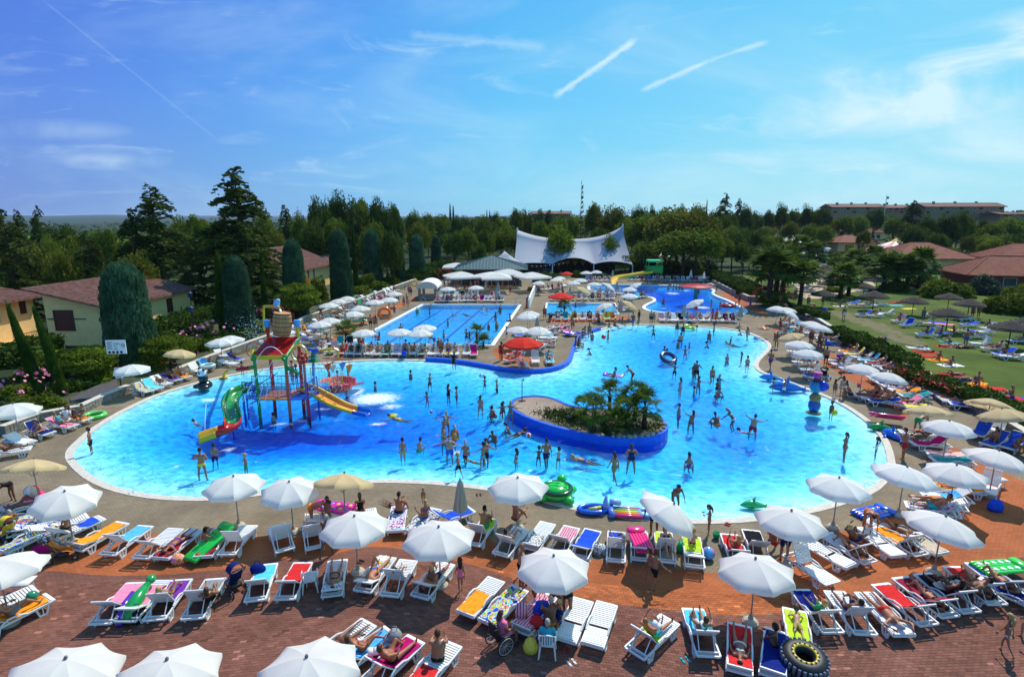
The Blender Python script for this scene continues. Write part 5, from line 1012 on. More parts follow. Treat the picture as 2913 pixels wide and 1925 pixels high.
TOW={'orange':(.85,.28,.02),'red':(.60,.03,.03),'dark red':(.28,.02,.04),'blue':(.02,.08,.55),'navy':(.01,.02,.16),'sky blue':(.10,.42,.78),'cyan':(.10,.55,.70),'lime':(.45,.62,.04),'green':(.02,.30,.12),'purple':(.18,.04,.32),'magenta':(.45,.01,.13),'pink':(.85,.25,.38),'white':(.75,.75,.75),'yellow':(.80,.58,.08),'grey':(.25,.25,.26),'black':(.015,.015,.02),'beige':(.50,.40,.30),'teal':(.02,.28,.28)}
def tmat(c):
 if c in TOW:return pmat(c.replace(' ','_')+'_towel',TOW[c],.95,.05,var=.12,scale=9,bump=.4)
 w=c.split(' ');P2={'multicoloured':('noise',['blue','yellow','cyan','red','lime'],6),'striped':('stripe',['red','white'],3.2),'blue-and-white':('noise',['white','blue','white','navy'],9),'black-and-white':('noise',['white','black','white','black'],12),'patterned':('noise',['navy','pink','white','cyan'],11),'rainbow':('stripe',['red','orange','yellow','green','blue','purple'],1.3),'flowered':('cells',['orange','red','yellow','pink'],8),'pink-striped':('stripe',['pink','white','dark red'],3.5)}
 k,cs,sc=P2[c];return pmt(c.replace('-','_')+'_towel',[TOW[x]for x in cs],k,sc)
TMESH={}
def twm(a,s0,s1,w,seed,hang=0):
 key=(a,s0,s1,w,seed,hang)
 if key in TMESH:return TMESH[key]
 r=random.Random(seed);ar=math.radians(a);m=MB();ph=r.uniform(0,6)
 def fn(u,v):
  s=s0+(s1-s0)*u;x=(v-.5)*w;e=0
  if s>LL:y,z=lp(LL,ar);z-=(s-LL);y-=.04
  else:y,z=lp(s,ar)
  wr=.010*math.sin(s*17+ph+x*9)+.008*math.sin(x*31+s*6+ph*2);nx,nz=(0,1)if s<HINGE else(-math.sin(ar)*-1,math.cos(ar));drop=0
  if abs(x)>.33:drop=(abs(x)-.33)*.9;x=math.copysign(.33+(abs(x)-.33)*.3,x)
  return V3((x+.02*math.sin(s*5+ph),y+nx*(.028+wr),z+nz*(.028+wr)-drop))
 m.grid(fn,26,10);me=m.mesh('towel',True);TMESH[key]=me;return me
M_UWH=pmat('white_parasol_canvas',(.88,.86,.80),.8,.1,trans=.42,var=.03,scale=2);M_UCR=pmat('cream_parasol_canvas',(.78,.60,.33),.85,.1,trans=.45,var=.05,scale=2)
M_URE=pmat('red_parasol_canvas',(.72,.035,.02),.8,.1,trans=.25);M_UPOLE=pmat('grey_parasol_pole',(.28,.27,.26),.4,.5,.3);M_UBASE=pmat('pale_concrete_base',(.42,.36,.28),.9,var=.1)
def cpn(r,drop,val,sag,n0=0,n=8,nu=5,nv=5):
 m=MB();t0,t1=2*PI*n0/n,2*PI*(n0+1)/n
 def fn(u,v):
  t=t0+(t1-t0)*v;c=1-sag*math.sin(PI*v)*u**1.5*.5;rr=r*u*c*(1.0 if u<1 else 1);hx=math.cos((t1-t0)/2)/math.cos(t-(t0+t1)/2);q=rr*(1*(1-u*0)+0)*(hx*.6+.4);z=-drop*u**1.55-.03*math.sin(PI*v)*u
  return V3((q*math.cos(t),q*math.sin(t),z))
 m.grid(fn,nu,nv)
 if val:
  edge=[fn(1,j/nv)for j in range(nv+1)];low=[V3((e.x*1.005,e.y*1.005,e.z-val*(1+.12*math.sin(j*2.2))))for j,e in enumerate(edge)];m.add(edge+low,[(j,j+1,nv+1+j+1,nv+1+j)for j in range(nv)])
 return m
UPR={}
def upr_(kind,lod):
 key=(kind,lod)
 if key in UPR:return UPR[key]
 mt={'white':M_UWH,'cream':M_UCR,'red':M_URE,'cafe':M_UWH,'bigred':M_URE,'closed':M_UCR,'closedw':M_UWH}[kind]
 root=thg('parasol','x','parasol');r={'cafe':2.6,'bigred':1.75}.get(kind,1.2);h={'cafe':3.3,'bigred':2.6}.get(kind,2.25);drop={'cafe':.75,'bigred':.55}.get(kind,.40);n=8 if kind!='cafe' else 4
 if kind.startswith('closed'):
  m=MB();k=16;prof=[(.02,2.45),(.10,2.25),(.17,1.8),(.23,1.35),(.26,1.1),(.20,1.08)]
  vs=[(rr*(1+.22*math.cos(j*PI))*math.cos(2*PI*j/k),rr*(1+.22*math.cos(j*PI))*math.sin(2*PI*j/k),z)for rr,z in prof for j in range(k)]
  m.add(vs,[(i*k+j,i*k+(j+1)%k,(i+1)*k+(j+1)%k,(i+1)*k+j)for i in range(len(prof)-1)for j in range(k)]);m.build('folded_canopy',pmat('grey_beige_folded_canvas',(.42,.37,.29),.9)if kind=='closed' else M_UWH,root)
  m=MB();m.tube([(0,0,.05),(0,0,2.5)],.022,6);m.build('pole',M_UPOLE,root)
 else:
  val=.13 if kind!='cafe' else .28
  if kind=='cafe':
   m=MB()
   def fn(u,v,s):
    x=-1+2*v;R_=Matrix.Rotation(s*PI/2,3,'Z');return R_@V3((r*u,r*u*x,h-drop*u**1.2-.05*math.sin(PI*v)*u))
   for s in range(4):
    m=MB();m.grid(lambda u,v:fn(u,v,s),5,6);e=[fn(1,j/6,s)for j in range(7)];m.add(e+[q-V3((0,0,val))for q in e],[(j,j+1,8+j,7+j)for j in range(6)]);m.build('canopy_panel',mt,root,smooth=False)
  elif lod==0:
   pm=cpn(r,drop,val,.16);me=pm.mesh('canopy_panel',True)
   for i in range(n):o=obj('canopy_panel',me,[mt],root);o.location=(0,0,h);o.rotation_euler=(0,0,2*PI*i/n)
   rb=MB();rb.tube([(0,0,-.03),(r*.5,0,-.03-drop*.34),(r*.985,0,-.02-drop)],.009,5);rme=rb.mesh('rib');st=MB();st.tube([(.02,0,-.75),(r*.5,0,-.04-drop*.34)],.007,4);sme=st.mesh('strut')
   for i in range(n):o=obj('rib',rme,[M_UPOLE],root);o.location=(0,0,h);o.rotation_euler=(0,0,2*PI*i/n);p_=obj('strut',sme,[M_UPOLE],o)
  else:
   m=MB()
   for i in range(n):q=cpn(r,drop,val,.16,i,n,3,3);m.add([V3(v)+V3((0,0,h))for v in q.v],q.f)
   m.build('canopy',mt,root)
   m=MB()
   for i in range(n):a=2*PI*i/n;m.bar((.03*math.cos(a),.03*math.sin(a),h-.05),(r*.98*math.cos(a),r*.98*math.sin(a),h-drop-.03),.02)
   m.build('rib_frame',M_UPOLE,root)
  m=MB();m.tube([(0,0,.05),(0,0,h+.02)],.024 if kind!='cafe' else .045,8);m.build('pole',M_UPOLE,root)
  m=MB();m.lathe([(.035,h-.01),(.045,h+.03),(.03,h+.075),(0,h+.085)],8);m.build('finial',pmat('grey_finial',(.16,.15,.15),.4),root)
 m=MB();m.lathe([(.26,0),(.26,.07),(.2,.14),(.09,.19),(.05,.34),(.035,.36)],12);m.build('base',M_UBASE,root)
 UPR[key]=root;return root
CREASE={}
def prs_(k,x,y,kind='white',lod=0,tilt=(0,0),zbase=0.,label=None,group=None,crease=False):
 pr=upr_(kind,lod);h={'cafe':3.3,'bigred':2.6,'closed':2.45,'closedw':2.45}.get(kind,2.27);p=Q(k,x,y,h+zbase)
 tx,ty=math.radians(tilt[0]),math.radians(tilt[1]);d=Euler_(tx,ty)@V3((0,0,h));loc=V3((p.x-d.x,p.y-d.y,zbase))
 o=dup(pr,loc=loc,label=label,group=group);o.scale=(random.uniform(.95,1.05),)*2+(1,);rz=random.uniform(0,PI/4)if not any(tilt)else 0;o.rotation_euler=(0,0,rz)
 if any(tilt):
  for c in o.children:
   n=c.name.split('.')[0]
   if n in('pole','base'):continue
   R=Euler_(tx*1.0,ty*1.0).to_4x4();piv=V3((0,0,h*.80));M=Matrix.Translation(piv)@R@Matrix.Translation(-piv);c.matrix_basis=M@c.matrix_basis
  piv=V3((0,0,h*.8));dd=(Euler_(tx,ty)@V3((0,0,h*.2)))+piv;o.location=(p.x-dd.x,p.y-dd.y,zbase)
  for c in o.children:
   if c.name.split('.')[0]=='pole':c.scale=(1,1,.82)
 return o
def Euler_(x,y):return Matrix.Rotation(y,3,'Y')@Matrix.Rotation(x,3,'X')
def lgr(k,fx,fy,hx,hy,a=0,towel=None,lod=0,z0=0.,span=None,where='',per_=None,tw=.62):
 f,h=Q(k,fx,fy,SEAT_Z+z0),Q(k,hx,hy,SEAT_Z+z0);d=(f-h);d.z=0;mid=(f+h)/2 if lod==0 else(f+h)/2
 rz=math.atan2(-d.x,d.y);return plo(V3((mid.x,mid.y,z0)),rz,a,towel,lod,span,where,tw)
LCOUNT=[0]
def plo(loc,rz,a,towel,lod,span,where,tw=.62):
 st='flat' if a<10 else 'half raised' if a<50 else 'upright'
 wh=where or 'on the terrace'
 o=dup(lproto(a,lod),loc=loc,rz=rz,label='%s white slatted sun lounger %s'%(st,('under '+towel+' towel ')if towel else 'bare, ' if not where else '')+wh,group='white sun loungers');o['label']='%s white sun lounger%s %s'%(st.capitalize(),(' with %s towel'%towel)if towel else '',wh)
 LCOUNT[0]+=1
 if towel:
  s0,s1=span or(.12,LL-.05);t=obj('towel',twm(a,s0,s1,tw,LCOUNT[0]%5),[tmat(towel)]);t.location=loc;t.rotation_euler=(0,0,rz)
  tag(t,'%s towel spread on a %s lounger %s'%(towel,st,wh),'towel','towels on sun loungers')
 return o,loc,rz,a
 #playground in the pool
gz=-.75
MR=pmat('glossy_red_paint',(.50,.012,.008),.25,.5);MG=pmat('glossy_green_paint',(.01,.24,.04),.25,.5);MY=pmat('glossy_yellow_paint',(.72,.42,.01),.3,.5);MO=pmat('orange_red_paint',(.52,.085,.02),.3,.5);MBL=pmat('glossy_blue_paint',(.01,.10,.50),.25,.5);MLB=pmat('light_blue_paint',(.05,.30,.65),.3,.5);MOR=pmat('orange_paint',(.80,.27,.01),.3,.5)
FL,FR=Q('B2',105,880),Q('B2',330,880);BR=Q('B2',430,812);BL_=FL+(BR-FR)
pg=thg('water_playground','tall pool playground tower with red slatted roof, slides and tipping barrel','playground',(FL.x,FL.y,0));O_=V3((FL.x,FL.y,0))
def L_(v):return V3(v)-O_
def part(fn,name,mt,parent=pg,**k):m=MB();fn(m);return m.build(name,mt,parent,**k)
up=lambda v,z:L_((v.x,v.y,z))
part(lambda m:m.tube([up(FL,gz),up(FL,3.95)],.10,10),'post',MG);part(lambda m:m.tube([up(FR,gz),up(FR,3.1)],.10,10),'post',MO);part(lambda m:m.tube([up(FR,3.1),up(FR,3.95)],.105,10),'post',MG)
part(lambda m:m.tube([up(BL_,gz),up(BL_,5.75)],.11,10),'post',MR);part(lambda m:m.tube([up(BR,gz),up(BR,4.4)],.11,10),'post',MR);part(lambda m:m.tube([up(BR,4.4),up(BR,5.75)],.11,10),'post',MY)
for v in(BL_,BR):part(lambda m:m.tube([up(v,5.55),up(v,6.0)],.2,10),'corner_joint',MLB)
part(lambda m:m.tube([up(BL_,5.78),up(BR,5.78)],.09,8),'barrel_axle',MO)
bc=(BL_+BR)/2;bz=5.75;M_WOOD=pmat('weathered_barrel_wood',(.52,.24,.09),.7,var=.25,scale=5,rnd=.12);Rb=Matrix.Rotation(math.radians(6),3,'Y')
bar=thg('tmp','x','x',(0,0,0));bar.parent=pg;bpy.data.objects.remove(bar)
def brad(t):return .52*(1+.16*math.sin(PI*t))
sv=MB();n=20
for j in range(9):
 pass
hub=part(lambda m:m.lathe([(brad(t)*.94,-.72+1.44*t)for t in np.linspace(0,1,9)],20,L_((bc.x,bc.y,bz)),0,Rb),'barrel',M_WOOD)
sm_=MB();da=PI/n*.90
for t0,t1 in zip(np.linspace(0,1,8)[:-1],np.linspace(0,1,8)[1:]):
 q=[]
 for t in(t0,t1):
  for a in(-da,da):q.append((brad(t)*math.cos(a),brad(t)*math.sin(a),-.74+1.48*t))
  for a in(-da,da):q.append((brad(t)*.93*math.cos(a),brad(t)*.93*math.sin(a),-.74+1.48*t))
 sm_.add(q,[(0,1,5,4),(0,4,6,2),(1,3,7,5),(2,6,7,3)]+([(0,2,3,1)]if t0==0 else[])+([(4,5,7,6)]if t1==1 else[]))
sme=sm_.mesh('stave')
for i in range(n):o=obj('stave',sme,[M_WOOD],hub);o.location=L_((bc.x,bc.y,bz));o.rotation_euler=(Rb@Matrix.Rotation(2*PI*i/n,3,'Z')).to_euler()
for t in(.04,.2,.42,.6,.8,.96):
 hm=MB();hm.lathe([(brad(t)+.012,-.74+1.48*t-.022),(brad(t)+.02,-.74+1.48*t),(brad(t)+.012,-.74+1.48*t+.022)],20,L_((bc.x,bc.y,bz)),0,Rb);hm.build('hoop',pmat('dark_hoop',(.10,.05,.03),.6),hub)
rz0,rz1=3.95,4.75;A,B,C_,D_=up(FL,rz0),up(FR,rz0),up(BR,rz1),up(BL_,rz1)
for a,b in((A,D_),(B,C_)):part(lambda m:m.tube([a-(b-a).normalized()*.25,b+(b-a).normalized()*.1],.13,10),'roof_beam',MG)
part(lambda m:m.bar(A,B,.16,.26),'yellow_beam',MY);part(lambda m:m.bar(D_,C_,.12,.12),'rear_beam',MR)
for i in range(13):
 t=(i+.5)/13;part(lambda m:m.bar(A.lerp(D_,t)+V3((-.02,0,.13)),B.lerp(C_,t)+V3((.02,0,.13)),(D_-A).length/13*.62,.06,up=(0,-.35,1)),'roof_slat',MR)
for v,z in((A,0),(B,0)):part(lambda m:m.ball(v,.2,10,6),'green_elbow',MG)
part(lambda m:[m.torus(A+V3((-.1,.2,.1)),.27,.05,16,6,0,Matrix.Rotation(PI/2,3,'Y'))]+[m.bar(A+V3((-.12,.2,.1)),A+V3((-.12,.2+.42*math.cos(k*PI/5),.1+.42*math.sin(k*PI/5))),.05)for k in range(10)],'yellow_cog',MY)
zp=1.2;corners=[up(FL,zp),up(FR,zp),up(BR,zp),up(BL_,zp)]
part(lambda m:m.add([c+V3((0,0,d))for d in(-.06,.06)for c in corners],[(3,2,1,0),(4,5,6,7),(0,1,5,4),(1,2,6,5),(2,3,7,6),(3,0,4,7)]),'platform',MOR)
def rail(a,b,h,mt,nb=8,nm='railing'):
 a,b=V3(a),V3(b);u=V3((0,0,h))
 part(lambda m:[m.tube([a+u,b+u],.03,6),m.tube([a+u*.12,b+u*.12],.02,6)]+[m.tube([a.lerp(b,(i+.5)/nb)+u*.12,a.lerp(b,(i+.5)/nb)+u],.012,4)for i in range(nb)]+[m.tube([a,a+u],.03,6),m.tube([b,b+u],.03,6)],nm,mt)
rail(corners[0],corners[1],1.05,MR,7);part(lambda m:m.bar(corners[0].lerp(corners[1],.5)+V3((-.9,0,.5)),corners[0].lerp(corners[1],.5)+V3((.9,0,.5)),.02,.8),'mesh_panel',pmat('smoky_mesh_panel',(.30,.22,.28),.5,alpha=.45))
rail(corners[3],corners[2],1.05,MBL,8);le=corners[0]+V3((-1.1,.3,0));rail(le,corners[0]+V3((0,.2,0)),1.05,pmat('dark_rail',(.03,.04,.12),.4),6);rail(le+V3((0,1.4,0)),corners[3]+V3((0,-.1,0)),1.05,pmat('dark_rail',(.03,.04,.12),.4),6)
re_=corners[1]+V3((1.2,.1,0));rail(corners[1]+V3((.15,0,0)),re_,1.05,MBL,7);rail(re_,re_+V3((.1,1.5,0)),1.05,MBL,7);rail(corners[2]+V3((.2,1.2,.1)),corners[2]+V3((2.3,1.3,.1)),1.15,MY,10)
part(lambda m:m.add([le+V3((0,0,-.05)),corners[0]+V3((0,0,-.05)),corners[3]+V3((0,0,-.05)),le+V3((0,1.6,-.05)),le+V3((0,0,.02)),corners[0]+V3((0,0,.02)),corners[3]+V3((0,0,.02)),le+V3((0,1.6,.02))],[(3,2,1,0),(4,5,6,7),(0,1,5,4),(1,2,6,5),(2,3,7,6),(3,0,4,7)]),'side_platform',MBL)
part(lambda m:m.add([v+V3((0,0,d))for d in(-.06,.02)for v in(corners[1],re_,re_+V3((.1,1.5,0)),corners[2])],[(3,2,1,0),(4,5,6,7),(0,1,5,4),(1,2,6,5),(2,3,7,6),(3,0,4,7)]),'side_platform',MBL)
for v in(le,re_,re_+V3((.1,1.5,0))):part(lambda m:m.tube([v+V3((0,0,gz-zp)),v],.07,8),'post',MBL if v is not re_ else MR)
part(lambda m:[m.bar(corners[3]+V3((0,.2,1)),corners[3]+V3((-2.6,1.8,-.6)),.05),m.bar(corners[3]+V3((0,.9,1)),corners[3]+V3((-2.6,2.5,-.6)),.05)]+[m.bar(corners[3]+V3((-.3-i*.3,.3+i*.19,-.15-i*.19)),corners[3]+V3((-.3-i*.3,1.0+i*.19,-.15-i*.19)),.2,.04)for i in range(8)],'stair',MBL)
def chute(pts,w,hs,cols,name='slide',parent=pg,side=None):
 """half round trough along a path, one part per colour stretch"""
 P_=[L_(p)for p in pts];P_=spo(P_,2,False);n=len(P_);prof=[(-1,1),(-.92,.35),(-.6,.06),(0,0),(.6,.06),(.92,.35),(1,1)]
 fr=[]
 for i,p in enumerate(P_):
  d=(P_[min(n-1,i+1)]-P_[max(0,i-1)]);r=V3((d.y,-d.x,0)).normalized();fr.append((p,r))
 st=0;sl=[]
 for f,mt in cols:
  en=int(f*(n-1));m=MB();vs=[]
  for p,r in fr[st:en+1]:
   for a,b in prof:vs.append(p+r*(a*w/2)+V3((0,0,b*hs)))
   for a,b in reversed(prof):vs.append(p+r*(a*(w/2+.06))+V3((0,0,b*hs-.05+(.05 if b==1 else 0))))
  k=14;c=en+1-st;fs=[(i*k+j,i*k+(j+1)%k,(i+1)*k+(j+1)%k,(i+1)*k+j)for i in range(c-1)for j in range(k)]
  m.add(vs,fs+[tuple(range(k)),tuple(range((c-1)*k,c*k))]);m.build(name,mt,parent,smooth=True);st=en
 return fr
sl=[P(*q[:2],q[2])for q in((725,1105,1.3),(700,1112,1.25),(672,1124,1.1),(655,1150,.95),(658,1180,.8),(668,1208,.6),(650,1228,.45),(615,1240,.25),(566,1258,.05))]
chute(sl,.85,.42,[(.16,MBL),(.60,MG),(.84,MR),(1.0,MY)])
for q in(1,4):part(lambda m:m.tube([L_((sl[q].x,sl[q].y,gz)),L_((sl[q].x,sl[q].y,sl[q].z))],.06,8),'post',MBL)
sr=[P(*q[:2],q[2])for q in((858,1105,1.3),(885,1114,1.2),(920,1133,.85),(960,1156,.5),(1005,1172,.15),(1048,1180,.0))]
chute(sr,.9,.26,[(.14,MY),(.22,MBL),(.82,MOR),(1.0,MBL)])
fr_=spo([L_(p)for p in sr],2,False)
for s in(-1,1):
 pts_=[]
 for i,p in enumerate(fr_[3:-5]):d=fr_[i+4]-fr_[i+2];r=V3((d.y,-d.x,0)).normalized();pts_.append(p+r*s*.5+V3((0,0,.18)))
 part(lambda m:m.tube(pts_,.11,6),'slide_side',MY)
w=L_(PD(*S('B2',418,440),FR.y+.1));part(lambda m:[m.torus(w,.30,.055,18,6,0,Matrix.Rotation(PI/2,3,'X'))]+[m.bar(w,w+V3((.42*math.cos(k*PI/4),0,.42*math.sin(k*PI/4))),.05)for k in range(8)],'ship_wheel',MR)
part(lambda m:m.tube([w+V3((0,.2,-4.5)),w+V3((0,.2,0))],.09,8),'post',pmat('faded_pink_red_post',(.5,.14,.12),.4))
part(lambda m:m.torus(w+V3((-.3,.3,.25)),.48,.07,16,6,0,Matrix.Rotation(PI/2.4,3,'X')),'yellow_ring',MY);part(lambda m:m.torus(w+V3((-.2,1.0,.3)),.75,.03,20,5,0,Matrix.Rotation(PI/2.2,3,'X')),'blue_arch_hoop',MBL)
lh=L_(PD(*S('B2',60,380),FL.y+.6));part(lambda m:m.torus(lh,.5,.03,18,5,0,Matrix.Rotation(PI/2.2,3,'X')),'red_arch_hoop',MR)
ys=FR.y+2.2
pp=lambda x,y,D=ys:L_(PD(*S('B2',x,y),D))
part(lambda m:m.tube([pp(440,375),pp(490,378),pp(498,400),pp(498,430)],.10,8),'water_pipe',MBL);part(lambda m:m.tube([pp(500,382),pp(540,384)],.14,8),'pipe_joint',MBL);part(lambda m:m.tube([pp(540,384),pp(590,376),pp(660,372),pp(682,382),pp(684,445)],.085,8),'water_pipe',MY)
part(lambda m:[m.lathe([(.45,0),(.5,.05),(.2,.12)],14,pp(495,462)),m.lathe([(.3,0),(.33,.05),(.1,.1)],12,pp(497,432)),m.tube([pp(497,465),pp(497,400)],.13,8)],'spray_bell',MG);part(lambda m:m.tube([pp(502,640),pp(500,470)],.09,8),'post',MLB)
part(lambda m:m.bar(pp(568,440),pp(792,456),.05),'cone_bar',MR);part(lambda m:m.bar(pp(630,478,ys-.6),pp(722,430,ys+1.2),.05),'cone_bar',MR)
for x,y,mt in((605,488,MO),(643,498,pmat('cream_cone',(.62,.55,.38),.4)),(715,478,MLB),(766,494,MOR)):
 c=pp(x,y,ys-.1);co=part(lambda m:m.lathe([(.02,-.5),(.24,0),(.25,.02),(.22,0),(.02,-.4)],12,c),'dripping_cone',mt);part(lambda m:m.tube([c+V3((0,0,.0)),c+V3((0,0,.45))],.012,4),'cone_wire',M_UPOLE,co)
part(lambda m:m.tube([L_(PD(*S('B2',300,512),FR.y-.1)),L_(PD(*S('B2',345,528),FR.y-.4)),L_(PD(*S('B2',392,556),FR.y-.7))],[.14,.11,.09],8),'water_cannon',MG)
part(lambda m:m.tube([L_(PD(*S('B2',60,505),FL.y)),L_(PD(*S('B2',20,512),FL.y-.1))],.12,8),'water_pipe',MG);part(lambda m:m.tube([L_(PD(*S('B2',20,512),FL.y)),L_(PD(*S('B1',1762,524),FL.y))],.13,8),'water_pipe',MR)
e1=Q('B1',1665,585);part(lambda m:m.tube([L_(PD(*S('B1',1762,524),FL.y)),L_(PD(*S('B1',1700,532),e1.y)),L_(PD(*S('B1',1668,548),e1.y)),L_((e1.x,e1.y,.02))],.11,8),'water_pipe',MY);part(lambda m:m.lathe([(.3,0),(.3,.06)],12,L_((e1.x,e1.y,0))),'pipe_foot',MY)
tb=Q('B2',690,700);q=L_((tb.x,tb.y,0));part(lambda m:m.lathe([(.9,.25),(1.25,.85),(1.32,.95),(1.2,.9),(.8,.35),(0,.33)],16,q),'red_tub',pmat('coral_red_tub',(.62,.09,.05),.3));part(lambda m:[m.tube([q+V3((dx_,dy_,gz)),q+V3((dx_,dy_,.4))],.08,6)for dx_,dy_ in((-.9,0),(.4,.5))],'tub_leg',MO,kind='stuff')
bs=[P(*S('B2',x,y),z)for x,y,z in((440,690,1.1),(500,665,1.1),(560,655,.95),(620,665,.8))];chute(bs,.8,.3,[(1.0,MLB)]);ro=[P(*S('B2',x,y),z)for x,y,z in((735,655,.9),(790,640,.6),(845,628,.35))];chute(ro,.6,.15,[(1.0,MR)])
y0=BL_.y+5;part(lambda m:m.tube([L_(PD(*S('B2',135,235),y0)),L_(PD(*S('B2',130,70),y0)),L_(PD(*S('B2',135,56),y0)),L_(PD(*S('B2',230,56),BL_.y+1)),L_(PD(*S('B2',250,70),BL_.y+.3))],.09,8),'filling_pipe',MY)
part(lambda m:[m.ball(L_(PD(*S('B2',228,38),BL_.y+1)),(.22,.2,.30),10,7),m.ball(L_(PD(*S('B2',236,16),BL_.y+1)),.16,10,7)],'pale_blue_bollard_figure',pmat('pale_blue_plastic',(.22,.42,.72),.4))
M_FOAM=bpy.data.materials.new('white_water_foam');M_FOAM.use_nodes=True;N=M_FOAM.node_tree.nodes;L=M_FOAM.node_tree.links;b=N['Principled BSDF'];b.inputs['Base Color'].default_value=(.82,.9,.95,1);b.inputs['Roughness'].default_value=.5
t=N.new('ShaderNodeTexCoord');n1=N.new('ShaderNodeTexNoise');n1.inputs['Scale'].default_value=3.2;n1.inputs['Detail'].default_value=8;n1.inputs['Roughness'].default_value=.75;L.new(t.outputs['Object'],n1.inputs['Vector'])
at=N.new('ShaderNodeAttribute');at.attribute_name='fade';mu=N.new('ShaderNodeMath');mu.operation='MULTIPLY_ADD';L.new(at.outputs['Fac'],mu.inputs[0]);mu.inputs[1].default_value=.72;mu.inputs[2].default_value=-.42;ad=N.new('ShaderNodeMath');ad.operation='ADD';L.new(mu.outputs[0],ad.inputs[0]);L.new(n1.outputs[0],ad.inputs[1])
mr=N.new('ShaderNodeMapRange');mr.interpolation_type='SMOOTHSTEP';mr.inputs[1].default_value=.36;mr.inputs[2].default_value=.84;mr.inputs[4].default_value=.85;L.new(ad.outputs[0],mr.inputs[0]);L.new(mr.outputs[0],b.inputs['Alpha'])
foam_m=MB();fades=[]
def foam(k,x,y,rx,ry,amp=1.0,rot=0):
 c=Q(k,x,y,-.02);X1=Q(k,x+rx,y,-.02);rxm=(X1-c).length;rym=abs(Q(k,x,y-ry,-.02).y-c.y);o=len(foam_m.v);n,kk=20,5
 z=-.022+.0004*(len(foam_m.v)/101);foam_m.v.append((c.x,c.y,z));fades.append(amp)
 for j in range(1,kk+1):
  for i in range(n):
   a=2*PI*i/n;vx,vy=rxm*j/kk*math.cos(a),rym*j/kk*math.sin(a);foam_m.v.append((c.x+vx*math.cos(rot)-vy*math.sin(rot),c.y+vx*math.sin(rot)+vy*math.cos(rot),z));fades.append(amp*(1-(j/kk)**1.5))
 for i in range(n):foam_m.f.append((o,o+1+i,o+1+(i+1)%n));foam_m.m.append(0)
 for j in range(kk-1):
  for i in range(n):foam_m.f.append((o+1+j*n+i,o+1+(j+1)*n+i,o+1+(j+1)*n+(i+1)%n,o+1+j*n+(i+1)%n));foam_m.m.append(0)
for q in(('B2',960,740,290,70,1.15,.2),('B2',800,690,130,60,1.0),('B2',1080,800,160,35,.85,.3),('B2',720,640,190,40,.9),('B2',560,820,130,22,.7),('B2',260,930,170,28,.75,.15),('B2',400,905,90,22,.7),('B2',700,900,110,30,.5),('B2',980,930,120,22,.85,.1),('B1',1560,750,140,28,.9),('B1',1700,690,120,30,.6),('B1',1700,1120,90,32,.75,.5),('B1',1310,1245,60,22,.75),('B1',1120,920,90,16,.5),('B1',1600,880,90,16,.5),('B2',1560,1140,70,35,.85),('B3',40,300,60,20,.5),('B3',1200,320,50,12,.6),('B3',660,1180,60,20,.5),('B3',1340,460,60,10,.7),('B4',330,850,70,18,.5),('B4',200,980,90,35,.45),('C3',1340,1005,90,14,.9),('C3',1440,985,60,8,.8),('C3',1560,1110,110,18,.9),('C3',1270,1115,40,8,.8),('B2',1480,270,40,10,.7),('B2',1360,95,40,5,.6),('B2',120,780,90,20,.5)):foam(*q)
fo=foam_m.mesh('water_foam');
me=bpy.data.meshes.new('foam');me.from_pydata(foam_m.v,[],foam_m.f);me.update();a_=me.attributes.new('fade','FLOAT','POINT');a_.data.foreach_set('value',fades);o=obj('water_foam',me,[M_FOAM]);o['kind']='stuff';tag(o,'white foam and churned water around slides and swimmers','foam')
M_JET=pmat('white_water_jet',(.80,.88,.95),.15,.6,alpha=.62)
def jet(a,b,h,r=.018,nm='water_jet',lb=None):
 a,b=V3(a),V3(b);m=MB();m.tube([a.lerp(b,t)+V3((0,0,h*4*t*(1-t)))for t in np.linspace(0,1,12)],r,5);o=m.build(nm,M_JET);o.location=(0,0,0);return tag(o,lb,'water jet')
W_=lambda v:v+O_
jet(W_(A)+V3((.6,-.1,-.6)),(FL.x-1.2,FL.y-1.0,0),.3,.03,lb='water jet falling left of the green post');jet(W_(B)+V3((-.1,-.1,.2)),W_(A)+V3((.2,-.3,-.3)),.75,.022,lb='arching water jet over the red playground roof');jet(W_(A).lerp(W_(B),.6)+V3((0,-.1,-.2)),(FL.x+.3,FL.y-.9,.9),.3,.02,lb='water jet under the yellow beam, left');jet(W_(A).lerp(W_(B),.75)+V3((0,-.1,-.2)),(FL.x+.7,FL.y-.9,.9),.3,.02,lb='water jet under the yellow beam, right')
jet(W_(pp(250,75,BL_.y+.3)),(bc.x,bc.y,6.4),.05,.05,lb='stream pouring from the yellow pipe into the barrel');jet((FL.x-3,FL.y-.6,1.1),(FL.x-2.2,FL.y-2.5,0),.2,.02,lb='thin water jet beside the green slide')
rs=np.random.RandomState(2);dc=[]
for x,y,D,sx,sy,n in((480,560,ys,70,90,700),(560,620,ys-.5,60,60,450),(400,420,ys,60,60,250),(700,640,ys-1,60,50,350),(250,560,FR.y+1,80,90,250),(60,240,FL.y+7,60,70,500),(20,700,FL.y-2,40,90,200)):
 c=np.array(PD(*S('B2',x,y),D));px=D/F0;dc.append(c[None]+rs.normal(0,1,(n,3))*np.array([sx*px/2.6,.9,sy*px/2.6]))
dc=np.concatenate(dc);dc=dc[dc[:,2]>0];u,v=luv(len(dc),.016,0,1.0);o=quads('water_spray',dc,u,v,pmat('water_droplets',(.85,.9,.95),.2),None,None,'stuff');tag(o,'fine water spray and droplets around the playground','water spray')
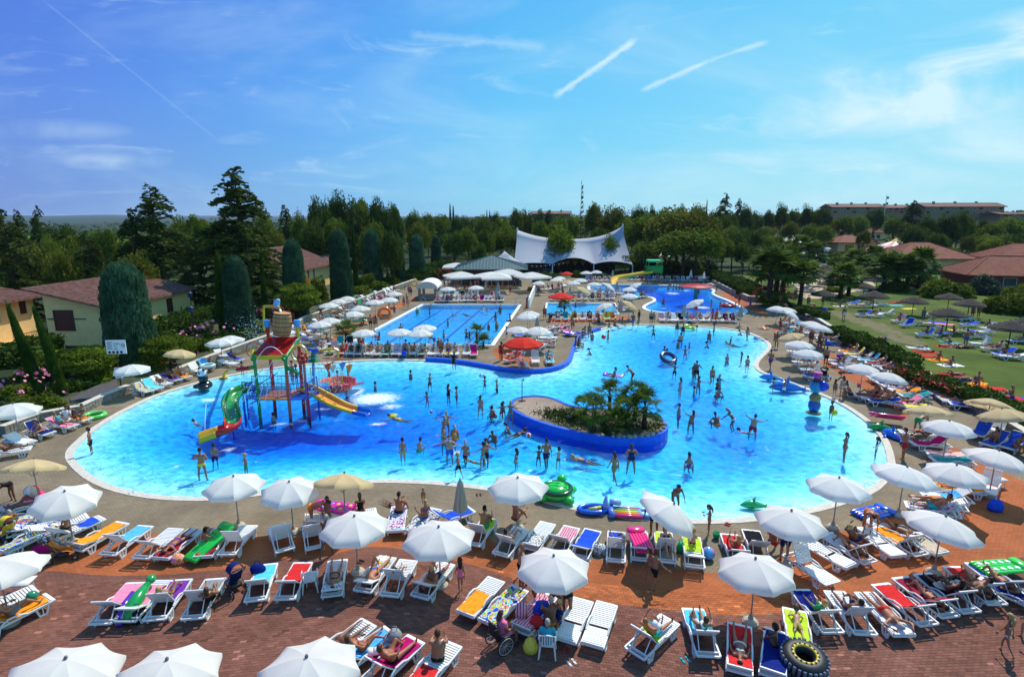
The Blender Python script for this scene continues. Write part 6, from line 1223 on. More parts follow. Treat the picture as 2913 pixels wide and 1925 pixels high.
g=Q('C3',1205,935);r=thg('slide_tower','green slide tower with yellow chute at the back pool','slide',(g.x,g.y,0));pt_=lambda f,n,mt,**k:part(f,n,mt,parent=r,**k);z1=PD(*S('C3',1205,850),g.y).z;z2=PD(*S('C3',1205,800),g.y).z;z3=PD(*S('C3',1205,765),g.y).z
for i in(-1,1):
 for j in(0,1):pt_(lambda m:m.tube([(i*1.25,j*2,0),(i*1.25,j*2,z3)],.08,6),'post',MG)
pt_(lambda m:m.box((0,1,z1),(2.8,2.2,.15)),'platform',MG);pt_(lambda m:[m.box((0,-.1,(z1+z2)/2),(2.9,.08,z2-z1)),m.box((-1.45,1,(z1+z2)/2),(.08,2.2,z2-z1)),m.box((1.45,1,(z1+z2)/2),(.08,2.2,z2-z1))],'side_panel',MG,kind='stuff');pt_(lambda m:m.box((-.1,1,z3),(2.4,2.2,.35)),'canopy',pmat('bright_green_canvas',(.05,.55,.2),.5));pt_(lambda m:[m.box((.9,-.9+i*.22,i*z1/9),(.9,.25,.05))for i in range(9)],'stair_treads',MR,kind='stuff')
O_=V3((g.x,g.y,0));ch=[PD(*S('C3',x,y),D)for x,y,D in((1180,855,g.y),(1100,865,g.y-1),(1020,880,g.y-2),(950,888,g.y-3.5),(905,905,g.y-6),(908,935,g.y-9))]
chute(ch,1.1,.45,[(1.0,MY)],parent=r)
g=Q('C3',1513,1035);r=thg('mushroom_fountain','red mushroom shaped pool fountain on a green column','fountain',(g.x,g.y,0));m=MB();zt_=PD(*S('C3',1513,935),g.y).z;m.lathe([(2.5,zt_-.5),(2.55,zt_-.35),(1.6,zt_-.1),(0,zt_)],20);m.build('cap',MR,r);m=MB();m.lathe([(2.45,zt_-.52),(2.5,zt_-.5)],20);m.build('rim',M_WHITE,r);m=MB();m.tube([(0,0,-1),(0,0,zt_-.4)],.34,10);m.build('column',pmat('green_blue_column',(.02,.2,.16),.4),r)
for i in range(3):jet((g.x+1.9+i*.25,g.y-1.4+i*.3,zt_-.5),(g.x+2.0+i*.25,g.y-1.5+i*.3,0),0,.03,lb=('left','middle','right')[i]+' falling water strand at the right of the mushroom fountain')
q=Q('B3',222,760,ISZ);r=thg('shower_post','thin dark water post with bent top on the island paving','post',q);m=MB();m.tube([(0,0,0),(0,0,1.45),(.06,0,1.6),(.12,0,1.4)],.03,6);m.build('post',M_DKW,r);m=MB();m.box((0,0,.03),(.5,.12,.06));m.box((0,0,.03),(.12,.4,.056));m.build('foot',M_DKW,r)
q=Q('B1',905,680);r=thg('notice_board','white notice board with pool rules and pictograms on a dark post','sign',(q.x,q.y,0),.1);m=MB();m.tube([(0,0,0),(0,0,3.6)],.05,6);m.build('post',M_DKW,r);m=MB();m.box((0,-.06,1.35),(.5,.04,.8));m.build('small_board',M_WHITE,r);m=MB();m.box((.1,-.06,3.3),(1.35,.05,1.0));bd=m.build('board',M_WHITE,r)
ink=pmat('dark_blue_ink',(.03,.04,.12));m=MB()
for i in range(7):m.box((-.32,-.088,3.68-i*.085),(.38-.05*(i%3),.004,.03));
for i in range(7):m.box((.08,-.088,3.60-i*.085),(.26,.004,.02))
for i in range(8):m.box((0,-.083,1.66-i*.085),(.36-.06*(i%2),.004,.025))
m.build('printed_lines',ink,bd,kind='stuff');m=MB();m.torus((.60,-.09,3.42),.12,.018,16,5,0,Matrix.Rotation(PI/2,3,'X'));m.bar((.52,-.09,3.5),(.68,-.09,3.34),.02);
for i in range(4):m.lathe([(.1,0),(.1,.01)],12,(-.38+i*.27,-.085,2.92),0,Matrix.Rotation(PI/2,3,'X'))
m.build('pictograms',ink,bd,kind='stuff')
def txt(s,size,loc,rot,mt,parent,nm='lettering'):
 c=bpy.data.curves.new(nm,'FONT');c.body=s;c.size=size;c.extrude=.002;c.align_x='CENTER';t=bpy.data.objects.new(nm,c);COL.objects.link(t);bpy.context.view_layer.update();me=bpy.data.meshes.new_from_object(t.evaluated_get(bpy.context.evaluated_depsgraph_get()));bpy.data.objects.remove(t);o=obj(nm,me,[mt],parent);o.location=loc;o.rotation_euler=rot;return o
txt('Ft',.22,(.30,-.09,3.45),(PI/2,0,0),ink,bd)
def ladder(k,x,y,lb,rz=0):
 q=Q(k,x,y);r=thg('pool_ladder',lb,'ladder',(q.x,q.y,0),rz)
 for s in(-.25,.25):m=MB();m.tube([(s,-.5,0),(s,-.45,.75),(s,-.1,.9),(s,.2,.6),(s,.22,-.6)],.025,6);m.build('handrail',pmat('steel',(.5,.52,.54),.2,.6,1),r)
ladder('M1',2350,660,'steel pool ladder at the near right corner of the lap pool',-PI/2);ladder('M2',385,590,'steel pool ladder at the far right corner of the lap pool',-PI/2);ladder('C2',1310,1078,'steel pool ladder at the far left corner of the lap pool',PI/2)
a,b=Q('M2',525,640),Q('M2',615,440);r=thg('ramp_wall','white sloping parapet wall of the ramp beside the lap pool','wall',(a.x,a.y,0));m=MB();m.bar((0,0,.6),(b.x-a.x,b.y-a.y,1.0),.25,1.3);m.build('wall',M_WHITE,r)
r=thg('ramp_railing','grey metal railing along the ramp to the stage','railing',Q('C3',240,840));e_=Q('C3',430,865)-Q('C3',240,840);m=MB()
for i in range(24):m.tube([e_*(i/23),e_*(i/23)+V3((0,0,1.2))],.03,4)
m.tube([V3((0,0,1.2)),e_+V3((0,0,1.2))],.05,5);m.build('railing',M_POLE,r)
sw_('stone_wall','pale concrete wall below the bright hedge at the back pool',[Q('C3',1640,935),Q('C3',1780,1010),Q('C3',1908,1065),Q('B4',30,30)],.8,.3,-.05,0)
#people
def frame(up_,front):
 u=V3(up_).normalized();f=V3(front);f=(f-u*f.dot(u)).normalized();return u,f,f.cross(u)
def Pz(root,torso=(0,0,1),front=(0,1,0),head=None,face=None,aL=((-.15,0,-1),(-.05,.15,-1)),aR=((.15,0,-1),(.05,.15,-1)),lL=((-.04,.02,-1),(0,-.04,-1)),lR=((.04,.02,-1),(0,-.04,-1)),ft=None,off=(0,0)):
 return dict(root=root,torso=torso,front=front,head=head or torso,face=face or front,aL=aL,aR=aR,lL=lL,lR=lR,ft=ft,off=off)
rec=lambda a:(0,-math.cos(math.radians(a)),math.sin(math.radians(a)))
POSES={'stand':Pz(.93),'hips':Pz(.93,aL=((-.75,-.25,-.8),(.75,.45,-.35)),aR=((.75,-.25,-.8),(-.75,.45,-.35)),lL=((-.16,0,-1),(-.08,0,-1)),lR=((.16,0,-1),(.08,0,-1))),'walk':Pz(.90,(0,.06,1),aL=((-.15,.4,-1),(0,.5,-.9)),aR=((.15,-.35,-1),(.05,-.1,-1)),lL=((0,-.35,-1),(0,-.55,-.9)),lR=((0,.42,-1),(0,-.02,-1))),'stride':Pz(.90,(0,.1,1),aL=((-.5,.1,-.8),(-.4,.5,-.4)),aR=((.6,.1,-.7),(.5,.4,-.4)),lL=((-.05,.45,-1),(0,.1,-1)),lR=((.05,-.3,-1),(0,-.5,-.9))),'armsout':Pz(.92,(.05,0,1),aL=((-1,.2,-.45),(-1,.3,-.1)),aR=((1,.2,-.45),(1,.3,-.1)),lL=((-.12,.1,-1),(0,-.1,-1)),lR=((.12,.05,-1),(0,-.05,-1))),'armup':Pz(.93,aL=((-.25,.1,1),(.1,.1,1)),aR=((.4,.1,-1),(.2,.4,-.8)),lL=((-.1,.05,-1),(0,-.05,-1))),'phone':Pz(.93,aL=((-.3,.25,-1),(.2,.8,.4)),aR=((.3,.25,-1),(-.2,.8,.4)),head=(0,.25,1),face=(0,1,-.4)),'bend':Pz(.88,(0,.95,.28),(0,.28,-.95),head=(0,.9,.1),face=(0,.3,-1),aL=((-.1,.15,-1),(0,.2,-1)),aR=((.1,.25,-1),(0,.1,-1)),lL=((-.08,.0,-1),(0,-.1,-1)),lR=((.08,.14,-1),(0,-.12,-1))),'lean':Pz(.86,(0,.62,.78),(0,.78,-.62),aL=((-.3,.6,-.8),(0,.7,-.7)),aR=((.3,.6,-.7),(0,.7,-.7)),lL=((-.1,.35,-1),(0,-.35,-1)),lR=((.1,.25,-1),(0,-.3,-1))),'sit':Pz(.46,(0,-.08,1),aL=((-.2,.35,-1),(.15,.9,-.25)),aR=((.2,.35,-1),(-.15,.9,-.25)),lL=((-.12,1,.04),(0,.12,-1)),lR=((.14,1,.04),(0,.02,-1))),'sitlean':Pz(.46,(0,.42,.9),aL=((-.2,.7,-.8),(.2,.6,-.5)),aR=((.2,.7,-.8),(-.3,.6,-.5)),lL=((-.2,1,.06),(0,.1,-1)),lR=((.22,1,.06),(0,0,-1)),face=(0,.8,-.5)),'sitlegs':Pz(.10,(0,-.15,1),aL=((-.25,-.35,-1),(-.1,-.3,-1)),aR=((.3,.4,-.9),(0,.9,-.3)),lL=((-.12,1,.12),(0,1,-.1)),lR=((.12,.85,.62),(0,.7,-.75))),'sitknees':Pz(.10,(0,.12,1),aL=((-.2,.75,-.6),(.3,.8,.1)),aR=((.2,.75,-.6),(-.3,.8,.1)),lL=((-.12,.72,.75),(0,.55,-.85)),lR=((.12,.75,.72),(0,.5,-.87))),'rec45':Pz(.16,rec(46),(0,.7,.7),head=rec(62),face=(0,.9,.4),aL=((-.25,.45,-.35),(.35,.8,.1)),aR=((.25,.45,-.35),(-.35,.8,.2)),lL=((-.12,1,.02),(-.02,1,-.02)),lR=((.12,.85,.5),(0,.75,-.62))),'recread':Pz(.16,rec(50),(0,.7,.7),head=rec(68),face=(0,1,.2),aL=((-.3,.75,-.2),(.2,.7,.75)),aR=((.3,.75,-.2),(-.2,.7,.75)),lL=((-.14,.78,.62),(0,.62,-.78)),lR=((.12,1,.02),(.05,1,0))),'supine':Pz(.10,(0,-1,.02),(0,0,1),face=(0,.1,1),aL=((-.35,1,-.1),(-.1,1,.0)),aR=((.35,1,-.1),(.1,1,0)),lL=((-.16,1,0),(-.05,1,0)),lR=((.16,1,0),(.05,1,0)),ft=(0,.5,.9)),'supknee':Pz(.10,(0,-1,.04),(0,0,1),face=(0,.1,1),aL=((-1,-.4,.1),(.6,-.9,.1)),aR=((.35,1,0),(-.6,.8,.3)),lL=((-.14,.72,.72),(0,.6,-.8)),lR=((.16,1,.05),(.05,1,0))),'prone':Pz(.12,(0,-1,.03),(0,0,-1),face=(.7,0,-.5),aL=((.9,-.5,-.05),(-.5,-.9,0)),aR=((-.9,-.5,-.05),(.5,-.9,0)),lL=((.12,1,-.03),(.04,1,0)),lR=((-.14,1,-.03),(-.02,1,.03)),ft=(0,1,-.2)),'proneup':Pz(.12,(0,-1,.3),(0,.3,-1),head=(0,-.8,.6),face=(0,-.8,-.3),aL=((.5,-.6,-.7),(-.4,-.9,0)),aR=((-.5,-.6,-.7),(.4,-.9,0)),lL=((.12,1,-.03),(0,.7,.7)),lR=((-.14,1,-.03),(0,1,.1)),ft=(0,.2,1)),'side':Pz(.17,(0,-1,.12),(1,0,.15),head=(0,-.8,.5),face=(1,0,.1),aL=((.3,-.6,-.6),(.2,-.9,.5)),aR=((.2,.9,.3),(.4,.8,-.3)),lL=((.25,.95,0),(-.2,1,0)),lR=((.45,.9,.2),(-.4,.9,-.2))),'crouch':Pz(.30,(0,.45,.9),aL=((-.3,.6,-.8),(0,.5,-.9)),aR=((.3,.6,-.8),(0,.5,-.9)),lL=((-.25,.9,.25),(0,-.35,-.95)),lR=((.25,.9,.25),(0,-.35,-.95)),face=(0,.8,-.6)),'swim':Pz(.0,(0,.96,.2),(0,.2,-.96),head=(0,.7,.7),face=(0,1,.2),aL=((-.6,.9,-.1),(-.3,1,0)),aR=((.7,.5,-.2),(.4,.9,-.1)),lL=((-.1,-1,-.12),(0,-1,-.1)),lR=((.12,-1,-.2),(0,-1,.1)),ft=(0,-1,0)),'swim2':Pz(.0,(0,.98,.1),(0,.1,-.98),head=(0,.8,.55),face=(0,1,.1),aL=((-.3,.8,.6),(0,.9,-.5)),aR=((.4,-.8,-.2),(.2,-.9,-.2)),lL=((-.1,-1,-.1),(0,-1,.1)),lR=((.12,-1,-.2),(0,-1,-.1)),ft=(0,-1,0)),'throw':Pz(.92,(.12,-.05,1),aL=((-.9,.3,.35),(-.5,.5,.8)),aR=((.8,.4,-.2),(.7,.7,.2)),lL=((-.2,.1,-1),(0,-.1,-1)),lR=((.2,0,-1),(0,-.1,-1))),'edge':Pz(.12,(0,.1,1),aL=((-.3,-.2,-1),(-.1,.2,-1)),aR=((.3,-.2,-1),(.1,.2,-1)),lL=((-.14,1,-.05),(0,.15,-1)),lR=((.14,1,-.05),(0,.1,-1))),}
BUILD={'man':dict(sh=.195,hp=.098,ch=(.165,.112),wa=(.142,.11),pe=(.158,.118),limb=1.0,H=1.0,head=1.0),'bigman':dict(sh=.20,hp=.10,ch=(.175,.13),wa=(.175,.155),pe=(.17,.14),limb=1.1,H=.99,head=1.0),'woman':dict(sh=.170,hp=.10,ch=(.142,.105),wa=(.118,.09),pe=(.165,.122),limb=.92,H=.94,head=.97),'bigwoman':dict(sh=.18,hp=.115,ch=(.165,.135),wa=(.165,.14),pe=(.20,.155),limb=1.12,H=.93,head=.97),'child':dict(sh=.155,hp=.085,ch=(.125,.09),wa=(.115,.09),pe=(.125,.10),limb=.82,H=.72,head=1.22),'teen':dict(sh=.175,hp=.088,ch=(.135,.095),wa=(.115,.088),pe=(.13,.10),limb=.85,H=.86,head=1.08)}
def head_part(c,u,f,s):
 """head with brow, nose, chin, ears, eye sockets"""
 r=f.cross(u);m=MB();n,k=14,11
 def pt(th,ph):
  x=math.sin(th)*math.cos(ph);y=math.sin(th)*math.sin(ph);z=-math.cos(th);X,Y,Z=.077*x,.095*y,.118*z
  if y>0:
   Y*=1-.12*max(0,-z)*.5
   if z<-.2:X*=1-.35*(-z-.2)
   a=abs(x)
   if a<.22 and-.32<z<.12:Y+=.020*(1-a/.22)*(1-abs(z+.18)/.32)
   if .2<a<.6 and .0<z<.25:Y-=.010
   if a<.3 and-.75<z<-.5:Y+=.008
  return c+(r*X+f*Y+u*Z)*s
 vs=[pt(PI*i/k,2*PI*j/n)for i in range(k+1)for j in range(n)]
 m.add(vs,[(i*n+j,i*n+(j+1)%n,(i+1)*n+(j+1)%n,(i+1)*n+j)for i in range(k)for j in range(n)])
 for sx in(-1,1):
  e=c+(r*sx*.08+f*(-.005)+u*0)*s;m.ball(e,(.012*s,.012*s,.026*s),6,4)
  q=c+(r*sx*.030+f*.083+u*.018)*s;m.ball(q,.011*s,6,4,1)
 q=c+(f*.090-u*.052)*s;m.ball(q,(.022*s*abs(r.x)+.006,.022*s*abs(r.y)+.006,.022*s*abs(r.z)+.006),6,4,2)
 return m
def hand_part(p,d,palmn,s,side):
 """palm, four bent fingers of different length, thumb off the side"""
 d=d.normalized();n=(palmn-d*palmn.dot(d));n=n.normalized()if n.length>1e-3 else V3((1,0,0));r=d.cross(n)*side;m=MB()
 m.tube([p-d*.01*s,p+d*.045*s,p+d*.085*s],[.026*s,.038*s,.036*s],6,ell=[.6,.42,.38],lat=r)
 for i,ln in enumerate((.068,.078,.072,.056)):
  b=p+d*.083*s+r*((i-1.5)*-.019*s);k1=b+d*ln*.5*s+n*.006*s;k2=k1+(d*.8+n*.5)*ln*.5*s;m.tube([b,k1,k2],[.0095*s,.009*s,.007*s],5)
 b=p+d*.025*s+r*.03*s;k1=b+(d*.5+r*.8)*.035*s;m.tube([b,k1,k1+(d*.9+n*.3)*.03*s],[.013*s,.011*s,.009*s],5);return m
BODY={};TS=bpy.data.scenes.new('workbench')
def body(pose,build,vox=.03,dec=1.0):
 key=(pose,build,vox)
 if key in BODY:return BODY[key]
 p=POSES[pose];B=BUILD[build];s=B['H'];li=B['limb']*1.1;u,f,r=frame(p['torso'],p['front']);D=lambda v:V3(v).normalized()
 pel=V3((p['off'][0],p['off'][1],p['root']*(s if pose not in('sit','sitlean')else .93+.07*s)+(0)));nk=pel+u*.50*s;hu,hf,hr=frame(p['head'],p['face']);hs=B['head']*s**.15*(.98 if build!='child' else .88);hc=nk+hu*(.10*s+.115*hs)
 m=MB();lat=r
 rings=[(-.09,B['pe'][0]*.72,B['pe'][1]*.8),(-.02,*B['pe']),(.06,B['pe'][0]*.97,B['pe'][1]*.94),(.17,*B['wa']),(.30,B['ch'][0]*.97,B['ch'][1]),(.39,B['ch'][0]*1.04,B['ch'][1]*.98),(.455,B['ch'][0]*.85,B['ch'][1]*.72),(.50,.065/s,.06/s)]
 fw=.03 if build.startswith('big')else .008
 m.tube([pel+u*a*s+f*(fw*s if .05<a<.3 else 0)for a,_,_ in rings],[b*s for _,b,_ in rings],16,ell=[c/b for _,b,c in rings],lat=lat)
 m.tube([nk-u*.03*s,nk+hu*.05*s,hc],[.058*s,.052*s,.05*s],10)
 if build in('woman','bigwoman'):
  for sx in(-1,1):m.ball(pel+u*.355*s+r*sx*.07*s+f*B['ch'][1]*.80*s,.062*s,10,7)
 if build in('woman','bigwoman','man','bigman','teen'):
  for sx in(-1,1):m.ball(pel-u*.02*s+r*sx*.065*s-f*.05*s,.085*s*(B['pe'][0]/.16),10,7)
 seg=[];hands=MB()
 def limb(a,b,r0,r1,mid=1.0,off=None):
  c=a.lerp(b,.35)+(off or V3((0,0,0)));m.tube([a,c,a.lerp(b,.7),b],[r0,(r0*.65+r1*.35)*mid,r1*1.08,r1],10,cap=True);m.ball(a,r0,8,6);m.ball(b,r1,8,6)
 seg.append(('torso',pel,nk));seg.append(('head',nk+hu*.05,hc))
 for sd,al,ll in((-1,'aL','lL'),(1,'aR','lR')):
  sh=nk-u*.045*s+r*sd*B['sh']*s*.98;ua,fa=D(p[al][0]),D(p[al][1]);el=sh+ua*.275*s;wr=el+fa*.245*s
  m.ball(sh,.058*s*li,10,7);limb(sh,el,.050*s*li,.037*s*li,1.06);limb(el,wr,.041*s*li,.026*s*li,1.05)
  hp=hand_part(wr,fa,V3((-sd,0,0))if abs(fa.x)<.8 else V3((0,0,-1)),s*1.0,sd);hands.add(hp.v,hp.f,0);m.ball(wr+fa*.04*s,.028*s,6,5)
  seg.append(('uarm',sh,el));seg.append(('farm',el,wr))
  h=pel-u*.03*s+r*sd*B['hp']*s;th,sn=D(p[ll][0]),D(p[ll][1]);kn=h+th*.43*s;an=kn+sn*.40*s
  limb(h,kn,.086*s*li,.052*s*li,1.02);back=(sn.cross(V3((1,0,0))));limb(kn,an,.053*s*li,.033*s*li,1.10)
  fd=D(p['ft'])if p['ft']else D((sn.cross(V3((1,0,0)))*-1)if abs(sn.x)<.9 else(0,1,0));fd=fd if p['ft']or fd.dot(V3((0,1,.3)))>0 else-fd
  m.tube([an-fd*.04*s,an+fd*.05*s+sn*.03*s,an+fd*.15*s+sn*.055*s],[.035*s,.036*s,.026*s],8,ell=[1,.9,.55],lat=V3((1,0,0)));m.ball(an+sn*.03*s-fd*.03*s,.034*s,8,6)
  seg.append(('thigh',h,kn));seg.append(('shin',kn,an))
 me=m.mesh('b');o=bpy.data.objects.new('b',me);TS.collection.objects.link(o);md=o.modifiers.new('r','REMESH');md.mode='VOXEL';md.voxel_size=vox;md.use_smooth_shade=True;sm=o.modifiers.new('s','SMOOTH');sm.factor=.5;sm.iterations=2
 TS.view_layers[0].update();ev=bpy.data.meshes.new_from_object(o.evaluated_get(TS.view_layers[0].depsgraph));bpy.data.objects.remove(o)
 nv=len(ev.vertices);co=np.empty(nv*3,np.float32);ev.vertices.foreach_get('co',co);co=co.reshape(-1,3);no=np.empty(nv*3,np.float32);ev.vertices.foreach_get('normal',no);no=no.reshape(-1,3);faces=[tuple(q.vertices)for q in ev.polygons]
 best=np.full(nv,1e9);bid=np.zeros(nv,int);bt=np.zeros(nv)
 for i,(nm,a,b)in enumerate(seg):
  a_,b_=np.array(a),np.array(b);ab=b_-a_;t=np.clip(((co-a_)@ab)/(ab@ab),0,1);dd=np.linalg.norm(co-(a_+t[:,None]*ab),axis=1)/({'torso':1.7,'thigh':1.05}.get(nm,1.0));k=dd<best;best[k]=dd[k];bid[k]=i;bt[k]=t[k]
 names_=np.array([q[0]for q in seg])[bid];hm=head_part(hc,hu,hf,hs)
 out=MB();out.v=[tuple(v)for v in co];out.f=list(faces);out.m=[0]*len(faces);out.add(hands.v,hands.f,0)
 o_=len(out.v);out.v+=[tuple(v)for v in hm.v];out.f+=[tuple(i+o_ for i in q)for q in hm.f];out.m+=hm.m
 bm=bpy.data.meshes.new('person');bm.from_pydata(out.v,[],out.f);bm.polygons.foreach_set('material_index',out.m);bm.polygons.foreach_set('use_smooth',[True]*len(out.f));bm.update()
 ux=(co-np.array(pel))@np.array(u)
 def shell(sel,d,nm):
  idx={};vs=[];fs=[]
  for q in faces:
   if all(sel[i]for i in q):
    for i in q:
     if i not in idx:idx[i]=len(vs);vs.append(tuple(co[i]+no[i]*d))
    fs.append(tuple(idx[i]for i in q))
  if not fs:return None
  g=bpy.data.meshes.new(nm);g.from_pydata(vs,[],fs);g.polygons.foreach_set('use_smooth',[True]*len(fs));g.update();return g
 T_=(names_=='torso');TH=(names_=='thigh');cl={}
 cl['shorts']=shell((T_&(ux<.07*s))|(TH&(bt<.62)),.014,'swim_shorts');cl['trunks']=shell((T_&(ux<.05*s))|(TH&(bt<.16)),.008,'swim_trunks')
 cl['bottom']=shell((T_&(ux<.03*s))|(TH&(bt<.08)),.007,'bikini_bottom');cl['top']=shell((T_&(ux>.30*s)&(ux<.39*s)),.008,'bikini_top');cl['onepiece']=shell((T_&(ux<.42*s))|(TH&(bt<.07)),.008,'swimsuit')
 cl['tshirt']=shell((T_&(ux>-.02))|((names_=='uarm')&(bt<.55)),.014,'t_shirt')
 hv=[V3(v)for v in hm.v[:15*11+14]];
 def hair(long,cap=False):
  g=MB();n,k=14,11;th0=.30
  def ok(v):w=v-hc;z=w.dot(hu)/hs;y=w.dot(hf)/hs;return(z>.045 if y>.02 else z>-.055 if not cap else z>.0)or(y<-.03 and z>-.09 and not cap)
  for i in range(k):
   for j in range(n):
    q=(i*n+j,i*n+(j+1)%n,(i+1)*n+(j+1)%n,(i+1)*n+j)
    if all(ok(V3(hm.v[a]))for a in q):g.add([hc+(V3(hm.v[a])-hc)*1.13+hu*.006 for a in q],[(0,1,2,3)])
  if long:
   g.tube([hc-hf*.07*hs+hu*.02*hs,hc-hf*.105*hs-hu*.08*hs,hc-hf*.10*hs-hu*.19*hs,hc-hf*.085*hs-hu*.27*hs],[.07*hs,.075*hs,.06*hs,.02*hs],8,ell=[.6,.5,.45,.4],lat=hr)
  if cap:g.tube([hc+hf*.07*hs+hu*.055*hs,hc+hf*.15*hs+hu*.05*hs],[.07*hs,.05*hs],8,ell=[.15,.12],lat=hr)
  return g.mesh('hair',True)
 cl['hair']=hair(False);cl['longhair']=hair(True);cl['cap']=hair(False,True)
 g=MB();g.lathe([(.20*hs,.03*hs),(.10*hs,.05*hs),(.095*hs,.13*hs),(.05*hs,.15*hs),(0,.15*hs)],14,hc,0,Matrix((hr,hf,hu)).transposed());cl['hat']=g.mesh('sun_hat')
 BODY[key]=(bm,cl);return BODY[key]
SKIN=[pmat('tanned_skin',(.30,.135,.07),.5,.4),pmat('deep_tanned_skin',(.18,.072,.035),.5,.4),pmat('fair_skin',(.44,.23,.145),.5,.4),pmat('reddish_tanned_skin',(.34,.12,.06),.5,.4)]
M_EYE=pmat('dark_eye',(.01,.01,.01),.3);M_LIP=pmat('lips',(.3,.08,.06),.5)
HAIRM={'dark':pmat('dark_brown_hair',(.018,.010,.006),.5),'brown':pmat('brown_hair',(.07,.032,.014),.5),'blond':pmat('blond_hair',(.42,.26,.09),.5),'grey':pmat('grey_hair',(.34,.32,.30),.6)}
CLC={'navy':(.01,.02,.10),'black':(.012,.012,.014),'red':(.50,.02,.02),'blue':(.02,.10,.50),'white':(.72,.72,.72),'green':(.03,.28,.10),'yellow':(.70,.50,.04),'pink':(.70,.16,.28),'purple':(.16,.04,.28),'orange':(.72,.20,.02),'turquoise':(.03,.38,.45),'grey':(.2,.2,.22),'khaki':(.35,.28,.10),'brown':(.12,.05,.03)}
def cmat(c):return pmat(c+'_swimwear',CLC[c],.8,.15)
PD_={'stand':'standing','hips':'standing, hands on hips','walk':'walking','stride':'striding','armsout':'with arms spread','armup':'with one arm raised','phone':'standing, hands at chest','bend':'bending down','lean':'leaning forward','sit':'sitting','sitlean':'sitting bent','sitlegs':'sitting, legs out','sitknees':'sitting, knees up','rec45':'reclining','recread':'reclining, forearms raised','supine':'lying face up','supknee':'lying, knee up','prone':'lying face down','proneup':'propped face down','side':'lying on the side','crouch':'crouching','swim':'swimming','swim2':'swimming crawl','throw':'playing','edge':'sitting'}
LABEL_B={'man':'man','bigman':'stout man','woman':'woman','bigwoman':'stout woman','child':'child','teen':'teenager'}
def per_(loc,rz,pose,build='man',wear='shorts',col='navy',hair='dark',where='',skin=None,lod=0,sc=1.0,group=None,long=None,hat=None,label=None,tilt=None):
 bm,cl=body(pose,build,.03 if lod==0 else .04);r=random;sk=SKIN[skin if skin is not None else r.choice([0,0,1,3,2])]
 o=obj('person',bm,None);
 if len(bm.materials)==0:bm.materials.append(SKIN[0]);bm.materials.append(M_EYE);bm.materials.append(M_LIP)
 o.material_slots[0].link='OBJECT';o.material_slots[0].material=sk
 o.location=loc;o.rotation_euler=(tilt or 0,0,rz);o.scale=(sc,)*3;long=(build in('woman','bigwoman'))if long is None else long
 def wearit(nm,part,mt):
  me=cl.get(part)
  if me is None:return
  c=obj(nm,me,None,o)
  if len(me.materials)==0:me.materials.append(mt)
  c.material_slots[0].link='OBJECT';c.material_slots[0].material=mt
 w={'shorts':[('swim_shorts','shorts')],'trunks':[('swim_trunks','trunks')],'bikini':[('bikini_top','top'),('bikini_bottom','bottom')],'swimsuit':[('swimsuit','onepiece')],'tshirt':[('t_shirt','tshirt'),('shorts','shorts')]}[wear]
 for nm,pt_ in w:wearit(nm,pt_,cmat(col))
 if hair!='bald':wearit('hair','longhair' if long else 'hair',HAIRM[hair])
 if hat:wearit('cap' if hat[1]!='sun' else 'sun_hat','cap' if hat[1]!='sun' else 'hat',cmat(hat[0]))
 wl={'shorts':'swim shorts','trunks':'swim trunks','bikini':'bikini','swimsuit':'swimsuit','tshirt':'T-shirt'}[wear]
 o['label']=label or('%s in %s %s %s %s'%(LABEL_B[build],col,wl,PD_[pose],where)).strip();o['category']='person'
 if group:o['group']=group
 return o
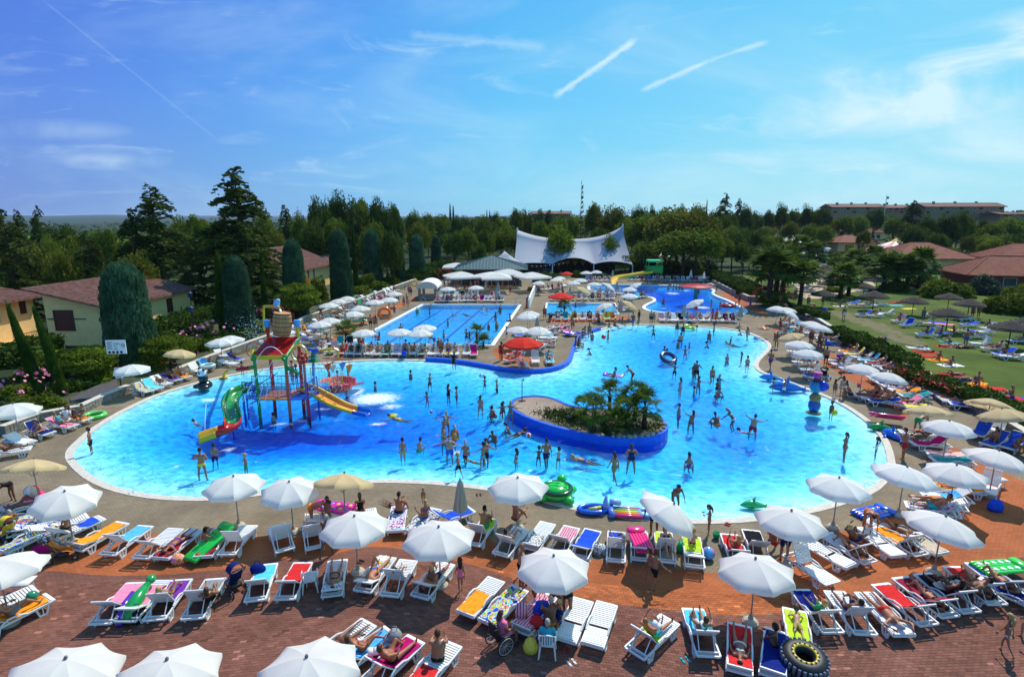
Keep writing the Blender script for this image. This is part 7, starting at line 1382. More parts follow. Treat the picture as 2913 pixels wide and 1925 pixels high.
 #parasols: crop, x, y of the finial, kind, tilt, words
PG='white parasols round the pools'
UM=[('A1',480,185,'white',(6,8),'tilted white parasol over the orange towel at the left'),('A1',-30,690,'white',(-4,-6),'white parasol cut by the left edge, above the table'),('A1',485,1425,'white',(-8,8),'nearest white parasol at the lower left corner, creased'),('A1',1240,1435,'white',(-6,2),'nearest white parasol second from the left at the bottom edge'),('A1',1735,75,'white',(0,0),'white parasol before the pool, left of its neighbour by the coping'),('A2',320,115,'white',(4,2),'white parasol in front of the pool with a dark bag on its pole'),('B1',253,1180,'cream',(-22,-4),'cream parasol seen from below, above the beach ball'),('A2',730,45,'cream',(-24,2),'ochre lined parasol leaning back over the magenta airbed'),('A2',805,370,'white',(0,0),'white parasol left of the closed one, over the second row'),('A2',1432,450,'white',(0,0),'white parasol right of the striped towels, casting a large shadow'),('A2',450,1415,'white',(-2,-2),'big white parasol at the bottom edge, left of the reading bather'),('A3',190,85,'white',(2,-2),'crumpled white parasol beside the green turtle float'),('A3',1355,270,'white',(4,28),'strongly tilted white parasol held by the girl in pink bikini'),('A3',458,665,'white',(0,0),'white parasol in the middle of the front, over the wheelchair group'),('D',1751,1293,'white',(-4,-3),'white parasol with creased panel above the reading bald man'),('A4',180,330,'white',(0,0),'white parasol over the striped shorts man at right'),('A4',535,85,'white',(0,0),'white parasol close to the pool coping at the lower right'),('B4',1040,1245,'white',(0,8),'white parasol left of its overlapping neighbour at right'),('B4',1408,1232,'white',(0,0),'largest white parasol of the right group, over the slatted loungers'),('A4',1327,370,'white',(0,10),'white parasol with concrete base amid the orange paving'),('B4',1722,1125,'white',(0,8),'white parasol at the right edge over orange paving'),('B4',1355,905,'white',(0,0),'white parasol over the magenta lounger'),('B4',1195,785,'cream',(-16,4),'cream parasol behind the bending man at right'),('B4',1665,735,'cream',(-14,14),'cream lined parasol by the stone wall, upper of two'),('B4',1745,812,'cream',(-12,-8),'cream lined parasol by the stone wall, cut by the right edge'),('B4',910,545,'white',(0,5),'white parasol over the pale loungers along the wall'),('B4',718,485,'white',(0,3),'white parasol left of its twin along the wall'),('B4',308,375,'white',(0,0),'white parasol above the inflatables seller'),('B4',242,310,'white',(0,0),'white parasol beside the cream one at the pool corner'),('B4',170,252,'cream',(-6,-14),'cream parasol near the right end of the big pool'),('B4',340,165,'white',(0,6),'white parasol in front of the short hedge, left'),('B4',400,190,'white',(0,8),'white parasol in front of the short hedge, right'),('B4',195,95,'white',(8,30),'tilted grey white parasol at the lawn steps'),('B4',75,52,'white',(0,0),'white parasol behind the tilted one'),('B4',140,62,'white',(0,0),'white parasol right behind the tilted one'),('B1',975,487,'white',(0,0),'white parasol beside the notice board'),('B1',1338,373,'cream',(-6,6),'yellowish cream parasol right of the largest clipped conifer'),('B1',1635,292,'white',(0,0),'white parasol behind the left wall, nearer of a pair'),('B1',1708,272,'white',(0,0),'white parasol behind the left wall, farther of a pair'),('B1',97,778,'white',(0,2),'white parasol at the left edge above the reclining family')]
for k,x,y,kd,tl,lb in UM:prs_(k,x,y,kd,0,tl,0.,lb,PG)
FAR=[('C2',545,1210),('C2',620,1183),('C2',795,1135),('C2',850,1095),('C2',955,1050),('C2',1065,1033),('C2',1100,990),('C2',615,1073),('C2',683,1045),('C2',750,1025),('C2',873,1270),('C2',1140,1265),('C2',1293,1272),('C2',1328,1235),('C2',270,1265),('C2',1500,955),('C2',1708,945),('C3',280,1133),('C3',262,1152),('C3',192,1248),('C3',352,1262),('C3',338,1250),('C3',347,913),('C3',500,877),('C3',480,890),('C3',605,912),('C3',655,893),('C3',700,838),('C3',775,833),('C3',760,920),('C3',1023,958),('C3',1023,1005),('C3',560,905,'cream')]
TL={('C3',690,962):(6,26,'cream'),('C3',880,937):(0,34,'white'),('C3',1048,932):(0,-26,'white'),('C3',1035,1068):(4,30,'cream'),('C3',820,1080):(0,-18,'white'),('C3',1495,1055):(0,-26,'white')}
def wz(k,x,y):
 sx,sy=S(k,x,y)
 return 'beside the left wall' if sx<1010 and sy>840 and k=='C2' and x<800 and y<1200 else 'by the lap pool' if sx<1560 and sy>790 else 'by the back pool' if sx>1560 and sy<860 else 'by the square pool'
for q in FAR:prs_(q[0],q[1],q[2],q[3]if len(q)>3 else 'white',1,(0,0),0,'open white parasol '+wz(*q[:3]),PG)
for(k,x,y),(a,b,kd)in TL.items():prs_(k,x,y,kd,1,(a,b),0,'strongly tilted %s parasol %s'%(kd,wz(k,x,y)),PG)
for k,x,y,kd,lb in(('C3',230,1332,'bigred','large red parasol on the deck tongue beside the big pool'),('C3',515,1000,'bigred','large red parasol behind the square pool'),('C3',555,843,'red','small red parasol in front of the stage shrubs')):prs_(k,x,y,kd,1,(0,0),0,lb)
for k,x,y,lb in(('C2',1560,776,'flat white square parasol left of the cafe roof'),('C2',1600,842,'white square cafe parasol before the left of the cafe'),('C2',1825,843,'white square cafe parasol before the middle of the cafe'),('C3',120,823,'tall white square parasol at the right of the cafe'),('C3',300,845,'white square parasol above the dark menu board'),('C3',30,850,'white square parasol between cafe and its right neighbour'),('C3',110,765,'long white awning behind the cafe roof')):prs_(k,x,y,'cafe',0,(0,0),0,lb,'white square cafe parasols')
for k,x,y,kd in(('A2',1590,95,'closed'),('C2',735,1145,'closed'),('C2',1780,918,'closed'),('C2',1875,922,'closed'),('C2',1862,962,'closed'),('C3',45,920,'closed'),('C3',898,830,'closed'),('C3',1480,828,'closedw'),('C3',1578,842,'closedw'),('C3',930,915,'closed'),('C3',580,950,'closed'),('C3',955,1060,'closed'),('C3',1430,1090,'closed'),('C3',1853,1095,'closed'),('C3',335,1178,'closed')):
 prs_(k,x,y,kd,1,(0,0),0,('closed grey beige parasol at the coping of the big pool' if k=='A2' else 'closed parasol '+wz(k,x,y)),'closed parasols')
M_STRAW=pmat('dark_grey_straw_thatch',(.055,.043,.033),.95,var=.3,scale=6,bump=.6)
def straw_proto():
 r=thg('straw_parasol','x','straw parasol');rr=random.Random(1)
 for i in range(4):
  m=MB();r0,r1,z0,z1=.25+i*.38,.68+i*.38,2.62-i*.155,2.36-i*.155;n=18
  vs=[(ra*math.cos(2*PI*j/n)*(1+(rr.uniform(-.03,.03)if ra==r1 else 0)),ra*math.sin(2*PI*j/n),z+(rr.uniform(-.03,.02)if ra==r1 else 0))for ra,z in((r0 if i else .02,z0+(.12 if i==0 else .05)),((r0+r1)/2,(z0+z1)/2+.07),(r1,z1),(r1-.03,z1-.07))for j in range(n)]
  m.add(vs,[(a*n+j,a*n+(j+1)%n,(a+1)*n+(j+1)%n,(a+1)*n+j)for a in range(3)for j in range(n)]);m.build('thatch_ring',M_STRAW,r)
 m=MB();m.tube([(0,0,0),(0,0,2.7)],.05,6);m.build('pole',M_BARK,r);return r
STRAWP=straw_proto();SG='straw parasols on the lawn and beach'
for x,y,s in((725,925,1),(800,985,1.1),(420,978,1),(1095,1028,1),(1358,1000,1),(1510,1045,1.05),(1355,1110,1.1),(1825,1205,1.1),(1930,1180,1),(640,858,1),(700,850,1),(155,765,1),(330,770,1),(435,790,1),(335,800,1),(500,830,1.1),(520,812,1),(240,780,1),(820,880,1),(480,812,1),(90,800,1),(200,815,1),(270,830,1),(380,850,1),(560,865,1),(120,850,1),(300,880,1),(460,905,1),(20,850,1)):
 s*=.88;p=Q('C4',x,y,LZ+2.72*s);dup(STRAWP,loc=(p.x,p.y,LZ),rz=x*.1,scale=s,label='straw parasol with ringed thatch '+('on the sunlit lawn' if y>930 and x>600 else 'on the sand beach'),group=SG)
RR=random.Random(11);TC=list(TOW);WEAR={'man':['shorts','trunks'],'woman':['bikini','bikini','swimsuit'],'child':['trunks','shorts'],'bigman':['shorts','trunks'],'bigwoman':['swimsuit','bikini'],'teen':['shorts','trunks']};CC=['navy','black','red','blue','green','pink','purple','orange','turquoise','brown','white','black','navy']
def rp(loc,rz,pose,where,lod=1,build=None,**kw):
 b=build or RR.choice(['man','woman','woman','man','child','bigman','bigwoman','teen']);return per_(loc,rz,pose,b,RR.choice(WEAR[b]),RR.choice(CC),RR.choice(['dark','dark','brown','blond','grey']if b not in('child','teen')else['dark','brown','blond']),where,lod=lod,**kw)
 #people and loungers in the foreground
def on(L,pose,build='man',wear='trunks',col='navy',hair='dark',where='',dy=0.,turn=0.,side=0.,hat=None,lod=0,long=None,dz=None,skin=None,label=None):
 o,loc,rz,a=L;sit=POSES[pose]['root']>.4
 d=V3((side,-.06+dy,0));d.rotate(Matrix.Rotation(rz,3,'Z'));z=0 if sit else SEAT_Z
 if dz is not None:z=dz
 return per_((loc.x+d.x,loc.y+d.y,loc.z+z),rz+turn,pose,build,wear,col,hair,where,lod=lod,hat=hat,long=long,skin=skin,label=label,group=None)
w1='at the left edge, upper row';w2='in the upper left row';w3='in the second row, left';w4='in the upper middle row';w5='in the second row, middle';w6='in the front row, middle';w7='in the row along the coping';w8='in the lower right row';w9='in the upper right row';w10='in the front row, left of centre';w11='beside the right terrace parasols'
G=lambda*a,**k:lgr(*a,**k)
lo=G('A1',280,264,30,339,20,'patterned',where=w1);on(lo,'supknee','woman','bikini','purple','dark',w1)
G('A1',270,349,20,432,15,'multicoloured',where=w1);G('A1',410,399,150,470,15,'blue-and-white',where=w1);G('A1',560,396,300,480,20,None,where=w2);G('A1',690,411,420,520,30,'blue',where=w2,span=(.2,.8));G('A1',340,479,110,585,0,'multicoloured',where=w1);G('A1',160,430,-90,520,10,'rainbow',where=w1)
G('A1',890,434,590,600,15,'orange',where=w2);G('A1',1070,455,810,640,50,'sky blue',where=w2,span=(.1,1.1));G('A1',1290,480,1060,660,42,None,where=w2)
lo=G('A1',1440,485,1210,665,0,'dark red',where=w2,span=(.5,1.9));on(lo,'prone','woman','bikini','purple','brown',w2,skin=3)
G('A1',1640,480,1520,650,0,'dark red',where=w2);G('A1',1835,465,1700,625,60,None,where=w2)
per_(Q('A1',1530,590,.34),-.5,'sitknees','child','trunks','navy','dark','on the lounger beside the green airbed',label='child with navy cap sitting on a lounger beside the green airbed',hat=('navy','cap'))
G('A1',990,895,770,1130,45,'pink',where=w3);lo=G('A1',1340,865,1160,1110,55,'purple',where=w3);on(lo,'rec45','woman','bikini','white','blond',w3,skin=0);G('A1',1590,860,1440,1100,60,'grey',where=w3);G('A1',1180,880,960,1110,25,'pink',where=w3,span=(.3,1.3))
lo=G('A1',250,1030,-60,1180,35,'orange',where='at the left edge, second row');on(lo,'rec45','man','shorts','grey','dark','on the orange towel at the left edge');G('A1',90,985,-130,1080,35,None,where='at the left edge, second row')
lo=G('A2',150,765,80,950,45,'cyan',where=w5);G('A2',410,745,300,950,40,'red',where=w5)
lo=G('A2',680,715,640,940,12,'black-and-white',where=w5,span=(1.0,1.9));on(lo,'supine','woman','bikini','black','dark',w5)
lo=G('A2',1040,695,880,900,20,'multicoloured',where=w5,span=(.3,1.0));on(lo,'supknee','man','trunks','blue','brown',w5,skin=3)
lo=G('A2',1200,715,1070,940,60,'navy',where=w5,span=(1.1,1.9));on(lo,'rec45','child','swimsuit','pink','dark',w5)
lo=G('A2',1480,735,1300,950,30,None,where=w5);on(lo,'supknee','bigman','shorts','navy','dark',w5,skin=3)
lo=G('A2',840,1220,610,1400,0,None,where=w10);on(lo,'prone','man','trunks','brown','dark',w10,dy=-.1)
lo=G('A2',985,1290,760,1440,35,'sky blue',where=w10);on(lo,'rec45','woman','bikini','red','brown',w10,skin=3)
lo=G('A2',1190,1355,990,1540,45,'magenta',where=w10);on(lo,'recread','bigman','trunks','black','brown',w10,skin=3)
lo=G('A2',1480,1380,1290,1600,0,'red',where=w10,span=(1.0,1.7));on(lo,'sitknees','man','trunks','black','brown','on the front row lounger at the bottom, back to us',dy=.3,turn=.5,skin=0)
G('A2',230,450,290,610,70,None,where=w4);G('A2',480,430,510,590,65,'rainbow',where=w4)
lo=G('A2',930,345,650,390,10,None,where='under the ochre lined parasol');on(lo,'sitlean','woman','swimsuit','black','brown','under the ochre lined parasol',turn=PI/2,dy=.4);lo=G('A2',760,350,480,400,10,None,where='under the ochre lined parasol');on(lo,'sit','child','trunks','navy','dark','under the ochre lined parasol',turn=-PI/2,dz=.12)
lo=G('A2',1140,310,1110,470,0,'patterned',where=w4);on(lo,'sitknees','man','trunks','black','dark','on the striped towel lounger',turn=-.5,dy=.5,skin=3)
lo=G('A2',1390,330,1240,470,0,'black-and-white',where=w4);on(lo,'sitlegs','woman','bikini','blue','blond','on the black and white towel',turn=.9,dy=.2,skin=3);per_(Q('A2',1320,290,.34),PI,'stand','child','trunks','yellow','blond','',sc=.62,label='naked blond toddler standing on the lounger behind the woman')
per_(Q('A2',1080,300,0),.9,'prone','child','trunks','navy','dark','beside the striped towel loungers')
G('A2',1630,335,1430,410,35,'blue',where=w4);lo=G('A2',1800,415,1700,550,55,'lime',where=w4);on(lo,'sitknees','man','shorts','green','dark','on the lime towel with white cap',hat=('white','cap'),dy=.3,skin=0)
lo=G('A3',210,475,70,640,50,None,where=w4);on(lo,'rec45','woman','bikini','white','dark','in the upper middle row',skin=2);per_(Q('A3',170,400,.2),-.9,'sitknees','man','trunks','brown','dark','behind the reclining woman in the upper middle row')
G('A3',400,445,300,585,10,'black-and-white',where=w7,span=(.9,1.9));G('A3',580,475,490,620,45,'pink-striped',where=w7);G('A3',745,485,650,660,25,'blue',where=w7);G('A3',925,500,920,690,60,'blue',where=w7,span=(.1,.9));G('A3',1090,490,1105,680,30,None,where=w7);G('A3',1270,490,1300,710,60,'lime',where=w7,span=(.1,1.0));lo=G('A3',1480,530,1510,740,25,'lime',where=w7,span=(.1,1.0));on(lo,'sitlegs','child','trunks','black','blond','on the lime towel beneath the tilted parasol',dy=.4,dz=.42)
lo=G('A3',1770,530,1840,700,35,'red',where=w7);on(lo,'recread','woman','bikini','turquoise','blond','on the red towel along the coping',skin=3);G('A3',1930,500,1990,660,45,'black',where=w7)
G('A2',1850,855,1640,1080,0,'orange',where=w6,span=(.8,1.9));G('A3',190,925,-20,1140,0,'multicoloured',where=w6);G('A3',410,965,220,1210,10,'pink-striped',where=w6);G('A3',670,1010,550,1270,0,None,where=w6);G('A3',850,1035,750,1310,0,None,where=w6)
lo=G('A3',1310,1150,1070,1370,48,'lime',where=w6,span=(.9,1.9));on(lo,'recread','man','shorts','turquoise','bald','with an open book in the front row',skin=3)
lo=G('A3',1500,1090,1600,1370,48,'cyan',where=w6);on(lo,'recread','man','shorts','white','brown','on the cyan towel reading',skin=0)
lo=G('A3',1840,1200,1840,1500,8,'red',where=w6);on(lo,'supine','woman','bikini','white','dark','on the red towel in the front row',skin=0)
lo=G('A4',70,1240,40,1540,10,'navy',where=w8);on(lo,'sitknees','child','trunks','black','dark','on the navy towel beside the lime one',turn=1.2,dy=.3);lo=G('A4',200,1075,250,1380,0,'lime',where=w8);on(lo,'proneup','child','shorts','khaki','brown','on the lime towel before the tyres',turn=PI,dy=.2)
lo=G('A4',260,945,470,1200,45,'navy',where=w8,span=(.1,1.0));on(lo,'rec45','child','tshirt','green','blond','in the lower right row');lo=G('A4',510,950,720,1220,55,'white',where=w8,span=(1.0,1.9));on(lo,'rec45','man','shorts','navy','dark','with blue patterned cushion in the lower right row')
lo=G('A4',730,950,1010,1240,0,'white',where=w8,span=(.9,1.9));on(lo,'prone','man','trunks','red','grey','in the lower right row',skin=3)
G('A4',860,895,1180,1150,40,'red',where=w8);lo=G('A4',1010,845,1340,1090,35,'dark red',where=w8);on(lo,'supknee','woman','bikini','black','dark','in the lower right row',skin=3);lo=G('A4',1170,815,1500,1060,45,'black',where=w8);on(lo,'rec45','woman','bikini','purple','dark','in the lower right row',skin=1)
lo=G('A4',1390,765,1690,1000,45,'red',where=w8);on(lo,'supknee','woman','swimsuit','navy','dark','in the lower right row',skin=0);lo=G('A4',1560,740,1860,960,40,'blue',where=w8);on(lo,'supknee','woman','bikini','black','blond','in the lower right row',skin=3);G('A4',1720,900,1960,1010,40,'navy',where=w8)
G('A4',400,810,230,690,62,None,where=w9);G('A4',310,570,570,710,0,None,where=w9);lo=G('A4',480,530,720,680,45,'patterned',where=w9,span=(1.1,1.9));on(lo,'supknee','woman','bikini','black','brown','in the upper right row',skin=3)
G('A4',700,470,960,650,0,None,where=w9);G('A4',880,490,1080,610,50,'orange',where=w9);G('A4',1030,490,1220,600,0,'beige',where=w9);lo=G('A4',830,430,1060,520,15,None,where=w9);on(lo,'supknee','man','trunks','brown','dark','in the upper right row',skin=1)
G('A4',1180,210,1480,240,40,'sky blue',where=w11,span=(.8,1.5));G('A4',1130,250,1440,300,20,'orange',where=w11,span=(.5,1.3));lo=G('A4',1060,290,1400,350,30,'patterned',where=w11);on(lo,'rec45','man','shorts','turquoise','dark','beside the right terrace parasols',skin=3);lo=G('B4',1290,1390,1560,1420,5,'orange',where=w11);on(lo,'supine','woman','bikini','orange','brown','beneath the largest right parasol')
G('A4',1620,210,1680,90,55,None,where=w11);G('B4',1200,1140,1490,1175,15,'striped',where=w11);G('B4',1240,1190,1520,1210,15,'teal',where=w11);G('B4',1080,1070,1350,1080,45,'magenta',where='under the parasol by the pool curve');lo=G('B4',1000,985,1250,1010,10,None,where='under the parasol by the pool curve');on(lo,'supine','woman','bikini','red','dark','under the parasol by the pool curve')
G('B4',1540,1020,1640,950,50,'blue',where='by the stone wall at right');lo=G('B4',1600,1090,1780,1030,45,'blue',where='by the stone wall at right');on(lo,'sitknees','woman','bikini','yellow','dark','by the stone wall at right');on(lo,'sitlean','man','trunks','navy','dark','by the stone wall at right',side=-.9,turn=1.2);G('B4',1760,1110,1890,1050,50,'blue',where='by the stone wall at right');G('B4',1640,1000,1760,930,50,None,where='by the stone wall at right')
for k,x,y,rz_,ps_,wh in(('A1',330,400,1.2,'sitknees',w1),('A1',60,440,1,'rec45',w1),('A1',500,470,1.5,'sit',w2),('A2',1380,880,.4,'sit',w5),('A3',440,1180,.2,'sitknees',w6),('A3',950,600,.1,'rec45',w7),('A3',1300,620,PI,'rec45',w7),('A4',640,560,-1,'recread',w9),('A4',1500,940,.7,'rec45',w8),('A4',1230,260,1.5,'supine',w11),('B4',1180,1030,1.4,'rec45',w11),('A1',1560,1000,.4,'rec45',w3)):
 g=Q(k,x,y,.36);rp((g.x,g.y,.36 if ps_!='sit' else 0),rz_,ps_,wh,lod=0)
wl='on the left bank under the stone wall'
for q in((150,1120,-40,1150,10,None),(235,1070,60,1030,20,'white'),(400,1005,190,960,45,'navy'),(550,945,370,920,30,'pink'),(655,895,480,875,30,'orange')):
 lo=G('B1',*q,where=wl)
 if q[0]==150:on(lo,'rec45','man','trunks','red','brown',wl)
 elif q[0]==235:pass
 elif q[0]==400:on(lo,'sitlean','woman','bikini','pink','brown',wl,turn=-PI/2,dy=.3)
 elif q[0]==550:on(lo,'rec45','woman','swimsuit','turquoise','blond',wl)
 else:on(lo,'rec45','woman','swimsuit','black','brown',wl);on(lo,'sit','man','tshirt','white','dark','wearing a dark cap under the stone wall',turn=-1.2,side=.5,hat=('navy','cap'));on(lo,'sit','teen','bikini','brown','brown',wl,turn=-1.2,dy=.6,dz=.1)
wl='on the left bank beside the notice board'
for i,(fx,fy,hx,hy,a,t)in enumerate(((1150,695,970,650,30,'multicoloured'),(1215,670,1050,630,40,'cyan'),(1290,640,1110,600,35,None),(1360,610,1190,570,20,'purple'),(1410,585,1300,550,35,'orange'),(1540,545,1390,510,45,None),(1585,515,1480,480,45,'sky blue'),(1755,480,1640,465,10,None),(1810,455,1690,430,40,'blue'),(1700,430,1600,400,30,None))):
 lo=G('B1',fx,fy,hx,hy,a,t,lod=1,where=wl)
 if i in(2,3,4,8):on(lo,('rec45','supknee','side','rec45')[i%4],('woman','man')[i%2],'bikini' if i%2==0 else 'shorts',('pink','navy','green','black')[i%4],'brown',wl,lod=1)
 #rows farther away
def row(k,a,b,n,head,where,pp=.5,angs=(0,25,45,60),z0=0.,tp=.55,jit=.12,lod=1):
 A_,B_=Q(k,*a,z0),Q(k,*b,z0)
 for i in range(n):
  f=A_.lerp(B_,(i+.5)/n);rz=head+RR.uniform(-jit,jit);d=V3((0,.96,0));d.rotate(Matrix.Rotation(rz,3,'Z'));loc=f-d+V3((RR.uniform(-.1,.1),RR.uniform(-.15,.15),0));loc.z=z0;an=RR.choice(angs);t=RR.choice(TC+['striped','multicoloured','patterned'])if RR.random()<tp else None
  L=plo(loc,rz,an,t,lod,None,where)
  if RR.random()<min(.92,pp*1.5):
   ps=RR.choice(['supine','supknee','prone']if an<20 else['rec45','recread','rec45','supknee'])if RR.random()<.8 else 'sitknees'
   d2=V3((0,-.06,0));d2.rotate(Matrix.Rotation(rz,3,'Z'));rp((loc.x+d2.x,loc.y+d2.y,loc.z+SEAT_Z),rz,ps,where)
AWAY,TOCAM,LEFT,RIGHT=0.,PI,PI/2,-PI/2
row('B4',(175,470),(280,630),3,LEFT,'by the pool edge behind the inflatables',.4);row('B4',(150,400),(170,470),2,LEFT,'near the far cream parasol',.6);row('B4',(620,735),(770,800),3,LEFT-.2,'at the right bank by the pink airbed',.5,angs=(20,50));row('B4',(720,600),(1000,760),7,LEFT-.15,'under the twin right bank parasols',.75,angs=(0,20));row('B4',(500,400),(1000,620),9,LEFT-.4,'backed against the stone wall',.35,angs=(45,60));row('B4',(1000,620),(1380,830),8,LEFT-.4,'backed against the stone wall',.7,angs=(20,45,60));row('B4',(880,780),(1050,860),2,LEFT,'at the right bank behind the pink airbed',.4);row('B4',(60,255),(110,330),2,LEFT,'near the far cream parasol',.7);row('B4',(230,250),(420,340),5,LEFT-.4,'backed against the stone wall, far end',.5,angs=(45,60));row('B4',(90,190),(180,240),3,LEFT,'near the far end of the right bank',.8);row('B4',(400,460),(560,560),3,LEFT,'on the orange strip of the right bank',.5)
row('C2',(330,1440),(640,1290),5,RIGHT-.5,'behind the playground spray',.6,angs=(20,45));row('C2',(180,1450),(420,1310),5,RIGHT-.5,'by the wall behind the playground',.6);row('C2',(460,1330),(830,1180),8,RIGHT-.5,'left of the lap pool',.5);row('C2',(700,1170),(1030,1060),8,RIGHT-.5,'left of the lap pool',.5);row('C2',(600,1140),(940,1050),8,RIGHT-.5,'along the left wall by the lap pool',.45);row('C2',(960,1100),(1170,1020),7,RIGHT-.5,'at the far end of the left bank',.8);row('C2',(560,1250),(700,1220),3,RIGHT-.5,'left of the lap pool',.6);row('C2',(1000,1040),(1150,990),5,RIGHT-.5,'at the far end of the left bank',.8)
row('B2',(520,400),(720,440),3,TOCAM,'behind the hanging cones',.5,angs=(45,60));row('B2',(730,435),(1730,440),15,TOCAM,'between lap pool and big pool',.55,angs=(55,62,70));row('B2',(580,360),(900,370),4,TOCAM+.3,'left of the lap pool corner',.5)
row('C2',(1400,1075),(1908,1075),14,TOCAM,'behind the lap pool by the cafe',.75,angs=(45,60));row('C2',(1420,1040),(1900,1040),9,TOCAM,'second line behind the lap pool',.5,angs=(45,60));row('C3',(5,1075),(95,1075),2,TOCAM,'behind the lap pool by the cafe',.5,angs=(60,))
wp='on the deck tongue by the red parasol'
for q,t,ps in(((170,1390,440,1330,40),'red','rec45'),((250,1300,440,1260,45),'red',None),((640,1450,600,1310,62),None,None),((850,1440,800,1320,55),'cyan','rec45'),((640,1140,900,1150,5),'pink','prone'),((650,1100,900,1100,5),None,'supine'),((690,1060,920,1060,0),'white',None),((640,1030,860,1030,0),'cyan',None),((380,1030,470,1000,10),'blue',None),((730,960,900,900,10),None,'supine'),((780,1010,960,970,10),'striped','prone'),((840,930,1000,870,10),None,'supine'),((940,920,1080,860,10),'pink','prone'),((990,960,1100,900,10),'magenta','supknee'),((640,1210,720,1170,10),'patterned',None)):
 lo=G('M2',*q[:5],t,lod=1,where=wp)
 if ps:on(lo,ps,RR.choice(['man','woman']),'bikini' if RR.random()<.5 else 'trunks',RR.choice(CC),'dark',wp,lod=1)
row('C3',(470,1215),(940,1215),8,TOCAM,'before the square pool',.45,angs=(62,70));row('C3',(1250,1225),(1830,1230),12,TOCAM,'between back pool and big pool',.65,angs=(45,60));row('C3',(1250,1180),(1830,1185),8,AWAY,'facing the back pool',.3,angs=(60,));row('C3',(420,1065),(930,1060),10,TOCAM,'behind the square pool',.6,angs=(60,));row('C3',(720,1000),(1010,1010),6,AWAY,'backs to us by the back pool',.3,angs=(60,));row('C3',(420,985),(560,960),3,TOCAM,'beside the small red parasol',.7);row('C3',(340,990),(450,985),4,TOCAM+.4,'right of the ramp behind the lap pool',.6,angs=(45,60));row('C3',(980,1160),(1070,1050),5,LEFT+PI,'between square pool and back pool',.7,angs=(20,45));row('C3',(1080,1050),(1150,1040),3,TOCAM,'on the deck nose of the back pool',.9)
row('C3',(690,920),(900,920),6,TOCAM,'behind the back pool, left',.6,angs=(60,));row('C3',(1010,915),(1640,925),20,TOCAM,'in the far row behind the back pool',.6,angs=(60,));row('C3',(1600,940),(1650,960),3,LEFT,'at the end of the far row',.8)
for i,(x,y,h,pp_)in enumerate(((340,1180,LEFT,0),(400,1170,LEFT,0),(640,1090,LEFT,0),(660,1110,LEFT,1),(760,1110,RIGHT,1),(830,1100,RIGHT,0),(720,1180,LEFT,1),(800,1185,LEFT,1),(880,1170,LEFT,0),(980,1225,LEFT,1),(1040,1255,LEFT,0),(1160,1245,RIGHT,0),(1180,1330,LEFT,1),(1300,1320,RIGHT,0),(1540,1340,RIGHT,1),(1500,1255,LEFT,0),(1610,1310,LEFT,0),(1640,1280,LEFT,1),(1590,1400,LEFT,0),(1680,1440,LEFT,1),(1760,1480,LEFT,1),(1820,1500,LEFT,1),(1880,1380,LEFT,1),(1250,1180,LEFT,0),(1380,1200,RIGHT,0),(1460,1210,LEFT,0),(320,1000,LEFT,1),(280,985,LEFT,0),(430,940,RIGHT,0),(700,990,LEFT,1),(260,890,LEFT,1),(420,895,RIGHT,1),(1480,1300,RIGHT,0))):
 p=Q('C4',x,y,LZ);wh='on the lawn near the straw parasols' if y>1040 and x>300 else 'on the sand beach'
 L=plo(V3((p.x,p.y,LZ)),h+RR.uniform(-.35,.35),RR.choice((20,45,60)),RR.choice(['blue','navy','blue',None,'striped','white']),1,None,wh)
 if pp_:on(L,RR.choice(['rec45','supknee','sitknees']),RR.choice(['man','woman']),'trunks' if RR.random()<.5 else 'bikini',RR.choice(CC),'dark',wh,lod=1)
for i in range(46):
 x,y=RR.uniform(40,660),RR.uniform(740,1000);p=Q('C4',x,y,LZ);wh='in the beach garden'
 if RR.random()<.5:L=plo(V3((p.x,p.y,LZ)),RR.choice((LEFT,RIGHT,0))+RR.uniform(-.4,.4),RR.choice((20,45)),RR.choice([None,'blue','red','white']),1,None,wh)
 else:rp((p.x,p.y,LZ),RR.uniform(0,6.2),RR.choice(['stand','walk','sitknees']),wh)
for i in range(9):prs_('C4',RR.uniform(250,560),RR.uniform(655,700),'white',1,(0,0),LZ,'small white parasol beside the far lagoon',PG)
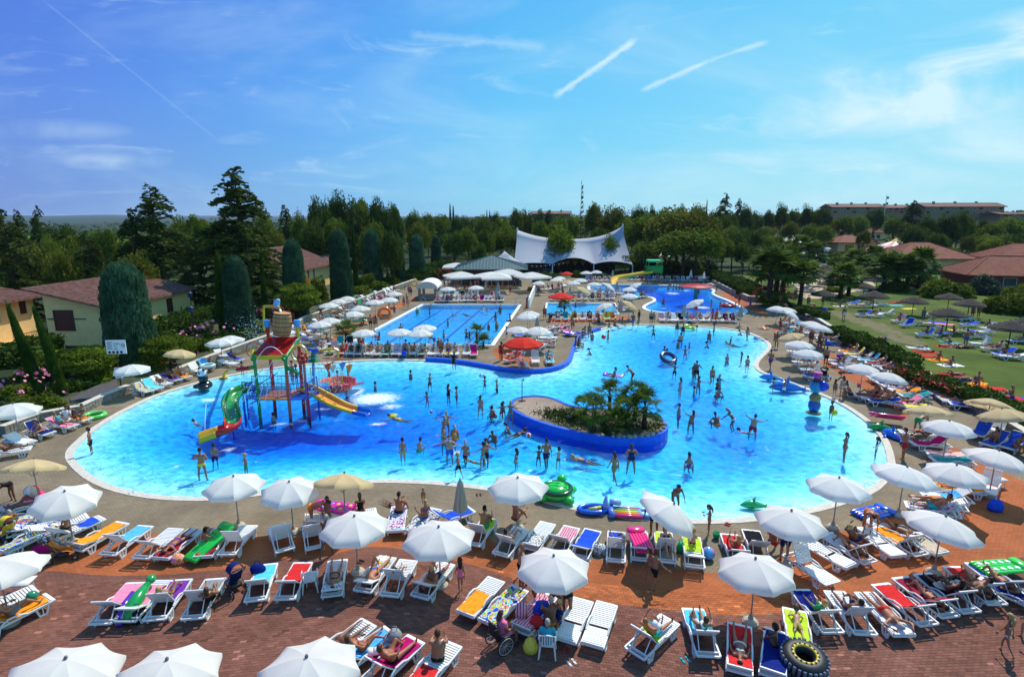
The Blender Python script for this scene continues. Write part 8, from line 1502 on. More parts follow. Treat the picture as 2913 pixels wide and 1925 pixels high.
for k,x,y,c,ps,b,h in(('C4',1120,1410,'white','prone','woman',1.3),('C4',1170,1440,'red','supine','woman',1.4),('C4',1210,1470,'red',None,None,1.4),('C4',830,1345,'navy','supine','woman',1.7),('C4',1270,1500,'orange','sitlegs','woman',1.8),('C4',1360,1540,'white','sitlegs','woman',1.6),('C4',960,1078,'red','prone','man',1.4),('C4',1050,1120,'yellow',None,None,-1.4),('C4',960,1095,'cyan',None,None,1.5),('C4',540,1100,'white','sitlegs','man',1.8),('B4',1380,568,'red','supknee','man',1.4),('B4',1460,600,'navy','supine','man',1.4),('B4',1560,635,'orange','sitlegs','man',2.2),('B4',1660,665,'red',None,None,1.2),('B4',1820,735,'purple','sitknees','woman',1.0),('B4',1900,745,'red',None,None,1.3),('C4',1400,1395,'cyan','prone','man',-1.5),('C4',1330,1400,'red','supine','woman',-1.5),('C4',1460,1410,'black','prone','woman',-1.5),('C4',1270,1220,'blue',None,None,1.0),('C4',1320,1235,'pink',None,None,1.0),('C4',1420,1280,'yellow',None,None,1.2),('C4',1360,1370,'teal','sitlean','man',1.0)):
 p=Q(k,x,y,LZ);m=MB();sd_=int(x);m.grid(lambda u,v:V3(((v-.5)*.9+.03*math.sin(u*7+sd_),(u-.5)*1.8,.012+.008*math.sin(u*19+sd_)+.006*math.sin(v*15))),12,6);o=obj('towel',m.mesh('towel',True),[tmat(c)]);o.location=(p.x,p.y,LZ+.012);o.rotation_euler=(0,0,h);tag(o,'%s towel laid on the grass of the lawn'%c,'towel','towels on the lawn')
 if ps:per_((p.x,p.y,LZ+.03 if ps!='sitlean' else LZ-.3),h,ps,b,'trunks' if b=='man' else 'bikini',RR.choice(CC),RR.choice(['dark','brown','blond']),'on the %s towel on the lawn'%c,lod=1)
 #people in the water and on foot
F_,B_c,Lf,Rt=0.,PI,PI/2,-PI/2
PE=[('B1',683,1143,1.9,'stand','teen','shorts','black','dark',.1,'at the left end of the big pool, in ankle deep water'),('B1',1508,1322,0,'hips','man','trunks','yellow','dark',.22,'at the slide exit'),('B1',1600,1215,.3,'walk','teen','shorts','navy','dark',.45,'beside the man in yellow'),('B1',1832,1290,-.6,'hips','child','shorts','green','blond',.3,'below the playground'),('B1',1470,925,1,'swim','child','trunks','navy','brown',.12,'left of the green slide'),('B1',1806,575,0,'stand','child','trunks','orange','dark',.08,'behind the playground by the yellow pipe'),('B2',1225,605,0,'stand','child','trunks','navy','dark',.5,'in the middle of the big pool'),('B2',1547,527,2.8,'stand','woman','tshirt','black','dark',.08,'beside the blue kerb'),('B2',960,660,1,'stand','child','trunks','navy','dark',.85,'in deep water right of the tub'),('B2',1348,797,PI,'armsout','child','bikini','pink','brown',.3,'right of the foam'),('B2',1505,748,-.9,'armsout','woman','swimsuit','black','dark',.5,'in the middle of the pool'),('B2',1775,668,.6,'armup','child','trunks','blue','dark',.35,'catching a white ball'),('B2',1135,885,1.4,'swim','man','trunks','yellow','dark',.12,'pushing a yellow float'),('B2',1825,872,0,'armsout','child','trunks','red','dark',.6,'with red armbands, left'),('B2',1898,850,0,'armsout','child','trunks','red','brown',.6,'with red armbands, right'),('B2',1168,1217,.2,'stand','teen','shorts','khaki','dark',.15,'in the shallow front of the pool'),('B2',1285,1158,-.2,'crouch','teen','shorts','green','dark',.05,'squatting waist deep'),('B2',1545,1133,.5,'throw','child','trunks','white','blond',.3,'splashing'),('B2',1580,1326,.9,'stride','child','shorts','black','blond',.03,'running near the coping'),('B2',1693,1200,1.3,'swim','child','trunks','orange','dark',.1,'beside the boy in light blue'),('B2',1762,1257,.6,'armsout','teen','trunks','turquoise','dark',.12,'in the shallow front'),('B2',205,905,0,'stand','child','trunks','navy','dark',.78,'under the playground tower'),('B3',85,850,PI,'armsout','child','trunks','navy','dark',.5,'with armbands left of the island'),('B3',190,1000,-1,'swim','woman','bikini','black','dark',.08,'left of the island wall'),('B3',403,1212,.2,'walk','man','shorts','navy','dark',.42,'between two children with armbands'),('B3',345,1205,0,'armsout','child','trunks','red','brown',.45,'held by the man in navy'),('B3',492,1238,.4,'armsout','child','trunks','black','dark',.3,'right of the man in navy'),('B3',180,1222,.9,'stand','child','bikini','white','dark',.5,'left of the man in navy'),('B3',690,1192,1.2,'swim2','man','trunks','blue','blond',.1,'below the island'),('B3',905,1357,.5,'walk','woman','bikini','green','dark',.1,'in front of the island'),('B3',1030,1283,0,'hips','bigwoman','swimsuit','navy','brown',.15,'in front of the island wall'),('B3',1790,952,.9,'lean','woman','bikini','white','blond',.3,'right of the island'),('B3',1895,985,1.4,'swim','child','trunks','red','dark',.1,'with armbands right of the island'),('B3',1395,707,.8,'stand','woman','bikini','pink','brown',.42,'above the palms'),('B3',1500,712,1,'stand','child','trunks','navy','dark',.68,'above the palms, only shoulders out'),('B3',1355,572,0,'armsout','teen','shorts','navy','dark',.42,'above the palms'),('B3',1518,577,0,'stride','bigman','shorts','black','dark',.4,'above the palms'),('B3',1630,587,1,'stand','child','trunks','navy','dark',1.0,'with only the head out of the water'),('B3',1400,322,0,'stand','man','trunks','black','dark',.75,'in the right lobe'),('B3',1380,357,0,'stand','child','trunks','black','dark',.6,'in front of the man in the right lobe'),('B3',1198,302,.4,'stride','teen','shorts','black','dark',.12,'running in the right lobe'),('B3',1372,272,0,'stand','woman','swimsuit','brown','brown',.05,'near the far coping'),('B3',1520,245,1,'bend','teen','trunks','black','dark',.1,'near the far coping'),('B3',1645,287,1,'stand','teen','trunks','brown','dark',.03,'near the far coping'),('B3',1608,372,1,'crouch','child','trunks','black','dark',.1,'in the right lobe'),('B3',1790,337,1,'swim','man','trunks','navy','grey',.12,'in the right lobe'),('B3',1852,285,1,'crouch','child','trunks','black','dark',.0,'at the right corner of the lobe'),('B3',1893,322,.3,'walk','woman','bikini','white','dark',.03,'stepping into the right lobe'),('B3',1892,548,0,'stand','teen','trunks','blue','brown',.1,'near the right bank'),('B3',1850,480,Lf,'armsout','child','bikini','pink','dark',.3,'near the right bank'),('B3',860,342,.9,'stand','teen','trunks','grey','brown',.03,'holding a red ball'),('B3',742,352,0,'stand','teen','shorts','blue','dark',.03,'beside the blue kerb'),('B3',735,432,1.1,'crouch','child','trunks','black','dark',.0,'in front of the blue kerb'),('B3',1045,592,1.4,'lean','man','shorts','red','dark',.45,'pushing the purple airbed'),('B3',1045,210,0,'walk','man','shorts','blue','brown',0,'by the far coping'),('B3',1085,218,.3,'stand','child','trunks','green','brown',.03,'by the far coping'),('B3',1180,192,0,'stand','bigman','shorts','black','grey',0,'by the back pool corner'),('B3',1200,190,0,'stand','teen','trunks','grey','dark',0,'beside the stout man'),('B3',1090,175,.4,'stand','woman','swimsuit','black','blond',0,'left of the back pool'),('B3',390,152,PI,'stand','man','shorts','red','dark',0,'on the ramp beside the lap pool'),('B3',72,457,-1.4,'stand','bigman','shorts','red','grey',0,'beside the large red parasol'),('B3',108,297,.8,'armup','child','shorts','purple','dark',0,'at the lap pool corner'),('B3',590,232,.5,'walk','woman','swimsuit','pink','brown',0,'on the deck tongue'),('B3',605,236,.5,'stand','child','bikini','pink','blond',0,'on the deck tongue'),('B3',792,215,0,'stand','teen','shorts','black','brown',0,'by the blue kerb bend'),('B3',722,292,PI,'stand','woman','bikini','black','brown',0,'on the blue kerb'),('B4',38,700,1,'stand','child','trunks','black','dark',.15,'beside the blue crocodile float'),('B4',120,712,0,'armsout','child','shorts','white','blond',.12,'holding the blue crocodile float'),('B4',468,902,PI,'stand','child','trunks','brown','dark',.05,'with a yellow ball'),('B4',566,1203,1.2,'stand','woman','bikini','pink','dark',.08,'in shallow water at the right'),('B4',800,1198,.9,'armsout','child','swimsuit','white','brown',.03,'at the right coping'),('B4',1005,1192,.7,'phone','man','shorts','red','dark',0,'on the coping path'),('B4',1110,1000,-1.2,'bend','man','shorts','green','dark',0,'under the cream parasol at right'),('B4',18,525,0,'walk','man','shorts','purple','dark',0,'on the path at the pool corner'),('B4',495,730,-.8,'stand','child','bikini','pink','brown',0,'on the right bank'),('B4',550,738,0,'stand','woman','bikini','white','brown',0,'on the right bank'),('B4',575,700,.9,'lean','man','shorts','black','dark',0,'on the right bank'),('B4',620,735,1.1,'crouch','man','shorts','navy','dark',0,'on the right bank'),('B4',48,350,PI,'armsout','child','trunks','red','brown',0,'with red armbands on the right bank'),('B4',430,500,0,'stand','bigman','shorts','black','brown',0,'on the orange strip'),('B4',320,350,0,'stand','man','trunks','brown','dark',0,'behind the white parasols'),('B4',90,250,.3,'walk','woman','swimsuit','red','dark',0,'at the far end of the right bank'),('B2',928,228,.5,'stand','man','shorts','black','dark',0,'left of the lap pool'),('B2',968,230,0,'walk','woman','bikini','brown','dark',0,'left of the lap pool'),('B2',955,222,PI,'stand','child','swimsuit','red','brown',0,'left of the lap pool'),('B2',1105,128,0,'stand','child','shorts','blue','brown',0,'at the left edge of the lap pool'),('B2',875,220,0,'armsout','child','trunks','green','brown',0,'left of the lap pool'),('B2',1190,438,-.8,'walk','man','shorts','black','dark',0,'carrying a blue bag'),('B2',1333,440,-.5,'walk','child','trunks','white','brown',0,'behind the big pool'),('B2',1400,360,1.3,'bend','man','shorts','blue','dark',0,'in front of the lap pool'),('B2',1505,437,.8,'walk','man','shorts','dark' and 'purple','brown',0,'between lounger rows'),('B2',1638,335,0,'armup','teen','shorts','blue','dark',0,'at the near edge of the lap pool'),('B2',1662,340,0,'armup','child','trunks','brown','brown',0,'at the near edge of the lap pool'),('B2',1897,460,.5,'stand','man','tshirt','red','dark',0,'at the corner of the deck'),('B2',1155,305,PI,'armup','man','trunks','black','dark',0,'beneath the white parasol'),('B2',560,150,0,'hips','man','trunks','orange','dark',0,'on the left wall terrace'),('C2',1205,1122,0,'stand','man','trunks','turquoise','dark',0,'by the far corner of the lap pool'),('C2',1175,1112,.5,'stand','woman','bikini','red','dark',0,'by the far corner of the lap pool'),('C2',1225,1030,0,'stand','man','shorts','navy','dark',0,'beside the arched kiosk'),('C2',1213,1020,PI,'stand','man','shorts','blue','brown',0,'beside the arched kiosk'),('C2',1250,920,0,'stand','child','trunks','yellow','brown',0,'behind the arched kiosk'),('C3',135,1012,PI,'walk','bigman','shorts','red','brown',0,'near the cafe'),('C3',165,975,PI,'walk','man','tshirt','navy','dark',0,'near the cafe'),('C3',265,1110,PI,'walk','man','tshirt','navy','dark',0,'on the ramp'),('C3',255,1125,0,'walk','child','shorts','red','brown',0,'on the ramp'),('C3',345,1015,0,'stand','man','shorts','navy','dark',0,'right of the ramp'),('C3',1308,1000,0,'stand','teen','trunks','navy','dark',.2,'in the back pool'),('C3',1345,1000,0,'armsout','teen','trunks','navy','dark',.2,'in the back pool'),('C3',1390,992,0,'stand','teen','trunks','black','dark',.2,'in the back pool'),('C3',1425,975,.5,'armup','child','trunks','green','brown',.1,'in the back pool with a green ring'),('C3',1270,1108,0,'armsout','man','trunks','black','dark',.3,'in the back pool'),('C3',1530,1035,-.5,'lean','man','trunks','brown','dark',.1,'at the mushroom column'),('C3',1690,1160,1.2,'walk','woman','bikini','blue','dark',0,'at the near edge of the back pool'),('C3',1625,1140,1,'hips','woman','bikini','brown','dark',0,'at the near edge of the back pool'),('C3',1512,1160,PI,'stand','woman','tshirt','red','brown',0,'beneath the tilted parasol'),('C3',1550,1115,0,'stand','child','trunks','navy','dark',.1,'in the back pool'),('C3',1805,1145,0,'stand','child','trunks','brown','dark',0,'at the right end of the back pool'),('C3',1835,1092,.5,'stand','man','tshirt','red','dark',0,'by the concrete wall'),('M3',1755,705,-.9,'walk','woman','swimsuit','purple','dark',0,'by the concrete wall'),('C3',1667,1000,0,'stand','child','trunks','white','brown',0,'at the hedge end of the back pool'),('C3',1635,1215,.5,'walk','woman','swimsuit','pink','dark',0,'in front of the lounger row'),('C3',1665,1225,.5,'stand','man','trunks','red','dark',0,'in front of the lounger row'),('A1',95,262,2.6,'bend','woman','swimsuit','black','dark',0,'beside the beach ball'),('A2',610,672,-.3,'walk','bigman','shorts','grey','grey',0,'behind the nearest open parasol'),('A2',495,445,-1.5,'bend','man','trunks','orange','dark',0,'over the rainbow towel'),('A2',1595,940,.2,'walk','child','swimsuit','pink','dark',0,'on the brown paving'),('A3',218,912,-1.2,'stand','bigman','shorts','black','bald',0,'left of the middle parasol'),('A3',1200,915,-.9,'stride','teen','shorts','black','brown',0,'crossing the orange paving'),('A3',1165,860,1.0,'walk','child','bikini','purple','brown',0,'beside the running boy'),('A3',1200,505,.1,'bend','man','shorts','navy','dark',0,'by the tilted parasol'),('A3',1607,513,1.4,'phone','child','bikini','pink','brown',0,'holding the tilted parasol'),('A3',1355,330,PI,'lean','woman','bikini','black','dark',0,'behind the tilted parasol'),('A4',735,485,2.8,'bend','man','trunks','orange','dark',0,'over the blue airbed'),('A4',1760,1395,.4,'walk','child','bikini','white','blond',0,'at the lower right corner'),('A4',1935,1300,.9,'walk','woman','swimsuit','brown','dark',0,'cut by the right edge'),('A4',120,705,0,'stand','man','shorts','navy','brown',0,'under the right front parasol'),('A4',30,640,-1,'sit','man','trunks','red','dark',0,'under the right front parasol'),('A3',555,1110,2.2,'bend','bigwoman','swimsuit','black','brown',0,'beneath the middle parasol'),('A3',330,1020,1.9,'lean','man','trunks','orange','blond',0,'beneath the middle parasol'),('A3',490,1240,2.6,'sit','child','tshirt','navy','blond',0,'beneath the middle parasol'),('C4',565,1205,0,'stand','man','shorts','white','dark',-LZ,'alone on the lawn'),('C4',300,1112,PI,'stand','man','trunks','navy','brown',-LZ,'at the lawn steps'),('C4',345,1140,1,'bend','man','trunks','black','dark',-LZ,'at the lawn steps'),('C4',410,1105,0,'stand','woman','bikini','red','brown',-LZ,'at the lawn steps'),('C4',1155,1215,0,'stand','man','shorts','blue','dark',-LZ,'beside a straw parasol'),('C4',1225,1240,PI,'stand','woman','bikini','green','brown',-LZ,'beside a straw parasol'),('C4',1470,1400,0,'stand','bigman','shorts','blue','brown',-LZ,'in the middle of the lawn'),('C4',1520,1195,PI,'stand','man','shorts','red','dark',-LZ,'under the far straw parasol'),('C4',1565,1190,PI,'stand','man','trunks','red','dark',-LZ,'under the far straw parasol'),('C4',1285,1330,1,'sit','man','shorts','blue','dark',-LZ,'on the lawn lounger'),('C4',1385,1320,2,'sitlean','woman','bikini','brown','dark',-LZ,'on the lawn lounger'),('C4',95,1090,0,'stand','woman','bikini','red','brown',-LZ,'among the red blossoms'),('C4',205,1050,0,'stand','man','trunks','brown','dark',-LZ,'among the palms'),('C4',480,1080,0,'stand','man','trunks','navy','dark',-LZ,'behind the lawn')]
for k,x,y,rz,ps,b,wr,c,h,sub,wh in PE:
 s={'B2':1,'A1':1,'A2':1,'A3':1,'A4':1,'B3':1,'B4':1,'B1':1}.get(k,0);sx,sy=S(k,x,y);g=P(sx,sy,max(0,-sub));z=-sub if ps!='swim' and ps!='swim2' else-sub
 per_((g.x,g.y,z),rz,ps,b,wr,c,h,wh,lod=0 if sy>1150 else 1,long=(b=='child' and wr in('bikini','swimsuit'))or None)
def swm(k,pts,where):
 for x,y in pts:
  g=Q(k,x,y);ps=RR.choice(['swim','stand','stand','swim2']);rp((g.x,g.y,-.10 if ps.startswith('swim')else-1.05),RR.uniform(0,6.28),ps,where,build=RR.choice(['man','woman','teen']))
swm('C2',[(1345,1095),(1272,1140),(1365,1140),(1552,1165),(1650,1165),(1500,1220),(1470,1310),(1765,1115),(1790,1130),(1890,1125),(1855,1172),(1803,1250),(1860,1250)],'in the lap pool');swm('C3',[(25,1175),(60,1125),(35,1245)],'in the lap pool');swm('C3',[(800,970),(850,965),(1000,985)],'in the back pool');swm('M2',[(1200,600),(1600,670),(980,600)],'in the square pool')
for k,x,y in(('M2',1200,1170),('M2',1250,1150),('M2',1300,1040),('M2',1330,1010),('M2',1240,1190),('M2',1680,920),('M2',1760,900),('M2',1870,870)):
 g=Q(k,x,y,.3);rp((g.x,g.y,.28),RT_ if False else-1.2+RR.uniform(-.4,.4),'edge','on the blue kerb of the deck tongue')
g=Q('M2',260,830);rp((g.x,g.y,.02),1.6,'edge','of the lap pool at its near right side',build='man');g=Q('M1',600,690);rp((g.x,g.y,.3),1,'sitlean','by the lap pool corner',build='woman');g=Q('M1',640,690);rp((g.x,g.y,0),1,'sit','by the lap pool corner',build='woman')
for i in range(34):
 x,y=(RR.uniform(1250,1850),RR.uniform(230,720))if i<13 else(RR.uniform(-500,300),RR.uniform(560,1250))if i<28 else(RR.uniform(1300,2100),RR.uniform(900,1300))
 g=Q('B3',x,y);rp((g.x,g.y,RR.choice((-.45,-.6,-.3,-.8))),RR.uniform(0,6.28),RR.choice(['stand','armsout','walk','crouch','throw']),'wading in the big pool',lod=1)
for i in range(30):
 k,x,y=RR.choice((('C2',RR.uniform(900,1230),RR.uniform(960,1130)),('C3',RR.uniform(330,560),RR.uniform(880,1060)),('B4',RR.uniform(60,420),RR.uniform(190,480)),('B2',RR.uniform(560,1750),RR.uniform(400,430))));g=Q(k,x,y);rp((g.x,g.y,0),RR.uniform(0,6.28),RR.choice(['stand','walk','lean','hips']),'among the lounger rows',lod=1)
for i in range(26):
 x=RR.uniform(1440,1908);y=RR.uniform(930,990);g=Q('C2',x,y);rp((g.x,g.y,0),RR.uniform(0,6.28),RR.choice(['sit','sit','stand','sitlean']),'on the cafe terrace')
for x,y in((650,590),(560,540),(740,600)):g=Q('M3',x,y-170);rp((g.x,g.y,0),PI,'sit','in the far row behind the back pool')
for k,x,y,z,ps,b in(('B2',685,640,.75,'armsout','child'),('B2',620,610,.5,'stand','child'),('B2',762,605,.1,'armsout','child'),('B2',350,640,1.2,'stand','man'),('B2',380,650,1.2,'stand','teen')):
 g=Q(k,x,y,z);per_((g.x,g.y,z-.25 if z<1 else z),PI*.8,ps,b,'trunks','red' if x>600 else 'grey','dark','on the playground platform' if z>1 else 'splashing at the red tub',lod=1)
 #floats, balls, bags and small things
def th(name,lb,cat,k,x,y,z=0.,rz=0.,sc=1.0,group=None):g=Q(k,x,y,z);return thg(name,lb,cat,(g.x,g.y,z),rz,group,sc)
def gl(c,nm,al=1.0):return pmat(nm,c,.18,.6,alpha=al,trans=0)
def pt2(r,f,n,mt,**k):m=MB();f(m);return m.build(n,mt,r,smooth=True,**k)
def airbed(k,x,y,z,rz,c,lb,L=1.8,W=.75,tilt=0,roll=0,seg=6,c2=None,pillow=True,dots=None):
 r=th('airbed',lb,'airbed',k,x,y,z,rz);r.rotation_euler=(tilt,roll,rz);mt=gl(c,'glossy_'+lb.split(' ')[0]+'_vinyl')
 w=W/seg
 for i in range(seg):pt2(r,lambda m:m.tube([(-W/2+w*(i+.5),-L/2,.06),(-W/2+w*(i+.5),-L/2+.08,.07),(-W/2+w*(i+.5),L/2-.5,.07),(-W/2+w*(i+.5),L/2-.42,.06)],[w*.35,w*.56,w*.56,w*.4],8),'air_tube',mt if(c2 is None or i%2)else c2)
 if pillow:pt2(r,lambda m:m.tube([(-W/2,L/2-.2,.09),(-W/2+.08,L/2-.2,.1),(W/2-.08,L/2-.2,.1),(W/2,L/2-.2,.09)],[.1,.2,.2,.1],8,ell=[.5]*4,lat=(0,1,0)),'pillow',mt)
 if dots:
  for i in range(5):
   for j in range(2):pt2(r,lambda m:m.ball((-.18+.36*j,-L/2+.25+i*.28,.125),(.10,.10,.03),8,5),'printed_circle',dots[(i+j)%len(dots)])
 return r
WHV=gl((.75,.75,.75),'white_vinyl');DOT=[gl((.7,.1,.3),'pink_vinyl'),gl((.6,.55,.1),'yellow_vinyl'),WHV,gl((.1,.5,.3),'green_vinyl')]
airbed('A2',650,315,.42,1.35,(.75,.03,.42),'magenta airbed with printed circles under the ochre parasol',1.9,.8,dots=[gl((.1,.25,.7),'blue_vinyl'),DOT[1]]);airbed('A1',1570,570,.42,-.45,(.02,.50,.05),'green translucent airbed standing over a lounger',1.9,.7,tilt=.30,seg=5)
airbed('A3',1100,560,.44,.05,(.75,.03,.20),'pink airbed lying on a lounger along the coping',1.7,.7);airbed('A4',790,355,.05,-1.2,(.02,.12,.65),'blue airbed with coloured circles beside the bending man',1.8,.9,dots=DOT);airbed('A4',1740,760,.35,-1.45,(.05,.62,.08),'lime green airbed with white circles at the right edge',1.9,.75,dots=[WHV]);airbed('B4',880,880,.45,1.15,(.85,.03,.18),'hot pink airbed leaning on a lounger at the right bank',1.9,.85,roll=.5)
airbed('B3',900,572,.02,1.2,(.30,.10,.60),'purple checked airbed floating above the island',1.7,.7,c2=gl((.6,.5,.8),'lilac_vinyl'));per_(tuple(Q('B3',905,585,.12)),1.3,'sitlegs','woman','bikini','pink','dark','on the purple airbed',lod=1)
airbed('M2',1160,1010,.25,-1.2,(.02,.25,.65),'blue airbed on the deck tongue');airbed('B3',560,250,.3,-1.0,(.8,.08,.45),'bright pink float heap on the deck tongue',1.1,.8)
airbed('B2',860,165,.45,-1.0,(.01,.35,.14),'emerald green airbed left of the lap pool',2.0,.9);airbed('B2',1070,875,.0,1.4,(.75,.60,.02),'yellow float pushed by the swimmer',.9,.5,pillow=False,seg=3)
airbed('B4',1780,1350,.1,1.2,(.02,.10,.5),'blue bag shaped airbed roll at the right terrace',.8,.6)if False else None
r=th('turtle_float','big green inflatable turtle beside the crumpled parasol','pool float','A3',480,235,.0,-.2,1.15);GV,DG=gl((.05,.50,.03),'glossy_green_vinyl'),gl((.012,.07,.025),'dark_green_vinyl')
pt2(r,lambda m:m.lathe([(.35,.12),(.58,.16),(.66,.28),(.60,.40)],20),'body',GV);pt2(r,lambda m:m.torus((0,0,.40),.56,.09,22,8),'shell_ring',DG);sh=pt2(r,lambda m:m.lathe([(.50,.42),(.45,.50),(.25,.56),(0,.575)],18),'shell',GV)
for i in range(4):pt2(r,lambda m:m.tube([(-.42+abs(i-1.5)*.06,-.33+i*.22,.55-.05*abs(i-1.5)),(0,-.33+i*.22,.60-.05*abs(i-1.5)),(.42-abs(i-1.5)*.06,-.33+i*.22,.55-.05*abs(i-1.5))],.022,5),'shell_line',DG)
for a in(40,140,220,320):pt2(r,lambda m:m.ball((.66*math.cos(math.radians(a)),.66*math.sin(math.radians(a)),.17),(.28,.2,.17),10,7,0,Matrix.Rotation(math.radians(a),3,'Z')),'flipper',GV)
pt2(r,lambda m:m.ball((.1,.85,.42),(.2,.24,.18),12,8),'head',GV)
r=th('boat_float','blue oval inflatable boat with yellow seat at the coping','pool float','A3',750,335,.05,.05);R_=Matrix.Scale(1,3);m=MB();pts=[(.62*math.cos(2*PI*i/20),.32*math.sin(2*PI*i/20),.1)for i in range(21)];m.tube(pts,.11,8);m.build('hull',gl((.01,.10,.6),'blue_vinyl2'),r,smooth=True);pt2(r,lambda m:m.tube([(-.2,-.05,.1),(.35,.05,.14)],.09,8),'seat',DOT[1]);pt2(r,lambda m:m.box((0,0,.03),(1.0,.5,.04)),'floor',gl((.05,.2,.6),'clear_blue_vinyl'))
r=th('lounge_float','rainbow striped lounge float with pale blue backrest at the coping','pool float','A3',1010,360,.03,-.08);RC_=[(.80,.05,.25),(.8,.25,.02),(.75,.6,.03),(.1,.5,.1),(.8,.1,.35)]
for i,c in enumerate(RC_):pt2(r,lambda m:m.tube([(-.6,-.32+i*.16,.1),(.55,-.32+i*.16,.1)],.085,8),'air_tube',gl(c,'rainbow_vinyl_%d'%i))
pt2(r,lambda m:m.tube([(-.7,-.42,.12),(-.72,0,.14),(-.7,.42,.12)],.14,8),'rim',gl((.10,.2,.7),'violet_vinyl'));pt2(r,lambda m:m.tube([(-.85,.15,.1),(-.95,.2,.4),(-.92,.2,.75)],[.2,.13,.05],8),'dolphin_fin',gl((.25,.40,.8),'pale_blue_vinyl'));pt2(r,lambda m:m.tube([(-.75,.35,.4),(-.3,.42,.3)],.13,8),'backrest',gl((.25,.40,.8),'pale_blue_vinyl'));pt2(r,lambda m:m.torus((.75,0,.1),.3,.09,16,7),'head_ring',gl((.12,.3,.75),'clear_blue_ring'))
r=th('panda_float','black and white inflatable panda floating at the left','pool float','B1',1525,670,-.02,2.6,1.15);BK=gl((.012,.012,.014),'black_vinyl');pt2(r,lambda m:m.ball((0,0,.25),(.42,.5,.32),12,8),'body',BK);pt2(r,lambda m:m.ball((0,.05,.72),(.34,.30,.3),12,8),'chest',BK);pt2(r,lambda m:m.ball((0,.1,1.12),(.30,.27,.26),12,8),'head',WHV)
for s in(-1,1):pt2(r,lambda m:m.ball((s*.24,.08,1.36),.10,8,6),'ear',BK);pt2(r,lambda m:m.ball((s*.12,.34,1.15),(.07,.04,.08),8,6),'eye_patch',BK);pt2(r,lambda m:m.ball((s*.38,.2,.2),(.18,.36,.16),10,7),'leg',BK)
def shark(k,x,y,z,rz,c,lb,s=1.0):
 r=th('shark_float',lb,'pool float',k,x,y,z,rz,s);mt=gl(c,'shark_'+lb.split(' ')[0]);pt2(r,lambda m:m.tube([(0,-.8,.1),(0,-.4,.16),(0,.1,.22),(0,.5,.18),(0,.8,.12)],[.05,.18,.28,.2,.04],12),'body',mt);pt2(r,lambda m:m.tube([(0,.05,.35),(0,-.1,.75)],[.16,.02],8,ell=[.3,.3],lat=(0,1,0)),'dorsal_fin',mt);pt2(r,lambda m:m.tube([(0,-.75,.1),(.3,-.95,.12)],[.1,.03],6),'tail_fin',mt);pt2(r,lambda m:m.tube([(0,-.75,.1),(-.3,-.95,.12)],[.1,.03],6),'tail_fin',mt)
 for q in(-1,1):pt2(r,lambda m:m.tube([(q*.15,.15,.15),(q*.6,-.05,.06)],[.12,.03],7,ell=[.4,.4],lat=(0,1,0)),'side_fin',mt)
shark('B4',925,1030,0,.1,(.01,.13,.62),'blue inflatable dolphin on the right coping path',1.0);shark('B4',840,975,0,1.3,(.02,.30,.05),'green inflatable crocodile beside the blue dolphin',.9);shark('B4',140,680,-.02,1.35,(.01,.15,.55),'long blue crocodile float held by two children',1.5);shark('B4',20,600,0,1.2,(.02,.25,.65),'pale blue whale float at the coping of the right lobe',1.0);shark('B4',430,345,.4,.6,(.01,.06,.5),'royal blue float against the stone wall',1.1);shark('D',1745,1175,-.02,1.5,(.02,.42,.12),'small green crocodile float behind the parasol at the coping',.7)
def ring(k,x,y,z,R0,r0,mts,lb,tilt=0,n=20,letters=False):
 r=th('swim_ring',lb,'swim ring',k,x,y,z,.3);r.rotation_euler=(tilt,0,.3)
 for i,mt in enumerate(mts):pt2(r,lambda m:m.torus((0,0,r0*(1+1.6*i)),R0*(1-.06*i),r0,n,8),'air_ring',mt)
 return r
ring('A1',258,265,0,.34,.10,[gl((.75,.65,.05),'yellow_vinyl3'),gl((.85,.04,.2),'pink_vinyl3')],'yellow and pink swim ring under the beach ball at left');ring('B1',705,880,0,.55,.14,[gl((.12,.60,.10),'lime_vinyl3')],'green and white swim ring on the left bank');ring('B3',1305,450,0,.62,.2,[gl((.015,.03,.09),'dark_blue_rubber')],'large dark blue inner tube floating in the right lobe',.5);per_(tuple(Q('B3',1290,425,.1)),1,'sitlegs','child','trunks','black','dark','in the dark blue inner tube',lod=1)
ring('B2',1030,110,.6,.7,.2,[gl((.85,.16,.02),'orange_vinyl3')],'orange inflatable ring stood upright left of the lap pool',1.2);ring('B1',1545,505,.4,.5,.12,[gl((.5,.65,.6),'mint_vinyl3')],'mint green swim ring on the left bank lounger');ring('M3',830,965,.0,.7,.15,[gl((.5,.6,.05),'yellow_green_vinyl')],'yellow green swim ring at the far coping');ring('M3',1420,655,0,.9,.25,[gl((.35,.01,.03),'dark_red_vinyl')],'dark red inflatable boat ring in the back pool');ring('M3',1960,985,.9,.5,.12,[gl((.75,.25,.1),'orange_ring_vinyl')],'orange swim ring carried near the right bank');ring('C2',1250,930,1.2,.5,.12,[gl((.8,.45,.03),'amber_vinyl')],'amber swim ring behind the arched kiosk',1.3)
TR_B=pmat('black_tyre_rubber',(.014,.015,.018),.55,.4);
